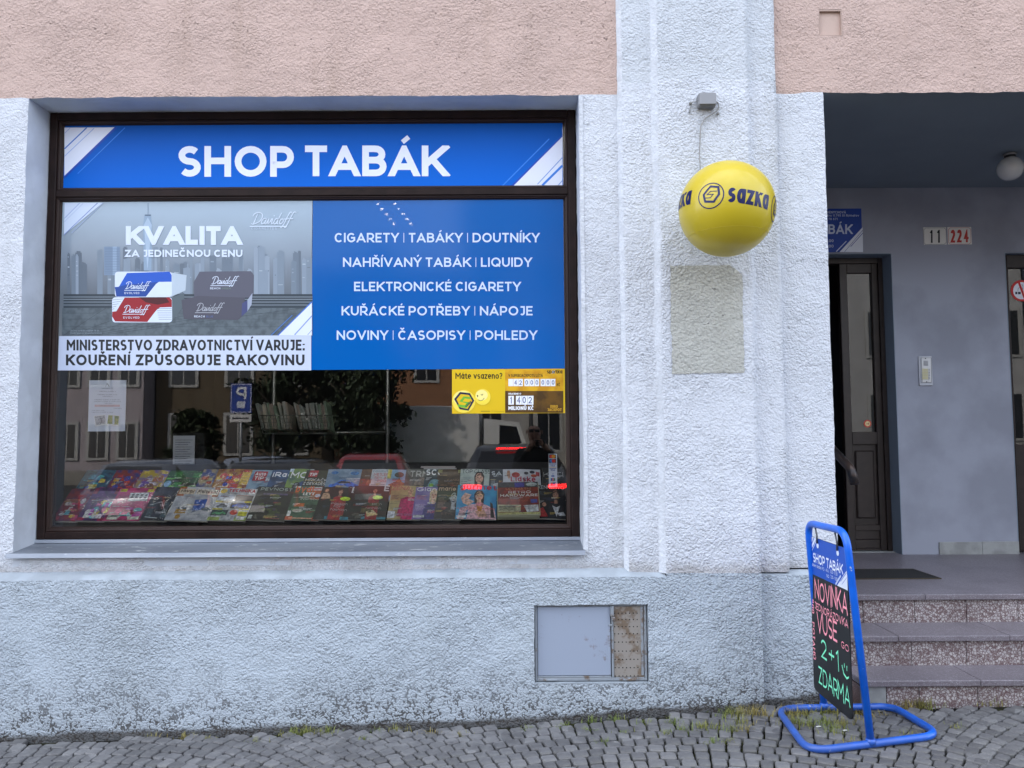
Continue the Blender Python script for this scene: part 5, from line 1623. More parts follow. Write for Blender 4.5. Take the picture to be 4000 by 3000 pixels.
# (row, left pixel, right pixel, background, print, label, extras)   pixels at the lower edge, in the photograph
P2 = photo_ink
MAG = [
    (0, 206, 306, P2('8a1f3a', '5a1f52', 9), [Rc(.05, .34, .62, .52, '9a5a50'), *blocks(1, ['c23a78', 'e0c83a', '5ab0c8', 'd8d0d8'], 12), Rc(.02, .86, .98, .98, 'b01f48')], 'crimson and pink children\'s magazine pack at the left end of the front row', 'p'),
    (0, 300, 410, P2('5a2a78', '38204f', 9), [Rc(.0, .02, .95, .2, '8a1f4a'), *blocks(2, ['d84a9a', 'b04ac0', 'e8e0f0', '5ac0d0', 'e8d040'], 16), Po([(.2, .68), (.55, .66), (.58, .9), (.18, .92)], 'e8ece8'), Rc(.02, .9, .98, .99, 'a81f50')], 'purple children\'s magazine pack with small white gift on its front', 'p'),
    (0, 405, 552, P2('c83a78', '8a2a5a', 8), [Rc(.05, .03, .95, .12, 'd8c83a'), Po([(.35, .16), (.85, .14), (.9, .4), (.4, .42)], 'd8dce0'), *[El(.45 + .12 * (k % 4), .22 + .08 * (k // 4), .04, .025, '3a4050') for k in range(8)], *blocks(3, ['e04a90', 'b83aa0', 'd8b8d8', '3aa0b0'], 8, .45), Po([(.1, .84), (.9, .82), (.92, .96), (.08, .97)], 'd8dccf')], 'bright pink magazine pack with sheet of stickers on its front', 'p'),
    (0, 548, 652, P2('2a3240', '161c26', 8), [Po([(.1, .5), (.8, .45), (.9, .9), (.15, .92)], '39505a'), ('s', [(.1, .55), (.5, .46), (.95, .9)], .02, ink('a8b8c0')), ('s', [(.15, .9), (.6, .93)], .02, ink('b8c8cc'))], 'dark grey magazine in crumpled clear wrapping in the front row', 'p'),
    (0, 645, 812, P2('c8ccd4', '9aa0ac', 7), [Rc(0, 0, 1, .28, 'b0622c'), Rc(.02, .06, .4, .23, 'd8c8b0'), Rc(.44, .06, .96, .23, 'e0d8c8'), T('tovní', .05, .18, .37, .1, .2, '4a3a30'), T('Kultovní', .47, .18, .93, .1, .2, '4a3a30'), Po([(.5, .4), (.78, .36), (.8, .66), (.55, .78)], '2a5ab8'), El(.36, .62, .14, .1, 'e8ecf0'), *blocks(4, ['5a6a78', 'b08a3a'], 4, .6)], 'magazine pack with tan header and small blue toy in clear wrapping', 'p'),
    (0, 811, 960, P2('c8ccd0', '8a929a', 20), [Rc(.02, .02, .98, .17, 'e8ecf0'), T('TECHNIKA', .26, .13, .97, .1, .24, 'b02028'), T('SPECIAL', .26, .185, .5, .035, .2, '20242c'), El(.12, .1, .09, .07, 'd8b83a'), Rc(.03, .22, .48, .40, 'b8c4d4'), Rc(.5, .22, .97, .40, '3a3034'), Rc(.02, .40, .98, .45, 'd8c82a'), Rc(.03, .46, .45, .62, 'd8dce4'), *auto(.08, .6, .3, '5a626c'), Rc(.47, .46, .97, .64, '20262e'), *auto(.5, .6, .44, '2a5ac0'), Rc(.02, .64, .98, .68, 'c8c030'), Rc(.03, .69, .46, .86, '3a4a50'), *auto(.06, .83, .36, '58a070'), El(.62, .76, .1, .08, 'c8402c'), Rc(.74, .72, .97, .86, 'c8c82e'), Rc(.0, .9, 1, 1, '9ab05a'), Rc(.74, .88, .95, .97, 'e8ecf0')], 'white and yellow technology magazine full of small car pictures', ''),
    (0, 961, 1112, P2('1c241c', '0c1012', 7), [T('PEVNOST', .08, .12, .92, .09, .18, 'aab8b0'), *blocks(6, ['3a4a24', '2a2438', '4a5a2a', '3a2a4a'], 14, .18), Rc(.2, .2, .85, .25, '4a3f68'), Rc(.04, .86, .14, .97, 'c8d0d0'), Rc(.5, .93, .85, .95, 'a85a58')], 'dark green fantasy magazine with grey title in the front row', ''),
    (0, 1113, 1245, P2('4a6a52', '33503f', 7), [Rc(0, 0, 1, .05, 'd8dcd4'), T('bydlení', .04, .19, .98, .19, .2, 'd86a34'), T('Poradní', .4, .33, .75, .05, .12, 'b8c8b4'), T('INSPIRACE', .28, .42, .98, .07, .13, 'd8e0d4'), Rc(.15, .52, .45, .62, 'c8703a'), Rc(.1, .68, .9, .72, '7a9a78'), Po([(.5, .56), (.85, .55), (.84, .7), (.5, .7)], '2c4436'), El(.3, .74, .16, .05, 'c8ccc0'), Rc(.02, .74, .12, .9, 'dfe4e4'), Rc(0, .9, 1, 1, 'd8643a'), Rc(.1, .935, .8, .965, 'e0a890')], 'green and orange home magazine with lower case orange title', ''),
    (0, 1222, 1368, P2('1a2226', '0e1216', 7), [T('E', .84, .16, .98, .18, .2, 'c8d4d8'), *woman(.55, .06, .16, '3a2622', 'b88a74', 'a01c26'), Po([(.35, .40), (.75, .38), (.78, .85), (.4, .88)], '8a1a22'), El(.72, .36, .14, .06, 'c8e83a'), T('Passion', .38, .55, .82, .07, .1, 'c8c8cc'), T('for', .46, .64, .66, .07, .1, 'c8c8cc'), T('fashion', .4, .73, .85, .07, .1, 'c8c8cc'), Rc(.3, .9, 1, .98, '3a8aa0')], 'dark fashion magazine with red dress and lime round sticker, left copy', ''),
    (0, 1360, 1505, P2('182024', '0e1216', 7), [T('E', .84, .16, .98, .18, .2, 'c8d4d8'), *woman(.6, .08, .15, '2a2020', 'b08470', '8a1a22'), El(.7, .36, .14, .06, 'c8e83a'), T('Passion', .42, .58, .84, .06, .1, 'b8b8bc'), T('fashion', .42, .7, .84, .06, .1, 'b8b8bc'), Po([(.45, .78), (.62, .72), (.78, .86), (.5, .92)], 'd8c8a0'), *blocks(8, ['4a4a44', '5a5230'], 5, .5), Rc(.35, .92, 1, .99, '3a8aa0')], 'dark fashion magazine with shiny wrapping and lime sticker, right copy', ''),
    (0, 1511, 1640, P2('b8a878', '9a8f68', 7), [T('ŽENA', .02, .14, .6, .12, .12, 'a82a58'), *woman(.62, .08, .2, 'b8a078', 'c89a80', 'c01f6a'), Po([(.28, .92), (.34, .42), (.5, .34), (.8, .34), (.94, .44), (.98, .92)], 'b01a60'), *lines_(.04, .3, .26, 4, '5a3a48'), Rc(0, .76, 1, .96, 'd8dce4'), T('NAJDĚTE SPRÁVNÝ', .04, .90, .98, .06, .12, '7a8ca8')], 'women\'s magazine with model in magenta coat on tan cover', ''),
    (0, 1608, 1726, P2('8a78b8', '6a5aa0', 7), [T('Glanc', .04, .14, .9, .13, .16, 'e8e4f0'), *woman(.64, .1, .3, 'd0b898', 'd8b4a4', '2a2a78'), *lines_(.05, .28, .42, 4, 'c86a8a'), *lines_(.05, .55, .4, 6, 'c8c0d8'), T('POSILY', .5, .82, .95, .08, .18, 'd86a78'), Rc(.04, .88, .4, .95, 'dfe4ea')], 'violet women\'s magazine with blonde woman in dark blue jacket', ''),
    (0, 1694, 1800, P2('20242a', '14171c', 7), [T('marie cl', .06, .15, .98, .13, .17, 'c8a894'), *woman(.66, .2, .36, '0c0d10', 'a8aeb4', '0a0b0d', '101012'), *lines_(.08, .28, .4, 7, '8a7468', .06, .025), T('STYL', .25, .88, .7, .06, .12, '8a6a58')], 'black women\'s magazine with large pale face in shadow', ''),
    (0, 1778, 1938, P2('3aa0d0', '2a84bc', 7), [Po([(.05, 1), (.1, .7), (.38, .58), (.72, .58), (.95, .7), (1, 1)], 'e0b8c0'), *woman(.56, .2, .27, '241c20', 'd8a890', 'e0b4c0', 'c83a48'), Po([(.84, .5), (.9, .55), (.96, .95), (.86, .95)], '241c22'), Po([(.1, .4), (.2, .24), (.36, .3), (.3, .42), (.44, .5), (.3, .62), (.16, .55)], 'd8b0a0'), T('gurmet', .06, .14, .98, .16, .2, 'c02838'), T('A NEBESKÁ TĚLA BERKY', .02, .72, .98, .045, .16, 'b02a3c'), Po([(.5, .62), (.66, .6), (.63, .78), (.54, .78)], 'c88a3a'), El(.58, .58, .1, .06, 'd88a94'), Po([(.48, .78), (.7, .74), (.78, .92), (.56, .95)], 'd8a890'), Rc(.02, .91, .26, .97, 'e4e8ec')], 'sky blue food magazine with smiling woman holding an ice cream', ''),
    (0, 1946, 2108, P2('8a2a1c', '5a1a14', 7), [Rc(0, 0, 1, .17, '30343a'), Rc(.42, .02, .66, .17, '2a2a8a'), El(.84, .08, .14, .06, 'a8b4b4'), T('ULTIMÁTNÍ', .2, .25, .82, .06, .12, 'd8a070'), T('RETRO', .26, .36, .82, .08, .2, 'd8dcd8'), T('HARDWARE', .06, .46, .98, .08, .2, 'd8dcd8'), T('KOMPLETNÍ', .3, .53, .76, .05, .12, 'b85a3a'), T('PRŮVODCE', .32, .61, .74, .05, .12, 'b85a3a'), Rc(.8, .55, .96, .66, '3a4a9a'), Po([(.0, .70), (.56, .72), (.54, .92), (.0, .92)], 'b8b898'), *[Rc(.03, .75 + .035 * k, .42, .77 + .035 * k, '3a3a34') for k in range(4)], Po([(.62, .73), (.98, .72), (.98, .92), (.7, .94)], 'c8ccd0'), El(.82, .82, .1, .06, 'b0b4b8'), Rc(0, .94, 1, 1, 'b8b87a')], 'thick stack of red computer history magazines in the front row', 'stack'),
    (0, 2100, 2212, P2('141a24', '0c1016', 7), [T('KENNEDYO', .02, .13, .98, .11, .12, 'c8d0d8'), *lines_(.05, .2, .3, 4, '5a6878'), *woman(.66, .16, .28, '2c2420', 'a87e6a', '161c26', '8a4a44'), Po([(.52, .62), (.66, .68), (.8, .62), (.66, .95)], 'c8ccd4'), El(.18, .56, .13, .1, '1c1416'), El(.24, .6, .07, .06, 'b88a74'), Po([(.0, .95), (.04, .74), (.2, .68), (.36, .95)], 'a8242a'), Po([(.7, .84), (.9, .8), (.98, .9), (.74, .92)], 'c8ccd4')], 'dark history magazine with man in suit and woman in red', ''),
    # back row
    (1, 268, 392, P2('2a6a8a', '1c3a5a', 9), [*blocks(11, ['3a9ac0', 'c04a8a', '58c0c8', '3a4ab0', 'd8c84a'], 18, .1), Rc(.05, .03, .9, .1, '1c5a70')], 'teal and blue comic pack at the left end of the back row', 'p'),
    (1, 388, 500, P2('8a2a24', '2a2a78', 8), [*blocks(12, ['c8342a', 'd8a02a', '2a34a8', 'c82a34'], 18, .1)], 'red and dark blue comic pack in the back row', 'p'),
    (1, 496, 612, P2('b8a030', '6a58a0', 8), [Rc(.08, .04, .9, .12, 'd8c040'), *blocks(13, ['6a4aa8', 'd8c83a', 'c8c0d0', 'a86a4a'], 14, .15), El(.5, .6, .18, .16, '8a5a40')], 'yellow and violet children\'s magazine pack in the back row', 'p'),
    (1, 606, 746, P2('1f5a2c', '123a1c', 8), [Rc(.2, .06, .95, .22, '2a7a34'), *blocks(14, ['2c8a38', '0e2a14', '5ab03a', '14301a'], 12, .2), El(.12, .45, .1, .1, '8ab8d8')], 'dark green block game magazine pack in the back row', 'p'),
    (1, 738, 824, P2('3a4a88', 'a89a70', 8), [*blocks(15, ['c8b88a', '3a50a0', 'a8442c'], 10, .1)], 'blue and sand coloured comic partly hidden in the back row', 'p'),
    (1, 806, 948, P2('a87a2c', '7a2a22', 9), [Po([(.3, .5), (.8, .02), (.95, .08), (.5, .56)], 'c8402c'), *blocks(16, ['c8342a', '2a3ab0', 'd8b02c', 'c89a70'], 16, .15), Rc(.72, .1, .98, .5, 'c8a02a')], 'comic pack with red rocket and yellow corner in the back row', 'p'),
    (1, 940, 1050, P2('8aa8c0', '5a7c9c', 7), [Rc(.12, .05, .6, .36, 'a82434'), T('Auto', .16, .19, .55, .11, .2, 'e8ecf0'), T('TIP', .18, .33, .52, .11, .22, 'e8ecf0'), T('PRO', .62, .36, .95, .08, .2, 'e8ecf0'), *auto(.2, .78, .75, '2a3c54'), Rc(0, .86, 1, 1, '5a88a8')], 'pale blue car magazine with red title box in the back row', ''),
    (1, 1022, 1122, P2('3a5a88', '243a5c', 7), [T('iRac', .08, .24, .86, .16, .22, 'e4e8f0'), *auto(.2, .62, .7, '1c2c48'), Rc(.02, .72, .98, .98, 'a85a30'), *lines_(.06, .78, .8, 3, 'd8c8b8', .06, .03)], 'blue and orange motor racing magazine in the back row', ''),
    (1, 1094, 1190, P2('7a9a4a', '4a6a5a', 7), [Rc(0, 0, 1, .1, 'b8ccd8'), T('MO', .1, .3, .82, .2, .2, 'e4e8ec'), El(.46, .58, .16, .15, '14181c'), El(.46, .58, .08, .08, '5a6068'), Po([(.4, .5), (.9, .3), (.95, .55), (.6, .62)], '1f3f7a'), Rc(.02, .84, .5, .98, '2a3a34')], 'green motorcycle magazine with white title in the back row', ''),
    (1, 1160, 1296, P2('2a3224', '1a2018', 7), [Rc(.1, .02, .36, .24, 'a82434'), T('TIP', .12, .2, .34, .1, .22, 'e8ecf0'), T('MRKAČKY', .05, .38, .8, .09, .16, 'd8dce0'), T('Z DEVADESÁTEK', .02, .5, .98, .09, .16, 'd8dce0'), *auto(.1, .8, .7, '4a4432')], 'olive car magazine about the nineties behind the sale flyer', ''),
    (1, 1256, 1402, P2('8aa0b8', '5f7c98', 7), [*auto(.1, .62, .8, '2a6ad0', '30303c'), El(.2, .12, .1, .05, '3a7ac0'), El(.75, .14, .12, .06, '3a78b8'), Rc(.0, .86, 1, 1, '3a4a4c'), *lines_(.55, .3, .95, 3, 'c8d0d8', .05, .02)], 'pale car magazine with bright blue sports car in the back row', ''),
    (1, 1388, 1452, P2('6a4a34', '4a3424', 7), [*blocks(19, ['8a6244', '3a5a3a'], 5, .3)], 'narrow strip of brown magazine between car and computer magazines', ''),
    (1, 1432, 1520, P2('c8ccd4', 'b4bac4', 7), [T('COMPUTER', .04, .1, .96, .05, .2, '3a7a8a'), T('NEJLEPŠÍ', .12, .22, .95, .08, .16, 'c0442c'), T('TIPY A AI', .16, .33, .95, .08, .16, 'c0442c'), T('PRO M', .34, .43, .95, .08, .16, 'c0442c'), *lines_(.06, .5, .7, 9, '5a6470', .05, .015), El(.84, .86, .13, .12, '4a3a2c'), Rc(0, .94, 1, 1, 'b8402c')], 'white computer magazine with red headline in the back row', ''),
    (1, 1497, 1592, P2('8ab0cc', '6a98b8', 7), [Rc(.0, .0, 1, .3, 'c8c05a'), El(.5, .18, .2, .09, '3a3424'), T('T', .78, .3, .95, .2, .2, '2a2a24'), Po([(.1, .5), (.4, .4), (.52, .28), (.66, .42), (.95, .5), (.95, .86), (.05, .86)], '8a5c3a'), Rc(.0, .86, 1, 1, 'b8b84a')], 'travel magazine with sandstone rock and yellow head in the back row', ''),
    (1, 1570, 1664, P2('5a5e5c', '3a3e3c', 7), [T('TRN', .2, .26, .98, .2, .22, 'a8acac'), T('BERRY', .22, .4, .7, .06, .16, 'c8cccc'), El(.72, .62, .34, .34, '7a6e66'), El(.6, .56, .1, .03, '2c2624'), El(.85, .55, .08, .03, '2c2624'), Po([(.7, .56), (.78, .72), (.66, .72)], '5a4e48'), El(.7, .82, .13, .03, '4a3432')], 'grey book with large wrinkled face in the back row', ''),
    (1, 1645, 1734, P2('24404c', '142830', 7), [T('SCO', .04, .2, .86, .2, .22, 'dce4ea'), El(.5, .55, .3, .22, '5a8a9c'), *blocks(22, ['3a5a5c', '7ab03a', '1c3038'], 8, .35)], 'dark blue science magazine with white title in the back row', ''),
    (1, 1702, 1804, P2('4a3a2a', '2c221a', 7), [Rc(.02, .02, .98, .12, '8a8a5a'), T('CANNI', .4, .4, .86, .06, .14, 'a88a74'), T('SPECIAL', .42, .5, .92, .05, .12, 'a88a74'), El(.75, .72, .24, .2, '7a6048'), *blocks(23, ['5a4634', '2a2018'], 6, .2)], 'brown history magazine beside the fashion magazine in the back row', ''),
    (1, 1792, 1916, P2('b8c4c0', '9aaca8', 7), [*woman(.62, .14, .34, '3a2a24', 'd0a088', '8ab84a', 'a84a48'), T('TOP CLASS', .06, .15, .98, .13, .12, '2a3034'), *lines_(.04, .3, .34, 4, '7a8a88', .06, .02), El(.28, .82, .2, .1, 'c8902c'), T('MISS', .3, .985, .8, .07, .2, '3a3434')], 'fashion magazine with woman in lime green dress in the back row', ''),
    (1, 1906, 1986, P2('3c444c', '20262c', 7), [T('SA', .1, .22, .6, .13, .2, 'c8d0d8'), Rc(.1, .34, .98, .98, P2('8a949c', '2c343c', 16)), Po([(.2, .5), (.9, .4), (.9, .5), (.2, .62)], 'b8c0c8')], 'black and white architecture magazine in the back row', ''),
    (1, 1966, 2118, P2('ccd0d8', 'b8bec8', 7), [T('Lidské', .2, .42, .86, .17, .18, 'a82848'), T('tělo', .38, .6, .8, .17, .18, 'a82848'), El(.34, .2, .11, .09, 'a8302c'), Po([(.12, .05), (.18, .05), (.2, .2), (.16, .36), (.1, .2)], 'b88a70'), El(.62, .14, .06, .05, '4a4a52'), El(.78, .1, .07, .05, '2a2a3a'), El(.82, .22, .08, .05, 'a84a30'), Po([(.88, .08), (.98, .1), (.97, .24), (.87, .22)], 'a84a50'), *blocks(26, ['3a5aa0', 'a87a5a', '5a6a3a', 'a83a44'], 8, .7)], 'white book about the human body with small pictures in the back row', ''),
    (1, 2122, 2215, P2('20262c', '14181c', 7), [T('K TI', .05, .3, .9, .16, .12, 'a8acac'), Rc(.0, .5, 1, .9, P2('4a3a34', '2c2a2c', 16))], 'dark book with thin pale title behind the card sticker', ''),
]
M_PAGES = mat('page_edges', (.55, .54, .50), .7, var=.25, vscale=300)
M_PAGESY = mat('page_edges_yellowish', (.52, .52, .36), .7)
def wrap_mat():
    s = Nodes('clear_wrapping')
    out = [n for n in s.nt.nodes if n.type == 'OUTPUT_MATERIAL'][0]
    s.nt.nodes.remove(s.b)
    tr = s.n('BsdfTransparent'); gl = s.n('BsdfGlossy'); gl.inputs['Roughness'].default_value = .12
    bp = s.n('Bump'); bp.inputs['Strength'].default_value = 1.0; bp.inputs['Distance'].default_value = .02
    s.l(s.noise(16, 4, .6), bp.inputs['Height']); s.l(bp.outputs['Normal'], gl.inputs['Normal'])
    mx = s.n('MixShader')
    s.l(s.ramp(s.noise(9, 3), [(.35, .03), (.7, .13)]), mx.inputs['Fac'])
    s.l(tr.outputs['BSDF'], mx.inputs[1]); s.l(gl.outputs['BSDF'], mx.inputs[2]); s.l(mx.outputs['Shader'], out.inputs['Surface'])
    return s.m


M_WRAP = wrap_mat()
mrng = random.Random(21)
for row, px0, px1, bg, prn, lab, ex in MAG:
    vb = .012 if row == 0 else .186
    pb_ = slope(0, vb)
    xa, xb = at(px0, 2036 if row == 0 else 1918, pb_.y).x, at(px1, 2036 if row == 0 else 1918, pb_.y).x
    w = xb - xa
    h = .282 + mrng.uniform(-.006, .010)
    th = .045 if ex == 'stack' else (.006 if ex != 'p' else .009)
    lift_n = .016 if row == 0 else .004
    root = tag(empty('magazine', slope((xa + xb) / 2, vb, lift_n)), lab, 'magazine', 'magazines on the window display')
    shing = .0 if ex == 'stack' else R(2.2)
    rz = R(mrng.uniform(-1.6, 1.6))
    bas = Matrix((Vector((1, 0, 0)), SV, SN)).transposed()            # local x along the shelf, y up the slope, z off it
    root.rotation_euler = (bas @ Matrix.Rotation(rz, 3, 'Z') @ Matrix.Rotation(shing, 3, 'Y')).to_euler()
    pg = M_PAGESY if ex == 'stack' else M_PAGES
    if ex == 'stack':
        for k in range(5):
            dx, dy = mrng.uniform(-.006, .006), mrng.uniform(-.008, .002)
            box('copy', -w / 2 + dx, w / 2 + dx, dy, h + dy, k * .009, k * .009 + .0085, pg, root, .001, True)
    else:
        # leaves bow a little towards the spine
        nseg = 6
        V = []
        for z0 in (0, th):
            for i in range(nseg + 1):
                u = i / nseg
                z = z0 + .003 * math.sin(u * math.pi) * (1 if z0 else 0)
                V += [(-w / 2 + u * w, 0, z), (-w / 2 + u * w, h, z)]
        n2 = 2 * (nseg + 1)
        F = []
        for i in range(nseg):
            a = 2 * i
            F += [(a, a + 1, a + 3, a + 2), (n2 + a, n2 + a + 2, n2 + a + 3, n2 + a + 1), (a, a + 2, n2 + a + 2, n2 + a), (a + 1, n2 + a + 1, n2 + a + 3, a + 3)]
        F += [(0, n2, n2 + 1, 1), (n2 - 2, n2 - 1, 2 * n2 - 1, 2 * n2 - 2)]
        mesh('pages', V, F, pg, root, False, True)
    tz = th if ex != 'stack' else 5 * .009
    bow = 0.0 if ex == 'stack' else .003
    nsg = 8
    V, F = [], []
    for i in range(nsg + 1):
        u = i / nsg
        V += [(-w / 2 + u * w, 0, tz + .0006 + bow * math.sin(u * math.pi)), (-w / 2 + u * w, h, tz + .0006 + bow * math.sin(u * math.pi))]
    F = [(2 * i, 2 * i + 2, 2 * i + 3, 2 * i + 1) for i in range(nsg)]
    cover = mesh('cover', V, F, bg, root, True, True)
    fm = lambda u, v, w=w, h=h, tz=tz, bow=bow: Vector((-w / 2 + u * w, h - v * h, tz + bow * math.sin(max(0, min(1, u)) * math.pi) + (.0016 if bow else .0006)))
    prn = list(prn)
    dr = random.Random(px0)
    for k in range(9):                                 # small print
        x, y = dr.uniform(.03, .6), dr.uniform(.2, .9)
        prn += lines_(x, y, x + dr.uniform(.12, .34), dr.randint(1, 3), dr.choice(('d8dce0', 'c8b060', '22262c', 'b8c4d0', 'a03a3a', '3a4a6a')), .022, dr.uniform(.006, .011))
    art('cover_print', fm, Vector((0, 0, 1)), prn, root, lift=.0004, step=.00003, local=True)
    if ex == 'p':
        nx_, ny_ = 10, 12
        def fw_(a, b, w=w, h=h, tz=tz):
            p = Vector((-w / 2 - .008 + (w + .016) * a, -.008 + (h + .016) * b, 0))
            e = noise.noise(Vector((p.x * 22 + px0, p.y * 22, 0)))
            return Vector((p.x + e * .004, p.y + e * .004, tz + .008 + abs(e) * .012 - (.010 if a in (0, 1) or b in (0, 1) else 0)))
        Vw = [fw_(i / nx_, j / ny_) for j in range(ny_ + 1) for i in range(nx_ + 1)]
        Fw = [(j * (nx_ + 1) + i, j * (nx_ + 1) + i + 1, (j + 1) * (nx_ + 1) + i + 1, (j + 1) * (nx_ + 1) + i) for j in range(ny_) for i in range(nx_)]
        mesh('clear_wrapping', Vw, Fw, M_WRAP, root, True, True)

# the sale flyer lying across the olive car magazine
pa, pb2 = slope(0, .190, .0), None
fx0, fx1 = at(1165, 1918, pa.y).x, at(1302, 1918, pa.y).x
fl = tag(empty('sale_flyer', slope((fx0 + fx1) / 2, .188, .024)), 'orange sale flyer with small woman lying on the back row of magazines', 'flyer')
fl.rotation_euler = Matrix((Vector((1, 0, 0)), SV, SN)).transposed().to_euler()
fw2 = fx1 - fx0
box('sheet', -fw2 / 2, fw2 / 2, 0, .105, 0, .0012, ink('b0603c'), fl, 0, True)
art('flyer_print', lambda u, v: Vector((-fw2 / 2 + u * fw2, .105 - v * .105, .0014)), Vector((0, 0, 1)), [Rc(.0, .0, .62, .28, 'd8dce0'), El(.1, .14, .05, .1, 'a82a34'), Rc(.18, .08, .6, .2, 'b86a70'), T('SLEVY', .03, .68, .45, .24, .16, 'e8e4e0'), *lines_(.04, .78, .4, 2, 'd8c8b8', .09, .03), El(.55, .72, .08, .14, 'd8dcec'), El(.78, .28, .08, .2, '5a3424'), El(.78, .3, .05, .14, 'd0a080'), Po([(.66, .98), (.7, .52), (.86, .5), (.94, .98)], 'c8a888')], fl, local=True)
# a few copies stacked loose behind the back row
for k, (px, py, w, d) in enumerate(((1715, 1812, .22, .17), (1720, 1804, .21, .16), (1712, 1796, .22, .17))):
    p = at(px, py, .70)
    o = box('loose_magazine', p.x - w / 2, p.x + w / 2, .665 + k * .004, .82, 1.408 + k * .011, 1.4175 + k * .011, mat('pale_cover_%d' % k, (.42 + .05 * k, .46, .45), .5), None, .001)
    tag(o, ['pale loose magazine at the bottom of the small pile behind the display', 'pale loose magazine in the middle of the small pile behind the display', 'pale loose magazine on top of the small pile behind the display'][k], 'magazine')
bk = box('pile_table', -.65, -.25, .66, .9, .1, 1.405, M_FELT); tag(bk, 'black stand under the small pile of loose magazines', 'stand')

# wire baskets of books further back in the shop
M_WIRE = mat('basket_wire', (.16, .165, .17), .4, .7)
spines = [mat('spine_%d' % k, c, .6) for k, c in enumerate(((.30, .31, .31), (.24, .26, .25), (.34, .33, .29), (.20, .23, .23), (.14, .20, .16), (.26, .22, .20)))]
for bi, (px, py, lab) in enumerate(((1100, 1650, 'wire basket of pale books hanging on the left inside the shop'), (1245, 1650, 'wire basket of pale books hanging on the right inside the shop'))):
    Yb = 1.5
    c = at(px, py, Yb)
    bk_ = tag(empty('book_basket', (c.x, Yb, c.z - .07)), lab, 'basket')
    W, H = .25, .12
    for k in range(11):
        x = -W / 2 + W * k / 10
        tube('wire', [(x * .85, -.10, -.01), (x, -.13, H), ], .0022, M_WIRE, bk_, 5, local=True)
    for k in range(6):
        s_ = .85 + .15 * k / 5
        tube('wire', [(-W / 2 * s_, -.10 - .03 * k / 5, -.01 + (H + .01) * k / 5), (W / 2 * s_, -.10 - .03 * k / 5, -.01 + (H + .01) * k / 5)], .0022, M_WIRE, bk_, 5, local=True)
    tube('rim', [(-W / 2, -.13, H), (W / 2, -.13, H), (W / 2, .1, H), (-W / 2, .1, H), (-W / 2, -.13, H)], .004, M_WIRE, bk_, 6, local=True)
    box('basket_floor', -W * .42, W * .42, -.1, .1, -.014, -.008, M_WIRE, bk_, 0, True)
    x = -W / 2 + .01
    k = 0
    rb = random.Random(bi)
    while x < W / 2 - .02:
        t_ = rb.uniform(.010, .022)
        hh = rb.uniform(.17, .22)
        o = box('book', 0, t_, -.09, .06, 0, hh, rb.choice(spines), None, .001, True)
        o.location = (c.x + x, Yb, c.z - .07); o.rotation_euler = (R(-12), R(-14 + rb.uniform(-5, 3)), 0)
        tag(o, ['pale book leaning among others in the left wire basket', 'pale book leaning among others in the right wire basket'][bi], 'book', ['books in the left wire basket', 'books in the right wire basket'][bi])
        x += t_ + .002; k += 1
rk = tag(empty('basket_rail', (-1.35, 1.6, .1)), 'dark rack post carrying the wire book baskets inside the shop', 'rack')
for x in (-1.84, -.96):
    tube('post', [(x, 1.63, .1), (x, 1.63, 2.6)], .014, M_WIRE, rk, 8)
tube('cross_rail', [(-1.84, 1.63, 1.66), (-.96, 1.63, 1.66)], .010, M_WIRE, rk, 8)
p0, p1 = at(677, 1702, .95), at(758, 1832, .95)
nb = box('counter_notice', p0.x, p1.x, .95, .956, p1.z, p0.z, ink('b8bcc4')); tag(nb, 'pale printed notice sheet standing inside the shop behind the magazines', 'notice')
art('notice_lines', lambda u, v: Vector((p0.x + (p1.x - p0.x) * u, .9495, p0.z + (p1.z - p0.z) * v)), FRONT, [Rc(.1, .12 + .07 * k, .9 - (k % 3) * .1, .14 + .07 * k, '7c828c') for k in range(11)], nb)
bkd = box('notice_stand', p0.x - .02, p1.x + .05, .99, 1.02, .1, p0.z + .02, M_FELT); tag(bkd, 'dark upright board behind the printed notice inside the shop', 'board')

# lit louvre lamp on the shop ceiling, shining faintly through the blue film
def lit(name, c, k):
    s = Nodes(name); s.b.inputs['Emission Color'].default_value = (*c, 1); s.b.inputs['Emission Strength'].default_value = k
    return s.done(.5, .3)
lc = at(1505, 832, 1.9)
lamp = tag(empty('louvre_ceiling_lamp', lc), 'lit louvre ceiling lamp showing as dotted light through the blue panel', 'lamp')
M_LIT = lit('lamp_cell_lit', (1, .97, .9), 16)
for r_ in range(2):
    for k in range(6):
        x, y = -.09 + r_ * .14 + k * .030, -.02 + k * .02
        box('lamp_cell', x - .011, x + .011, y - .01, y + .01, .105 - k * .036, .117 - k * .036, M_LIT, lamp, .002, True)
box('display_fill_strip', -1.5, 1.2, -1.35, -1.25, .16, .18, lit('fill_strip_glow', (1, .97, .9), 4.5), lamp, .004, True)  # added glowing strip, hidden behind the window sheets, to brighten the magazines
box('lamp_housing', -.22, .26, .12, .16, -.16, .18, M_DARKROOM, lamp, .01, True)
for x in (-.15, .2): tube('hanger', [(x, .14, .18), (x, .14, 3.72 - lc.z)], .004, M_WIRE, lamp, 6, local=True)

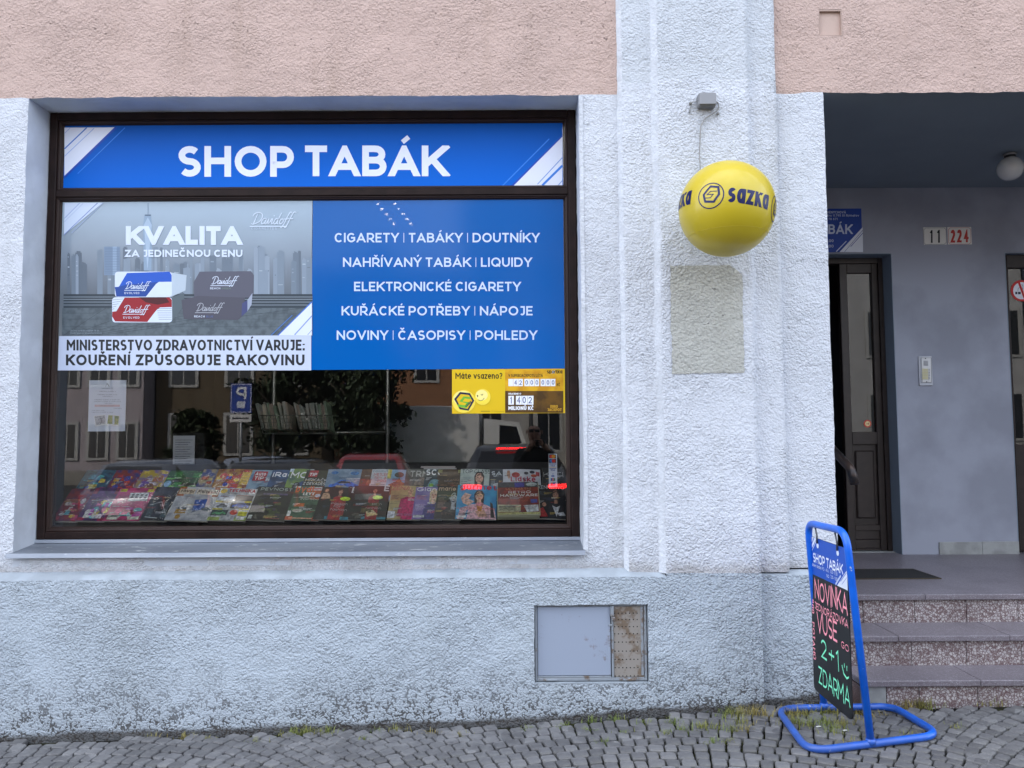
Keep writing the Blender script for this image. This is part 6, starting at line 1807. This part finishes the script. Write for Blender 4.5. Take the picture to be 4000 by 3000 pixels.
# ================================================================== GRASS IN THE JOINTS
M_GRASS = mat('grass_blades', (.15, .20, .04), .7, var=1, vscale=3, dark=(.30, .24, .075), vmin=.4, vmax=.62)
grng = random.Random(9)
tufts = [(600, 2885, .5), (720, 2880, .45), (1150, 2865, .9), (1190, 2868, .9), (1240, 2868, 1.0), (1280, 2866, .9), (1130, 2878, .5), (1545, 2862, .9), (1480, 2860, .4), (2310, 2820, .7), (2410, 2812, .5), (2360, 2905, .4), (2630, 2825, .8), (2660, 2860, .7), (2740, 2845, .9), (2745, 2850, .9), (2850, 2800, 1.0), (2880, 2795, 1.4), (2910, 2790, 1.5), (2890, 2830, 1.2), (2950, 2795, 1.4), (2985, 2800, 1.0), (2870, 2860, .8), (2900, 2858, .9), (2800, 2850, .6), (2520, 2830, .5),
         (3090, 2800, 1.5), (3100, 2830, 1.3), (3150, 2795, 1.2), (3160, 2840, 1.1), (3215, 2790, 1.4), (3250, 2785, 1.4), (3230, 2830, 1.1), (3265, 2850, 1.2), (3290, 2830, 1.0), (3270, 2870, .9), (3360, 2790, .8), (3380, 2820, .7), (3450, 2800, .6), (3540, 2760, 1.0), (3580, 2755, 1.3), (3610, 2757, 1.2), (3885, 2745, .9), (2600, 2870, .5), (2790, 2905, .5), (2840, 2900, .5), (2300, 2860, .4), (2440, 2870, .4), (1700, 2868, .4), (1800, 2875, .4), (3560, 2870, .4), (3740, 2850, .4), (2200, 2840, .4), (2060, 2850, .35), (1420, 2890, .3), (1000, 2900, .3), (820, 2890, .3), (3330, 2900, .4)]
V, F = [], []
def blade(x, y, z, ang, ln, lean, wd):
    d = Vector((math.cos(ang), math.sin(ang), 0)); s = Vector((-d.y, d.x, 0)) * wd
    p = Vector((x, y, z)); i = len(V)
    m1 = p + d * ln * lean * .4 + Vector((0, 0, ln * .6)); m2 = p + d * ln * lean + Vector((0, 0, ln * (1 - lean * .35)))
    V.extend([p - s, p + s, m1 + s * .7, m1 - s * .7, m2]); F.append((i, i + 1, i + 2, i + 3)); F.append((i + 3, i + 2, i + 4))
def zplane(px, py):
    z = .1
    for _ in range(4):
        a, b = (px - 2000.0) / FPX, -(py - 1500.0) / FPX
        d = _r * a + _u * b + _fwd
        p = CAM + d * ((z - CAM.z) / d.z)
        z = ground_z(p.x, p.y) + .002
    return p
for px, py, s_ in tufts:
    p = zplane(px, py)
    for k in range(int(46 * s_) + 14):
        rr_ = abs(grng.gauss(0, .030 * (.7 + .5 * s_)))
        a = grng.uniform(0, 2 * math.pi)
        blade(p.x + rr_ * math.cos(a) * 1.5, p.y + rr_ * math.sin(a) * .7, p.z - .012, grng.uniform(0, 6.3), grng.uniform(.025, .065) * (.6 + .5 * s_), grng.uniform(.2, .9), grng.uniform(.0010, .0022))
# thin growth along the joints
for k in range(1500):
    x, y = grng.uniform(-1.2, 2.6), grng.uniform(-.75, -.1)
    if noise.noise(Vector((x * 2.2, y * 3, 4))) < .12: continue
    blade(x, y, ground_z(x, y) - .014, grng.uniform(0, 6.3), grng.uniform(.012, .024), grng.uniform(.2, .9), .0011)
grass = mesh('grass', V, F, M_GRASS); tag(grass, 'short yellow green grass growing between the setts', 'grass', kind='stuff')
for k, (px, py) in enumerate(((3198, 2851), (3300, 2866))):
    p = zplane(px, py)
    bm = bmesh.new(); bmesh.ops.create_uvsphere(bm, u_segments=10, v_segments=6, radius=1)
    for v in bm.verts: v.co = Vector((v.co.x * .014, v.co.y * .007, v.co.z * .002 + .016 + .001 * math.sin(v.co.x * 3)))
    o = from_bm('fallen_petal', bm, mat('petal_white', (.6, .6, .55), .7), None, True); o.location = p
    tag(o, ['pale fallen petal on the setts under the board, left one', 'pale fallen petal on the setts under the board, right one'][k], 'petal')


# ================================================================== ACROSS THE SQUARE (seen mirrored in the panes)
M_RED_ROOF = mat('clay_roof', (.10, .062, .052), .8, var=.3, vscale=4)
M_GREY_ROOF = mat('grey_roof', (.11, .11, .12), .8, var=.3, vscale=4)
M_WFRAME = mat('white_window_frame', (.36, .36, .35), .5)
M_WPANE = mat('dark_window_pane', (.02, .023, .028), .08, spec=.7)
M_STONE = mat('stone_base', (.26, .245, .22), .85, var=.2, vscale=2)


def house(x0, x1, y, h, wall, roof, rh, rows, label, base=None, trim=None, wsize=(1.1, 1.7), cols=None, door=True, depth=9.0):
    """Town house facing the shop: wall, plinth, gabled roof, each window with its pane."""
    gz = min(ground_z(x0, y), ground_z(x1, y)) - .1
    root = tag(empty('town_house', ((x0 + x1) / 2, y, gz)), label, 'house', 'houses across the square')
    box('wall', x0, x1, y - depth, y, gz - .3, gz + h, wall, root)
    if base: box('plinth', x0 - .03, x1 + .03, y - .5, y + .06, gz - .3, gz + base[0], base[1], root)
    extrude_profile('roof', [(y + .45, gz + h), (y - depth - .4, gz + h), (y - depth / 2, gz + h + rh)], 'x', x0 - .1, x1 + .1, roof, root)
    box('cornice', x0, x1, y, y + .25, gz + h - .35, gz + h - .01, trim or M_WFRAME, root)
    ch = box('chimney', x0 + 1.2, x0 + 1.9, y - depth * .42, y - depth * .42 + .7, gz + h + rh * .5, gz + h + rh + .8, M_RED_ROOF, root)
    n = cols or max(2, int((x1 - x0) / 2.4))
    sp = (x1 - x0) / n
    for zc in rows:
        for k in range(n):
            cx = x0 + sp * (k + .5); w, hh = wsize
            f = box('window', cx - w / 2 - .12, cx + w / 2 + .12, y + .001, y + .07, gz + zc - hh / 2 - .12, gz + zc + hh / 2 + .12, trim or M_WFRAME, root)
            for s_ in (-1, 1):
                box('pane', cx + (0 if s_ > 0 else -w / 2) + .03, cx + (w / 2 if s_ > 0 else 0) - .03, y + .071, y + .078, gz + zc - hh / 2, gz + zc + hh / 2, M_WPANE, f)
    return root


def hm(n, c): return mat(n, c, .85, var=.12, vscale=1.5)


house(-34, -25.5, -27, 8.6, hm('facade_white', (.56, .56, .58)), M_GREY_ROOF, 2.6, (2.0, 5.2), 'white two storey house at the far left of the mirrored square', (.8, M_STONE), wsize=(.9, 1.5), cols=5)
house(-25.4, -16.2, -29, 7.4, hm('facade_lilac', (.36, .32, .34)), M_RED_ROOF, 3.0, (2.0, 5.2), 'pale lilac house beside the white one in the window reflection', (.7, M_STONE), wsize=(.75, 1.45), cols=7)
house(-16.1, -8.6, -30, 7.8, hm('facade_ochre', (.10, .075, .045)), M_RED_ROOF, 3.0, (2.2, 5.3), 'dark ochre house behind the parking sign in the window reflection', (.8, M_STONE))
house(-8.5, -2.6, -32, 8.0, hm('facade_orange', (0.26, 0.124, 0.062)), M_RED_ROOF, 3.2, (2.2, 5.6), 'orange house with white window surrounds in the window reflection', (.9, M_STONE), wsize=(1.0, 1.9))
house(-2.5, 3.2, -33, 12.5, hm('facade_cream', (0.26, 0.223, 0.136)), M_GREY_ROOF, 3.4, (2.2, 6.2, 9.6), 'cream tall house right of the truck in the window reflection', (3.2, hm('facade_cream_base', (0.322, 0.31, 0.285))), wsize=(1.1, 2.0))
house(3.3, 12.5, -31, 13.5, hm('facade_offwhite', (0.347, 0.341, 0.322)), M_GREY_ROOF, 3.4, (2.4, 6.3, 9.9), 'tall off white house behind the photographer\'s reflection', (1.4, M_STONE), wsize=(1.2, 1.7))
house(12.6, 24, -27, 9.6, hm('facade_white_right', (0.384, 0.384, 0.384)), M_RED_ROOF, 3.0, (2.2, 6.0), 'white house mirrored in the porch door glass', (.8, M_STONE), wsize=(1.1, 2.0))
house(24.1, 34, -24, 8.2, hm('facade_grey_right', (0.31, 0.316, 0.329)), M_GREY_ROOF, 2.8, (2.2, 5.6), 'grey house at the far right across the square', (.8, M_STONE))

# a patch of lawn
lw = sheet('lawn', lambda a, b: (-6 + 7 * a, -22 + 5 * b, ground_z(-6 + 7 * a, -22 + 5 * b) + .01), 8, 6, mat('lawn_green', (.035, .07, .018), .9, var=.4, vscale=8)); tag(lw, kind='structure')


def leaf_tree(base, h, rad, label, col_, seed, n=7000):
    root = tag(empty('leafy_tree', base), label, 'tree', 'trees on the square')
    r = random.Random(seed)
    tube('trunk', [(0, 0, -.1), (.05, .02, h * .25), (-.03, .05, h * .45), (.02, 0, h * .75)], [.17, .14, .11, .05], mat('bark', (.06, .045, .035), .9, bump=.5), root, 8, local=True)
    for k in range(6):
        a = k * 1.05; z = h * (.35 + .05 * k)
        tube('limb', [(0, 0, z), (math.cos(a) * rad * .4, math.sin(a) * rad * .4, z + h * .1), (math.cos(a) * rad * .75, math.sin(a) * rad * .75, z + h * .2)], [.06, .04, .015], MATS['bark'], root, 6, local=True)
    cl = []
    for k in range(70):
        a, t = r.uniform(0, 6.283), r.uniform(0, 1)
        rr_ = rad * .86 * math.sqrt(r.random()) * (math.sin(math.pi * (.12 + .82 * t)) ** .6)
        cl.append(Vector((rr_ * math.cos(a), rr_ * math.sin(a), h * (.3 + .68 * t))))
    V, F = [], []
    for k in range(n):
        c = r.choice(cl) + Vector((r.gauss(0, .28), r.gauss(0, .28), r.gauss(0, .24))) * (rad / 2.4)
        u = Vector((r.gauss(0, 1), r.gauss(0, 1), r.gauss(0, 1))).normalized(); v = u.orthogonal().normalized() * r.uniform(.05, .10); u *= r.uniform(.07, .14)
        i = len(V); V += [c - u, c + v, c + u, c - v]; F.append((i, i + 1, i + 2, i + 3))
    mesh('crown', V, F, mat(col_[0], col_[1], .7, var=.6, vscale=1.2), root, False, True)


def on_ground(px, depth):
    p = seen_in_glass(px, 1700, depth)
    return Vector((p.x, p.y, ground_z(p.x, p.y) - .06))


leaf_tree(on_ground(1430, 26), 5.4, 1.7, 'round leafy tree before the truck in the window reflection', ('foliage_dark', (.035, .055, .022)), 1)
leaf_tree(on_ground(1130, 29), 5.6, 2.0, 'dark leafy tree behind the book baskets in the window reflection', ('foliage_dark', (.03, .05, .02)), 2)
leaf_tree(on_ground(1345, 31), 5.2, 1.2, 'slim leafy tree beside the orange house in the window reflection', ('foliage_mid', (.045, .065, .025)), 3, 4500)
leaf_tree(on_ground(760, 30), 3.0, 1.1, 'low leafy tree before the ochre house in the window reflection', ('foliage_mid', (.045, .065, .025)), 4, 4000)


# ---- parked cars, tails towards the shop
M_CGLASS = mat('car_glass', (.012, .014, .017), .05, spec=.8)
M_TYRE = mat('tyre', (.012, .012, .012), .8); M_RIM = mat('wheel_rim', (.3, .31, .32), .35, .8)
M_LAMP = mat('tail_lamp_red', (.35, .01, .012), .2, coat=.5)
M_PLATE = mat('number_plate_white', (.6, .6, .6), .4)
M_BUMP = mat('black_trim', (.015, .015, .016), .6)


def brake_mat():
    s = Nodes('brake_light_lit')
    s.b.inputs['Emission Color'].default_value = (1, .02, .02, 1); s.b.inputs['Emission Strength'].default_value = 7
    s.b.inputs['Base Color'].default_value = (.4, .01, .01, 1)
    return s.done(.3, .5)


M_BRAKE = brake_mat()


def car(loc, paint, label, height=1.46, length=4.1, width=1.74, lit=False, suv=False, turn=0.0):
    """Local axes: rear face towards +y, nose towards -y."""
    root = tag(empty('parked_car', loc), label, 'car', 'cars parked facing away from the shop')
    root.rotation_euler = (0, 0, turn)
    hw = width / 2
    belt = .92 if not suv else 1.02
    # stations from tail to nose: y, half width, floor, shoulder, roof height, roof half width
    st = [(0, .80, .42, belt - .06, belt - .02, .78), (-.10, .93, .28, belt, belt + .04, .80), (-.42, .97, .24, belt + .02, height - .06, .70), (-.95, 1.0, .22, belt + .02, height, .70), (-1.7, 1.0, .20, belt, height, .71), (-2.3, 1.0, .20, belt - .02, height - .08, .69),
          (-2.95, .99, .20, belt - .05, belt + .02, .80), (-3.5, .96, .22, belt - .12, belt - .08, .78), (-length + .12, .88, .30, belt - .22, belt - .18, .70), (-length, .74, .40, belt - .32, belt - .28, .60)]
    V, F = [], []
    for y, w, zf, zs, zr, wr in st:
        a, b = hw * w, hw * min(wr, w)
        V += [(-a * .92, y, zf), (-a, y, (zf + zs) / 2), (-a * .985, y, zs), (-b, y, zr - .03), (-b * .82, y, zr), (b * .82, y, zr), (b, y, zr - .03), (a * .985, y, zs), (a, y, (zf + zs) / 2), (a * .92, y, zf)]
    k = 10
    for i in range(len(st) - 1):
        for j in range(k):
            F.append((i * k + j, i * k + (j + 1) % k, (i + 1) * k + (j + 1) % k, (i + 1) * k + j))
    F.append(tuple(range(k))); F.append(tuple(range((len(st) - 1) * k, len(st) * k))[::-1])
    bm = bmesh.new(); bv = [bm.verts.new(v) for v in V]
    for f in F: bm.faces.new([bv[i] for i in f])
    bmesh.ops.recalc_face_normals(bm, faces=bm.faces[:])
    from_bm('body', bm, paint, root, True, True)
    def quad(name, pts, mt): mesh(name, pts, [tuple(range(len(pts)))], mt, root, False, True)
    def slabq(name, pts, n, t, mt):
        n = Vector(n).normalized(); P = [Vector(p) + n * .012 for p in pts]; Q = [p - n * t for p in P]; m_ = len(P)
        mesh(name, P + Q, [tuple(range(m_)), tuple(range(2 * m_ - 1, m_ - 1, -1))] + [(i, m_ + i, m_ + (i + 1) % m_, (i + 1) % m_) for i in range(m_)], mt, root, False, True)
    rn = (0, height - belt, .36)
    slabq('rear_window', [(-hw * .72, -.13, belt + .07), (hw * .72, -.13, belt + .07), (hw * .60, -.395, height - .11), (-hw * .60, -.395, height - .11)], rn, .02, M_CGLASS)
    for s_ in (-1, 1):
        x0, x1 = s_ * hw * .965, s_ * hw * .705
        for ya, yb, yc, yd in ((-.42, -1.25, -1.25, -.62), (-1.32, -2.75, -2.22, -1.32)):
            slabq('side_window', [(x0, ya, belt + .04), (x0, yb, belt + .01), (x1, yc, height - .11), (x1, yd, height - .10)], (s_, 0, .35), .02, M_CGLASS)
        if lit: box('tail_lamp', s_ * hw * .74 - .15, s_ * hw * .74 + .15, -.05, .02, belt - .16, belt - .09, M_BRAKE, root, .01, True)
        else: slabq('tail_lamp', [(s_ * hw * .66, -.035, belt - .22), (s_ * hw * .90, -.06, belt - .22), (s_ * hw * .90, -.075, belt + .0), (s_ * hw * .70, -.05, belt + .0)], (0, 1, 0), .04, M_LAMP)
        for y in (-.78, -length + .85):
            Vt, Ft = tube_data([(s_ * (hw - .20), y, .30), (s_ * (hw + .005), y, .30)], .30, 22)
            wh = mesh('wheel', Vt, Ft, M_TYRE, root, False, True)
            Vt, Ft = tube_data([(s_ * (hw + .002), y, .30), (s_ * (hw + .014), y, .30)], .19, 18)
            mesh('rim', Vt, Ft, M_RIM, wh, False, True)
        bm = bmesh.new(); bm_box(bm, s_ * (hw + .0) - .01, s_ * (hw + .0) + .01, -2.5, -2.38, belt + .02, belt + .14)
        for v in bm.verts: v.co.x += s_ * .09
        from_bm('door_mirror', bm, M_BUMP, root, False, True)
    slabq('windscreen', [(-hw * .74, -2.86, belt + .05), (hw * .74, -2.86, belt + .05), (hw * .60, -2.36, height - .10), (-hw * .60, -2.36, height - .10)], (0, -.45, .55), .02, M_CGLASS)
    box('rear_bumper', -hw * .86, hw * .86, -.06, .05, .36, .56, M_BUMP, root, .03, True)
    box('number_plate', -.26, .26, .051, .058, .60, .71, M_PLATE, root, 0, True)
    if lit: box('high_brake_light', -.30, .30, -.36, -.335, height - .075, height - .045, M_BRAKE, root, .004, True)
    tube('aerial', [(0, -.75, height - .01), (0, -.62, height + .17)], .005, M_BUMP, root, 5, local=True)
    return root


def cpaint(n, c): return mat(n, c, .3, .2, spec=.6, coat=.8)


def carspot(px, depth):
    p = seen_in_glass(px, 1700, depth)
    return (p.x, p.y, ground_z(p.x, p.y) - .055)


car(carspot(470, 13.2), cpaint('car_grey_blue', (.10, .115, .15)), 'grey blue car at the left of the window reflection', 1.50, 4.4, 1.80, turn=R(9))
car(carspot(985, 13.0), cpaint('car_black', (.016, .017, .022)), 'black car left of the red one in the window reflection', 1.44, 4.2, 1.76, turn=R(6))
car(carspot(1440, 15.4), cpaint('car_dark_red', (.34, .014, .02)), 'dark red hatchback in the middle of the window reflection', 1.47, 4.0, 1.72, turn=R(-6))
car(carspot(2010, 12.4), cpaint('car_dark_grey', (.05, .054, .062)), 'dark grey estate car with lit brake lights in the window reflection', 1.56, 4.6, 1.84, True, True)
car(carspot(840, 22.0), cpaint('car_silver_blue', (.20, .23, .30)), 'silver blue car parked further off behind the notice reflection', 1.45, 4.2, 1.76, turn=R(82))

# ---- lorry
lp = on_ground(1650, 27.5)
lorry = tag(empty('white_lorry', lp), 'white box lorry parked across the square in the window reflection', 'lorry')
M_LWHITE = mat('lorry_white', (.6, .6, .59), .45)
box('cargo_box', -1.55, 2.05, -2.3, .1, .95, 2.95, M_LWHITE, lorry, .03, True)
box('chassis', -1.5, 3.7, -2.1, -.1, .62, .9, M_BUMP, lorry, 0, True)
bm = bmesh.new()
bv = [bm.verts.new(p) for s_ in (-2.2, .05) for p in ((2.2, s_, .6), (3.7, s_, .6), (3.72, s_, 1.5), (3.45, s_, 2.35), (2.2, s_, 2.5))]
for q in ((4, 3, 2, 1, 0), (5, 6, 7, 8, 9), (0, 1, 6, 5), (1, 2, 7, 6), (2, 3, 8, 7), (3, 4, 9, 8), (4, 0, 5, 9)): bm.faces.new([bv[i] for i in q])
bmesh.ops.recalc_face_normals(bm, faces=bm.faces[:])
from_bm('cab', bm, M_LWHITE, lorry, False, True)
mesh('cab_window', [(2.75, .056, 1.55), (3.55, .056, 1.55), (3.36, .056, 2.2), (2.75, .056, 2.25), (2.75, .04, 1.55), (3.55, .04, 1.55), (3.36, .04, 2.2), (2.75, .04, 2.25)], [(0, 1, 2, 3), (0, 4, 5, 1), (1, 5, 6, 2), (2, 6, 7, 3), (3, 7, 4, 0)], M_CGLASS, lorry, False, True)
for x in (-.7, 2.95):
    V, F = tube_data([(x, -.25, .42), (x, .08, .42)], .42, 22); w_ = mesh('wheel', V, F, M_TYRE, lorry, False, True)
    V, F = tube_data([(x, .081, .42), (x, .095, .42)], .22, 16); mesh('rim', V, F, M_RIM, w_, False, True)

# ---- parking sign
sp_ = seen_in_glass(942, 1556, 18.8)
psg = tag(empty('parking_sign', (sp_.x, sp_.y, ground_z(sp_.x, sp_.y))), 'blue parking sign with white P on a pole in the window reflection', 'road sign')
tube('pole', [(sp_.x, sp_.y - .03, ground_z(sp_.x, sp_.y) - .1), (sp_.x, sp_.y - .03, sp_.z + .42)], .03, M_RIM, psg, 10)
box('sign_plate', sp_.x - .26, sp_.x + .26, sp_.y, sp_.y + .006, sp_.z - .36, sp_.z + .36, mat('sign_blue', (.01, .05, .32), .4), psg)
box('direction_plate', sp_.x - .26, sp_.x + .26, sp_.y, sp_.y + .006, sp_.z - .58, sp_.z - .40, mat('sign_white', (.6, .6, .6), .4), psg)
BACK = Vector((0, 1, 0))
art('symbol', lambda u, v: Vector((sp_.x - u, sp_.y + .0065, sp_.z + v)), BACK, [('t', 'P', -.13, -.02, .12, .30, .2, ink('e6eaf0')), ('p', [(-.11, -.08), (.11, -.08), (.09, -.24), (-.09, -.24)], ink('c8d0e0')), ('s', [(-.24, -.34), (.24, -.34), (.24, .34), (-.24, .34), (-.24, -.34)], .012, ink('e6eaf0')), ('s', [(-.2, -.49), (.2, -.49)], .03, ink('20242c'))], psg, down=False)
# ---- lamp post and bollard posts on the square
lpz = on_ground(2075, 24)
lpp = tag(empty('street_lamp', lpz), 'dark lamp post right of the truck in the window reflection', 'street lamp')
tube('post', [(0, 0, 0), (0, 0, 1), (0, 0, 5.2)], [.09, .07, .05], M_BUMP, lpp, 10, local=True)
tube('arm', [(0, 0, 5.2), (.3, 0, 5.6), (.9, 0, 5.7)], .03, M_BUMP, lpp, 8, local=True)
box('lantern', .8, 1.25, -.1, .1, 5.62, 5.74, M_BUMP, lpp, .02, True)

# ---- the photographer, mirrored in the pane
def person(loc, label):
    root = tag(empty('person', loc), label, 'person')
    J_ = {'pel': (0, 0, .95, .15), 'wai': (0, 0, 1.12, .14), 'che': (0, .02, 1.34, .165), 'nek0': (0, 0, 1.48, .075), 'nek1': (0, .02, 1.54, .058), 'hd0': (0, .03, 1.62, .083), 'hd1': (0, .035, 1.70, .092), 'hd2': (0, .03, 1.775, .062),
          'shL': (-.19, .0, 1.42, .075), 'elL': (-.24, .17, 1.24, .052), 'wrL': (-.07, .33, 1.50, .034), 'haL': (-.035, .36, 1.56, .036), 'shR': (.19, .0, 1.42, .075), 'elR': (.29, .17, 1.26, .052), 'wrR': (.13, .33, 1.50, .034), 'haR': (.085, .36, 1.56, .036),
          'hipL': (-.1, 0, .88, .10), 'knL': (-.12, .03, .50, .068), 'anL': (-.12, -.02, .09, .047), 'toL': (-.13, .15, .035, .035), 'hipR': (.1, 0, .88, .10), 'knR': (.12, .03, .50, .068), 'anR': (.12, -.02, .09, .047), 'toR': (.13, .15, .035, .035)}
    E_ = [('pel', 'wai'), ('wai', 'che'), ('che', 'nek0'), ('nek0', 'nek1'), ('nek1', 'hd0'), ('hd0', 'hd1'), ('hd1', 'hd2'), ('che', 'shL'), ('shL', 'elL'), ('elL', 'wrL'), ('wrL', 'haL'), ('che', 'shR'), ('shR', 'elR'), ('elR', 'wrR'), ('wrR', 'haR'), ('pel', 'hipL'), ('hipL', 'knL'), ('knL', 'anL'), ('anL', 'toL'), ('pel', 'hipR'), ('hipR', 'knR'), ('knR', 'anR'), ('anR', 'toR')]
    for s_, nm in ((-1, 'L'), (1, 'R')):
        hx, hy, hz, _ = J_['ha' + nm]
        for k in range(4):
            J_['f%d%s' % (k, nm)] = (hx - s_ * .012, hy + .028, hz + .035 - k * .020, .0085)
            J_['g%d%s' % (k, nm)] = (hx - s_ * .045, hy + .020, hz + .040 - k * .020, .0075)
            E_ += [('ha' + nm, 'f%d%s' % (k, nm)), ('f%d%s' % (k, nm), 'g%d%s' % (k, nm))]
        J_['t0' + nm] = (hx - s_ * .02, hy - .02, hz - .03, .010); J_['t1' + nm] = (hx - s_ * .045, hy - .018, hz - .02, .008)
        E_ += [('ha' + nm, 't0' + nm), ('t0' + nm, 't1' + nm)]
    names = list(J_)
    me = bpy.data.meshes.new('body')
    me.from_pydata([J_[n][:3] for n in names], [(names.index(a), names.index(b)) for a, b in E_], [])
    ob = bpy.data.objects.new('body', me); col.objects.link(ob)
    sk = ob.modifiers.new('skin', 'SKIN')
    for i, n in enumerate(names):
        d = me.skin_vertices[0].data[i]; d.radius = (J_[n][3], J_[n][3] * (.72 if n in ('pel', 'wai', 'che') else 1))
        d.use_root = (n == 'pel')
    sb = ob.modifiers.new('sub', 'SUBSURF'); sb.levels = 2; sb.render_levels = 2
    dg = bpy.context.evaluated_depsgraph_get()
    dg.update()
    m2 = bpy.data.meshes.new_from_object(ob.evaluated_get(dg))
    bpy.data.objects.remove(ob)
    mats_ = [mat('jacket_dark', (.012, .013, .016), .8), mat('skin_tone', (.36, .21, .15), .55), mat('hair_dark', (.02, .016, .014), .7), mat('trousers_dark', (.02, .022, .03), .8), mat('shoe_dark', (.01, .01, .01), .5)]
    for mm in mats_: m2.materials.append(mm)
    for p in m2.polygons:
        c = p.center; p.use_smooth = True
        i = 0
        if c.z > 1.52 and abs(c.x) < .13 and c.y < .2: i = 2 if (c.z > 1.765 or (c.z > 1.60 and c.y < .02) or (c.z > 1.72 and c.y < .06)) else 1
        elif c.y > .30 and c.z > 1.46: i = 1
        elif c.z < .085: i = 4
        elif c.z < .93: i = 3
        p.material_index = i
    o = bpy.data.objects.new('body', m2); col.objects.link(o); o.parent = root
    # face: nose, ears, glasses
    bm = bmesh.new()
    for p in ((-.012, .12, 1.655), (.012, .12, 1.655), (0, .148, 1.662), (0, .122, 1.705)): bm.verts.new(p)
    bm.verts.ensure_lookup_table()
    for f in ((0, 1, 2), (1, 3, 2), (3, 0, 2), (0, 3, 1)): bm.faces.new([bm.verts[i] for i in f])
    from_bm('nose', bm, MATS['skin_tone'], root, False, True)
    for s_ in (-1, 1):
        bm = bmesh.new(); bmesh.ops.create_uvsphere(bm, u_segments=10, v_segments=8, radius=1)
        for v in bm.verts: v.co = Vector((s_ * .094 + v.co.x * .012, .03 + v.co.y * .018, 1.69 + v.co.z * .032))
        from_bm('ear', bm, MATS['skin_tone'], root, True, True)
        box('sunglass_lens', s_ * .035 - .028, s_ * .035 + .028, .118, .126, 1.685, 1.722, M_CGLASS, root, .004, True)
    box('mouth', -.022, .022, .118, .124, 1.618, 1.626, mat('lips', (.25, .10, .09), .5), root, .002, True)
    return root


pz = ground_z(.27, -4.75) - .06
person((.27, -4.78, pz), 'person in dark jacket raising a phone, mirrored in the window')
ph = box('phone', .235, .385, -4.402, -4.393, pz + 1.525, pz + 1.598, mat('phone_black', (.01, .01, .012), .2, coat=.5), None, .004)
tag(ph, 'black phone held sideways in the mirrored person\'s hands', 'phone')
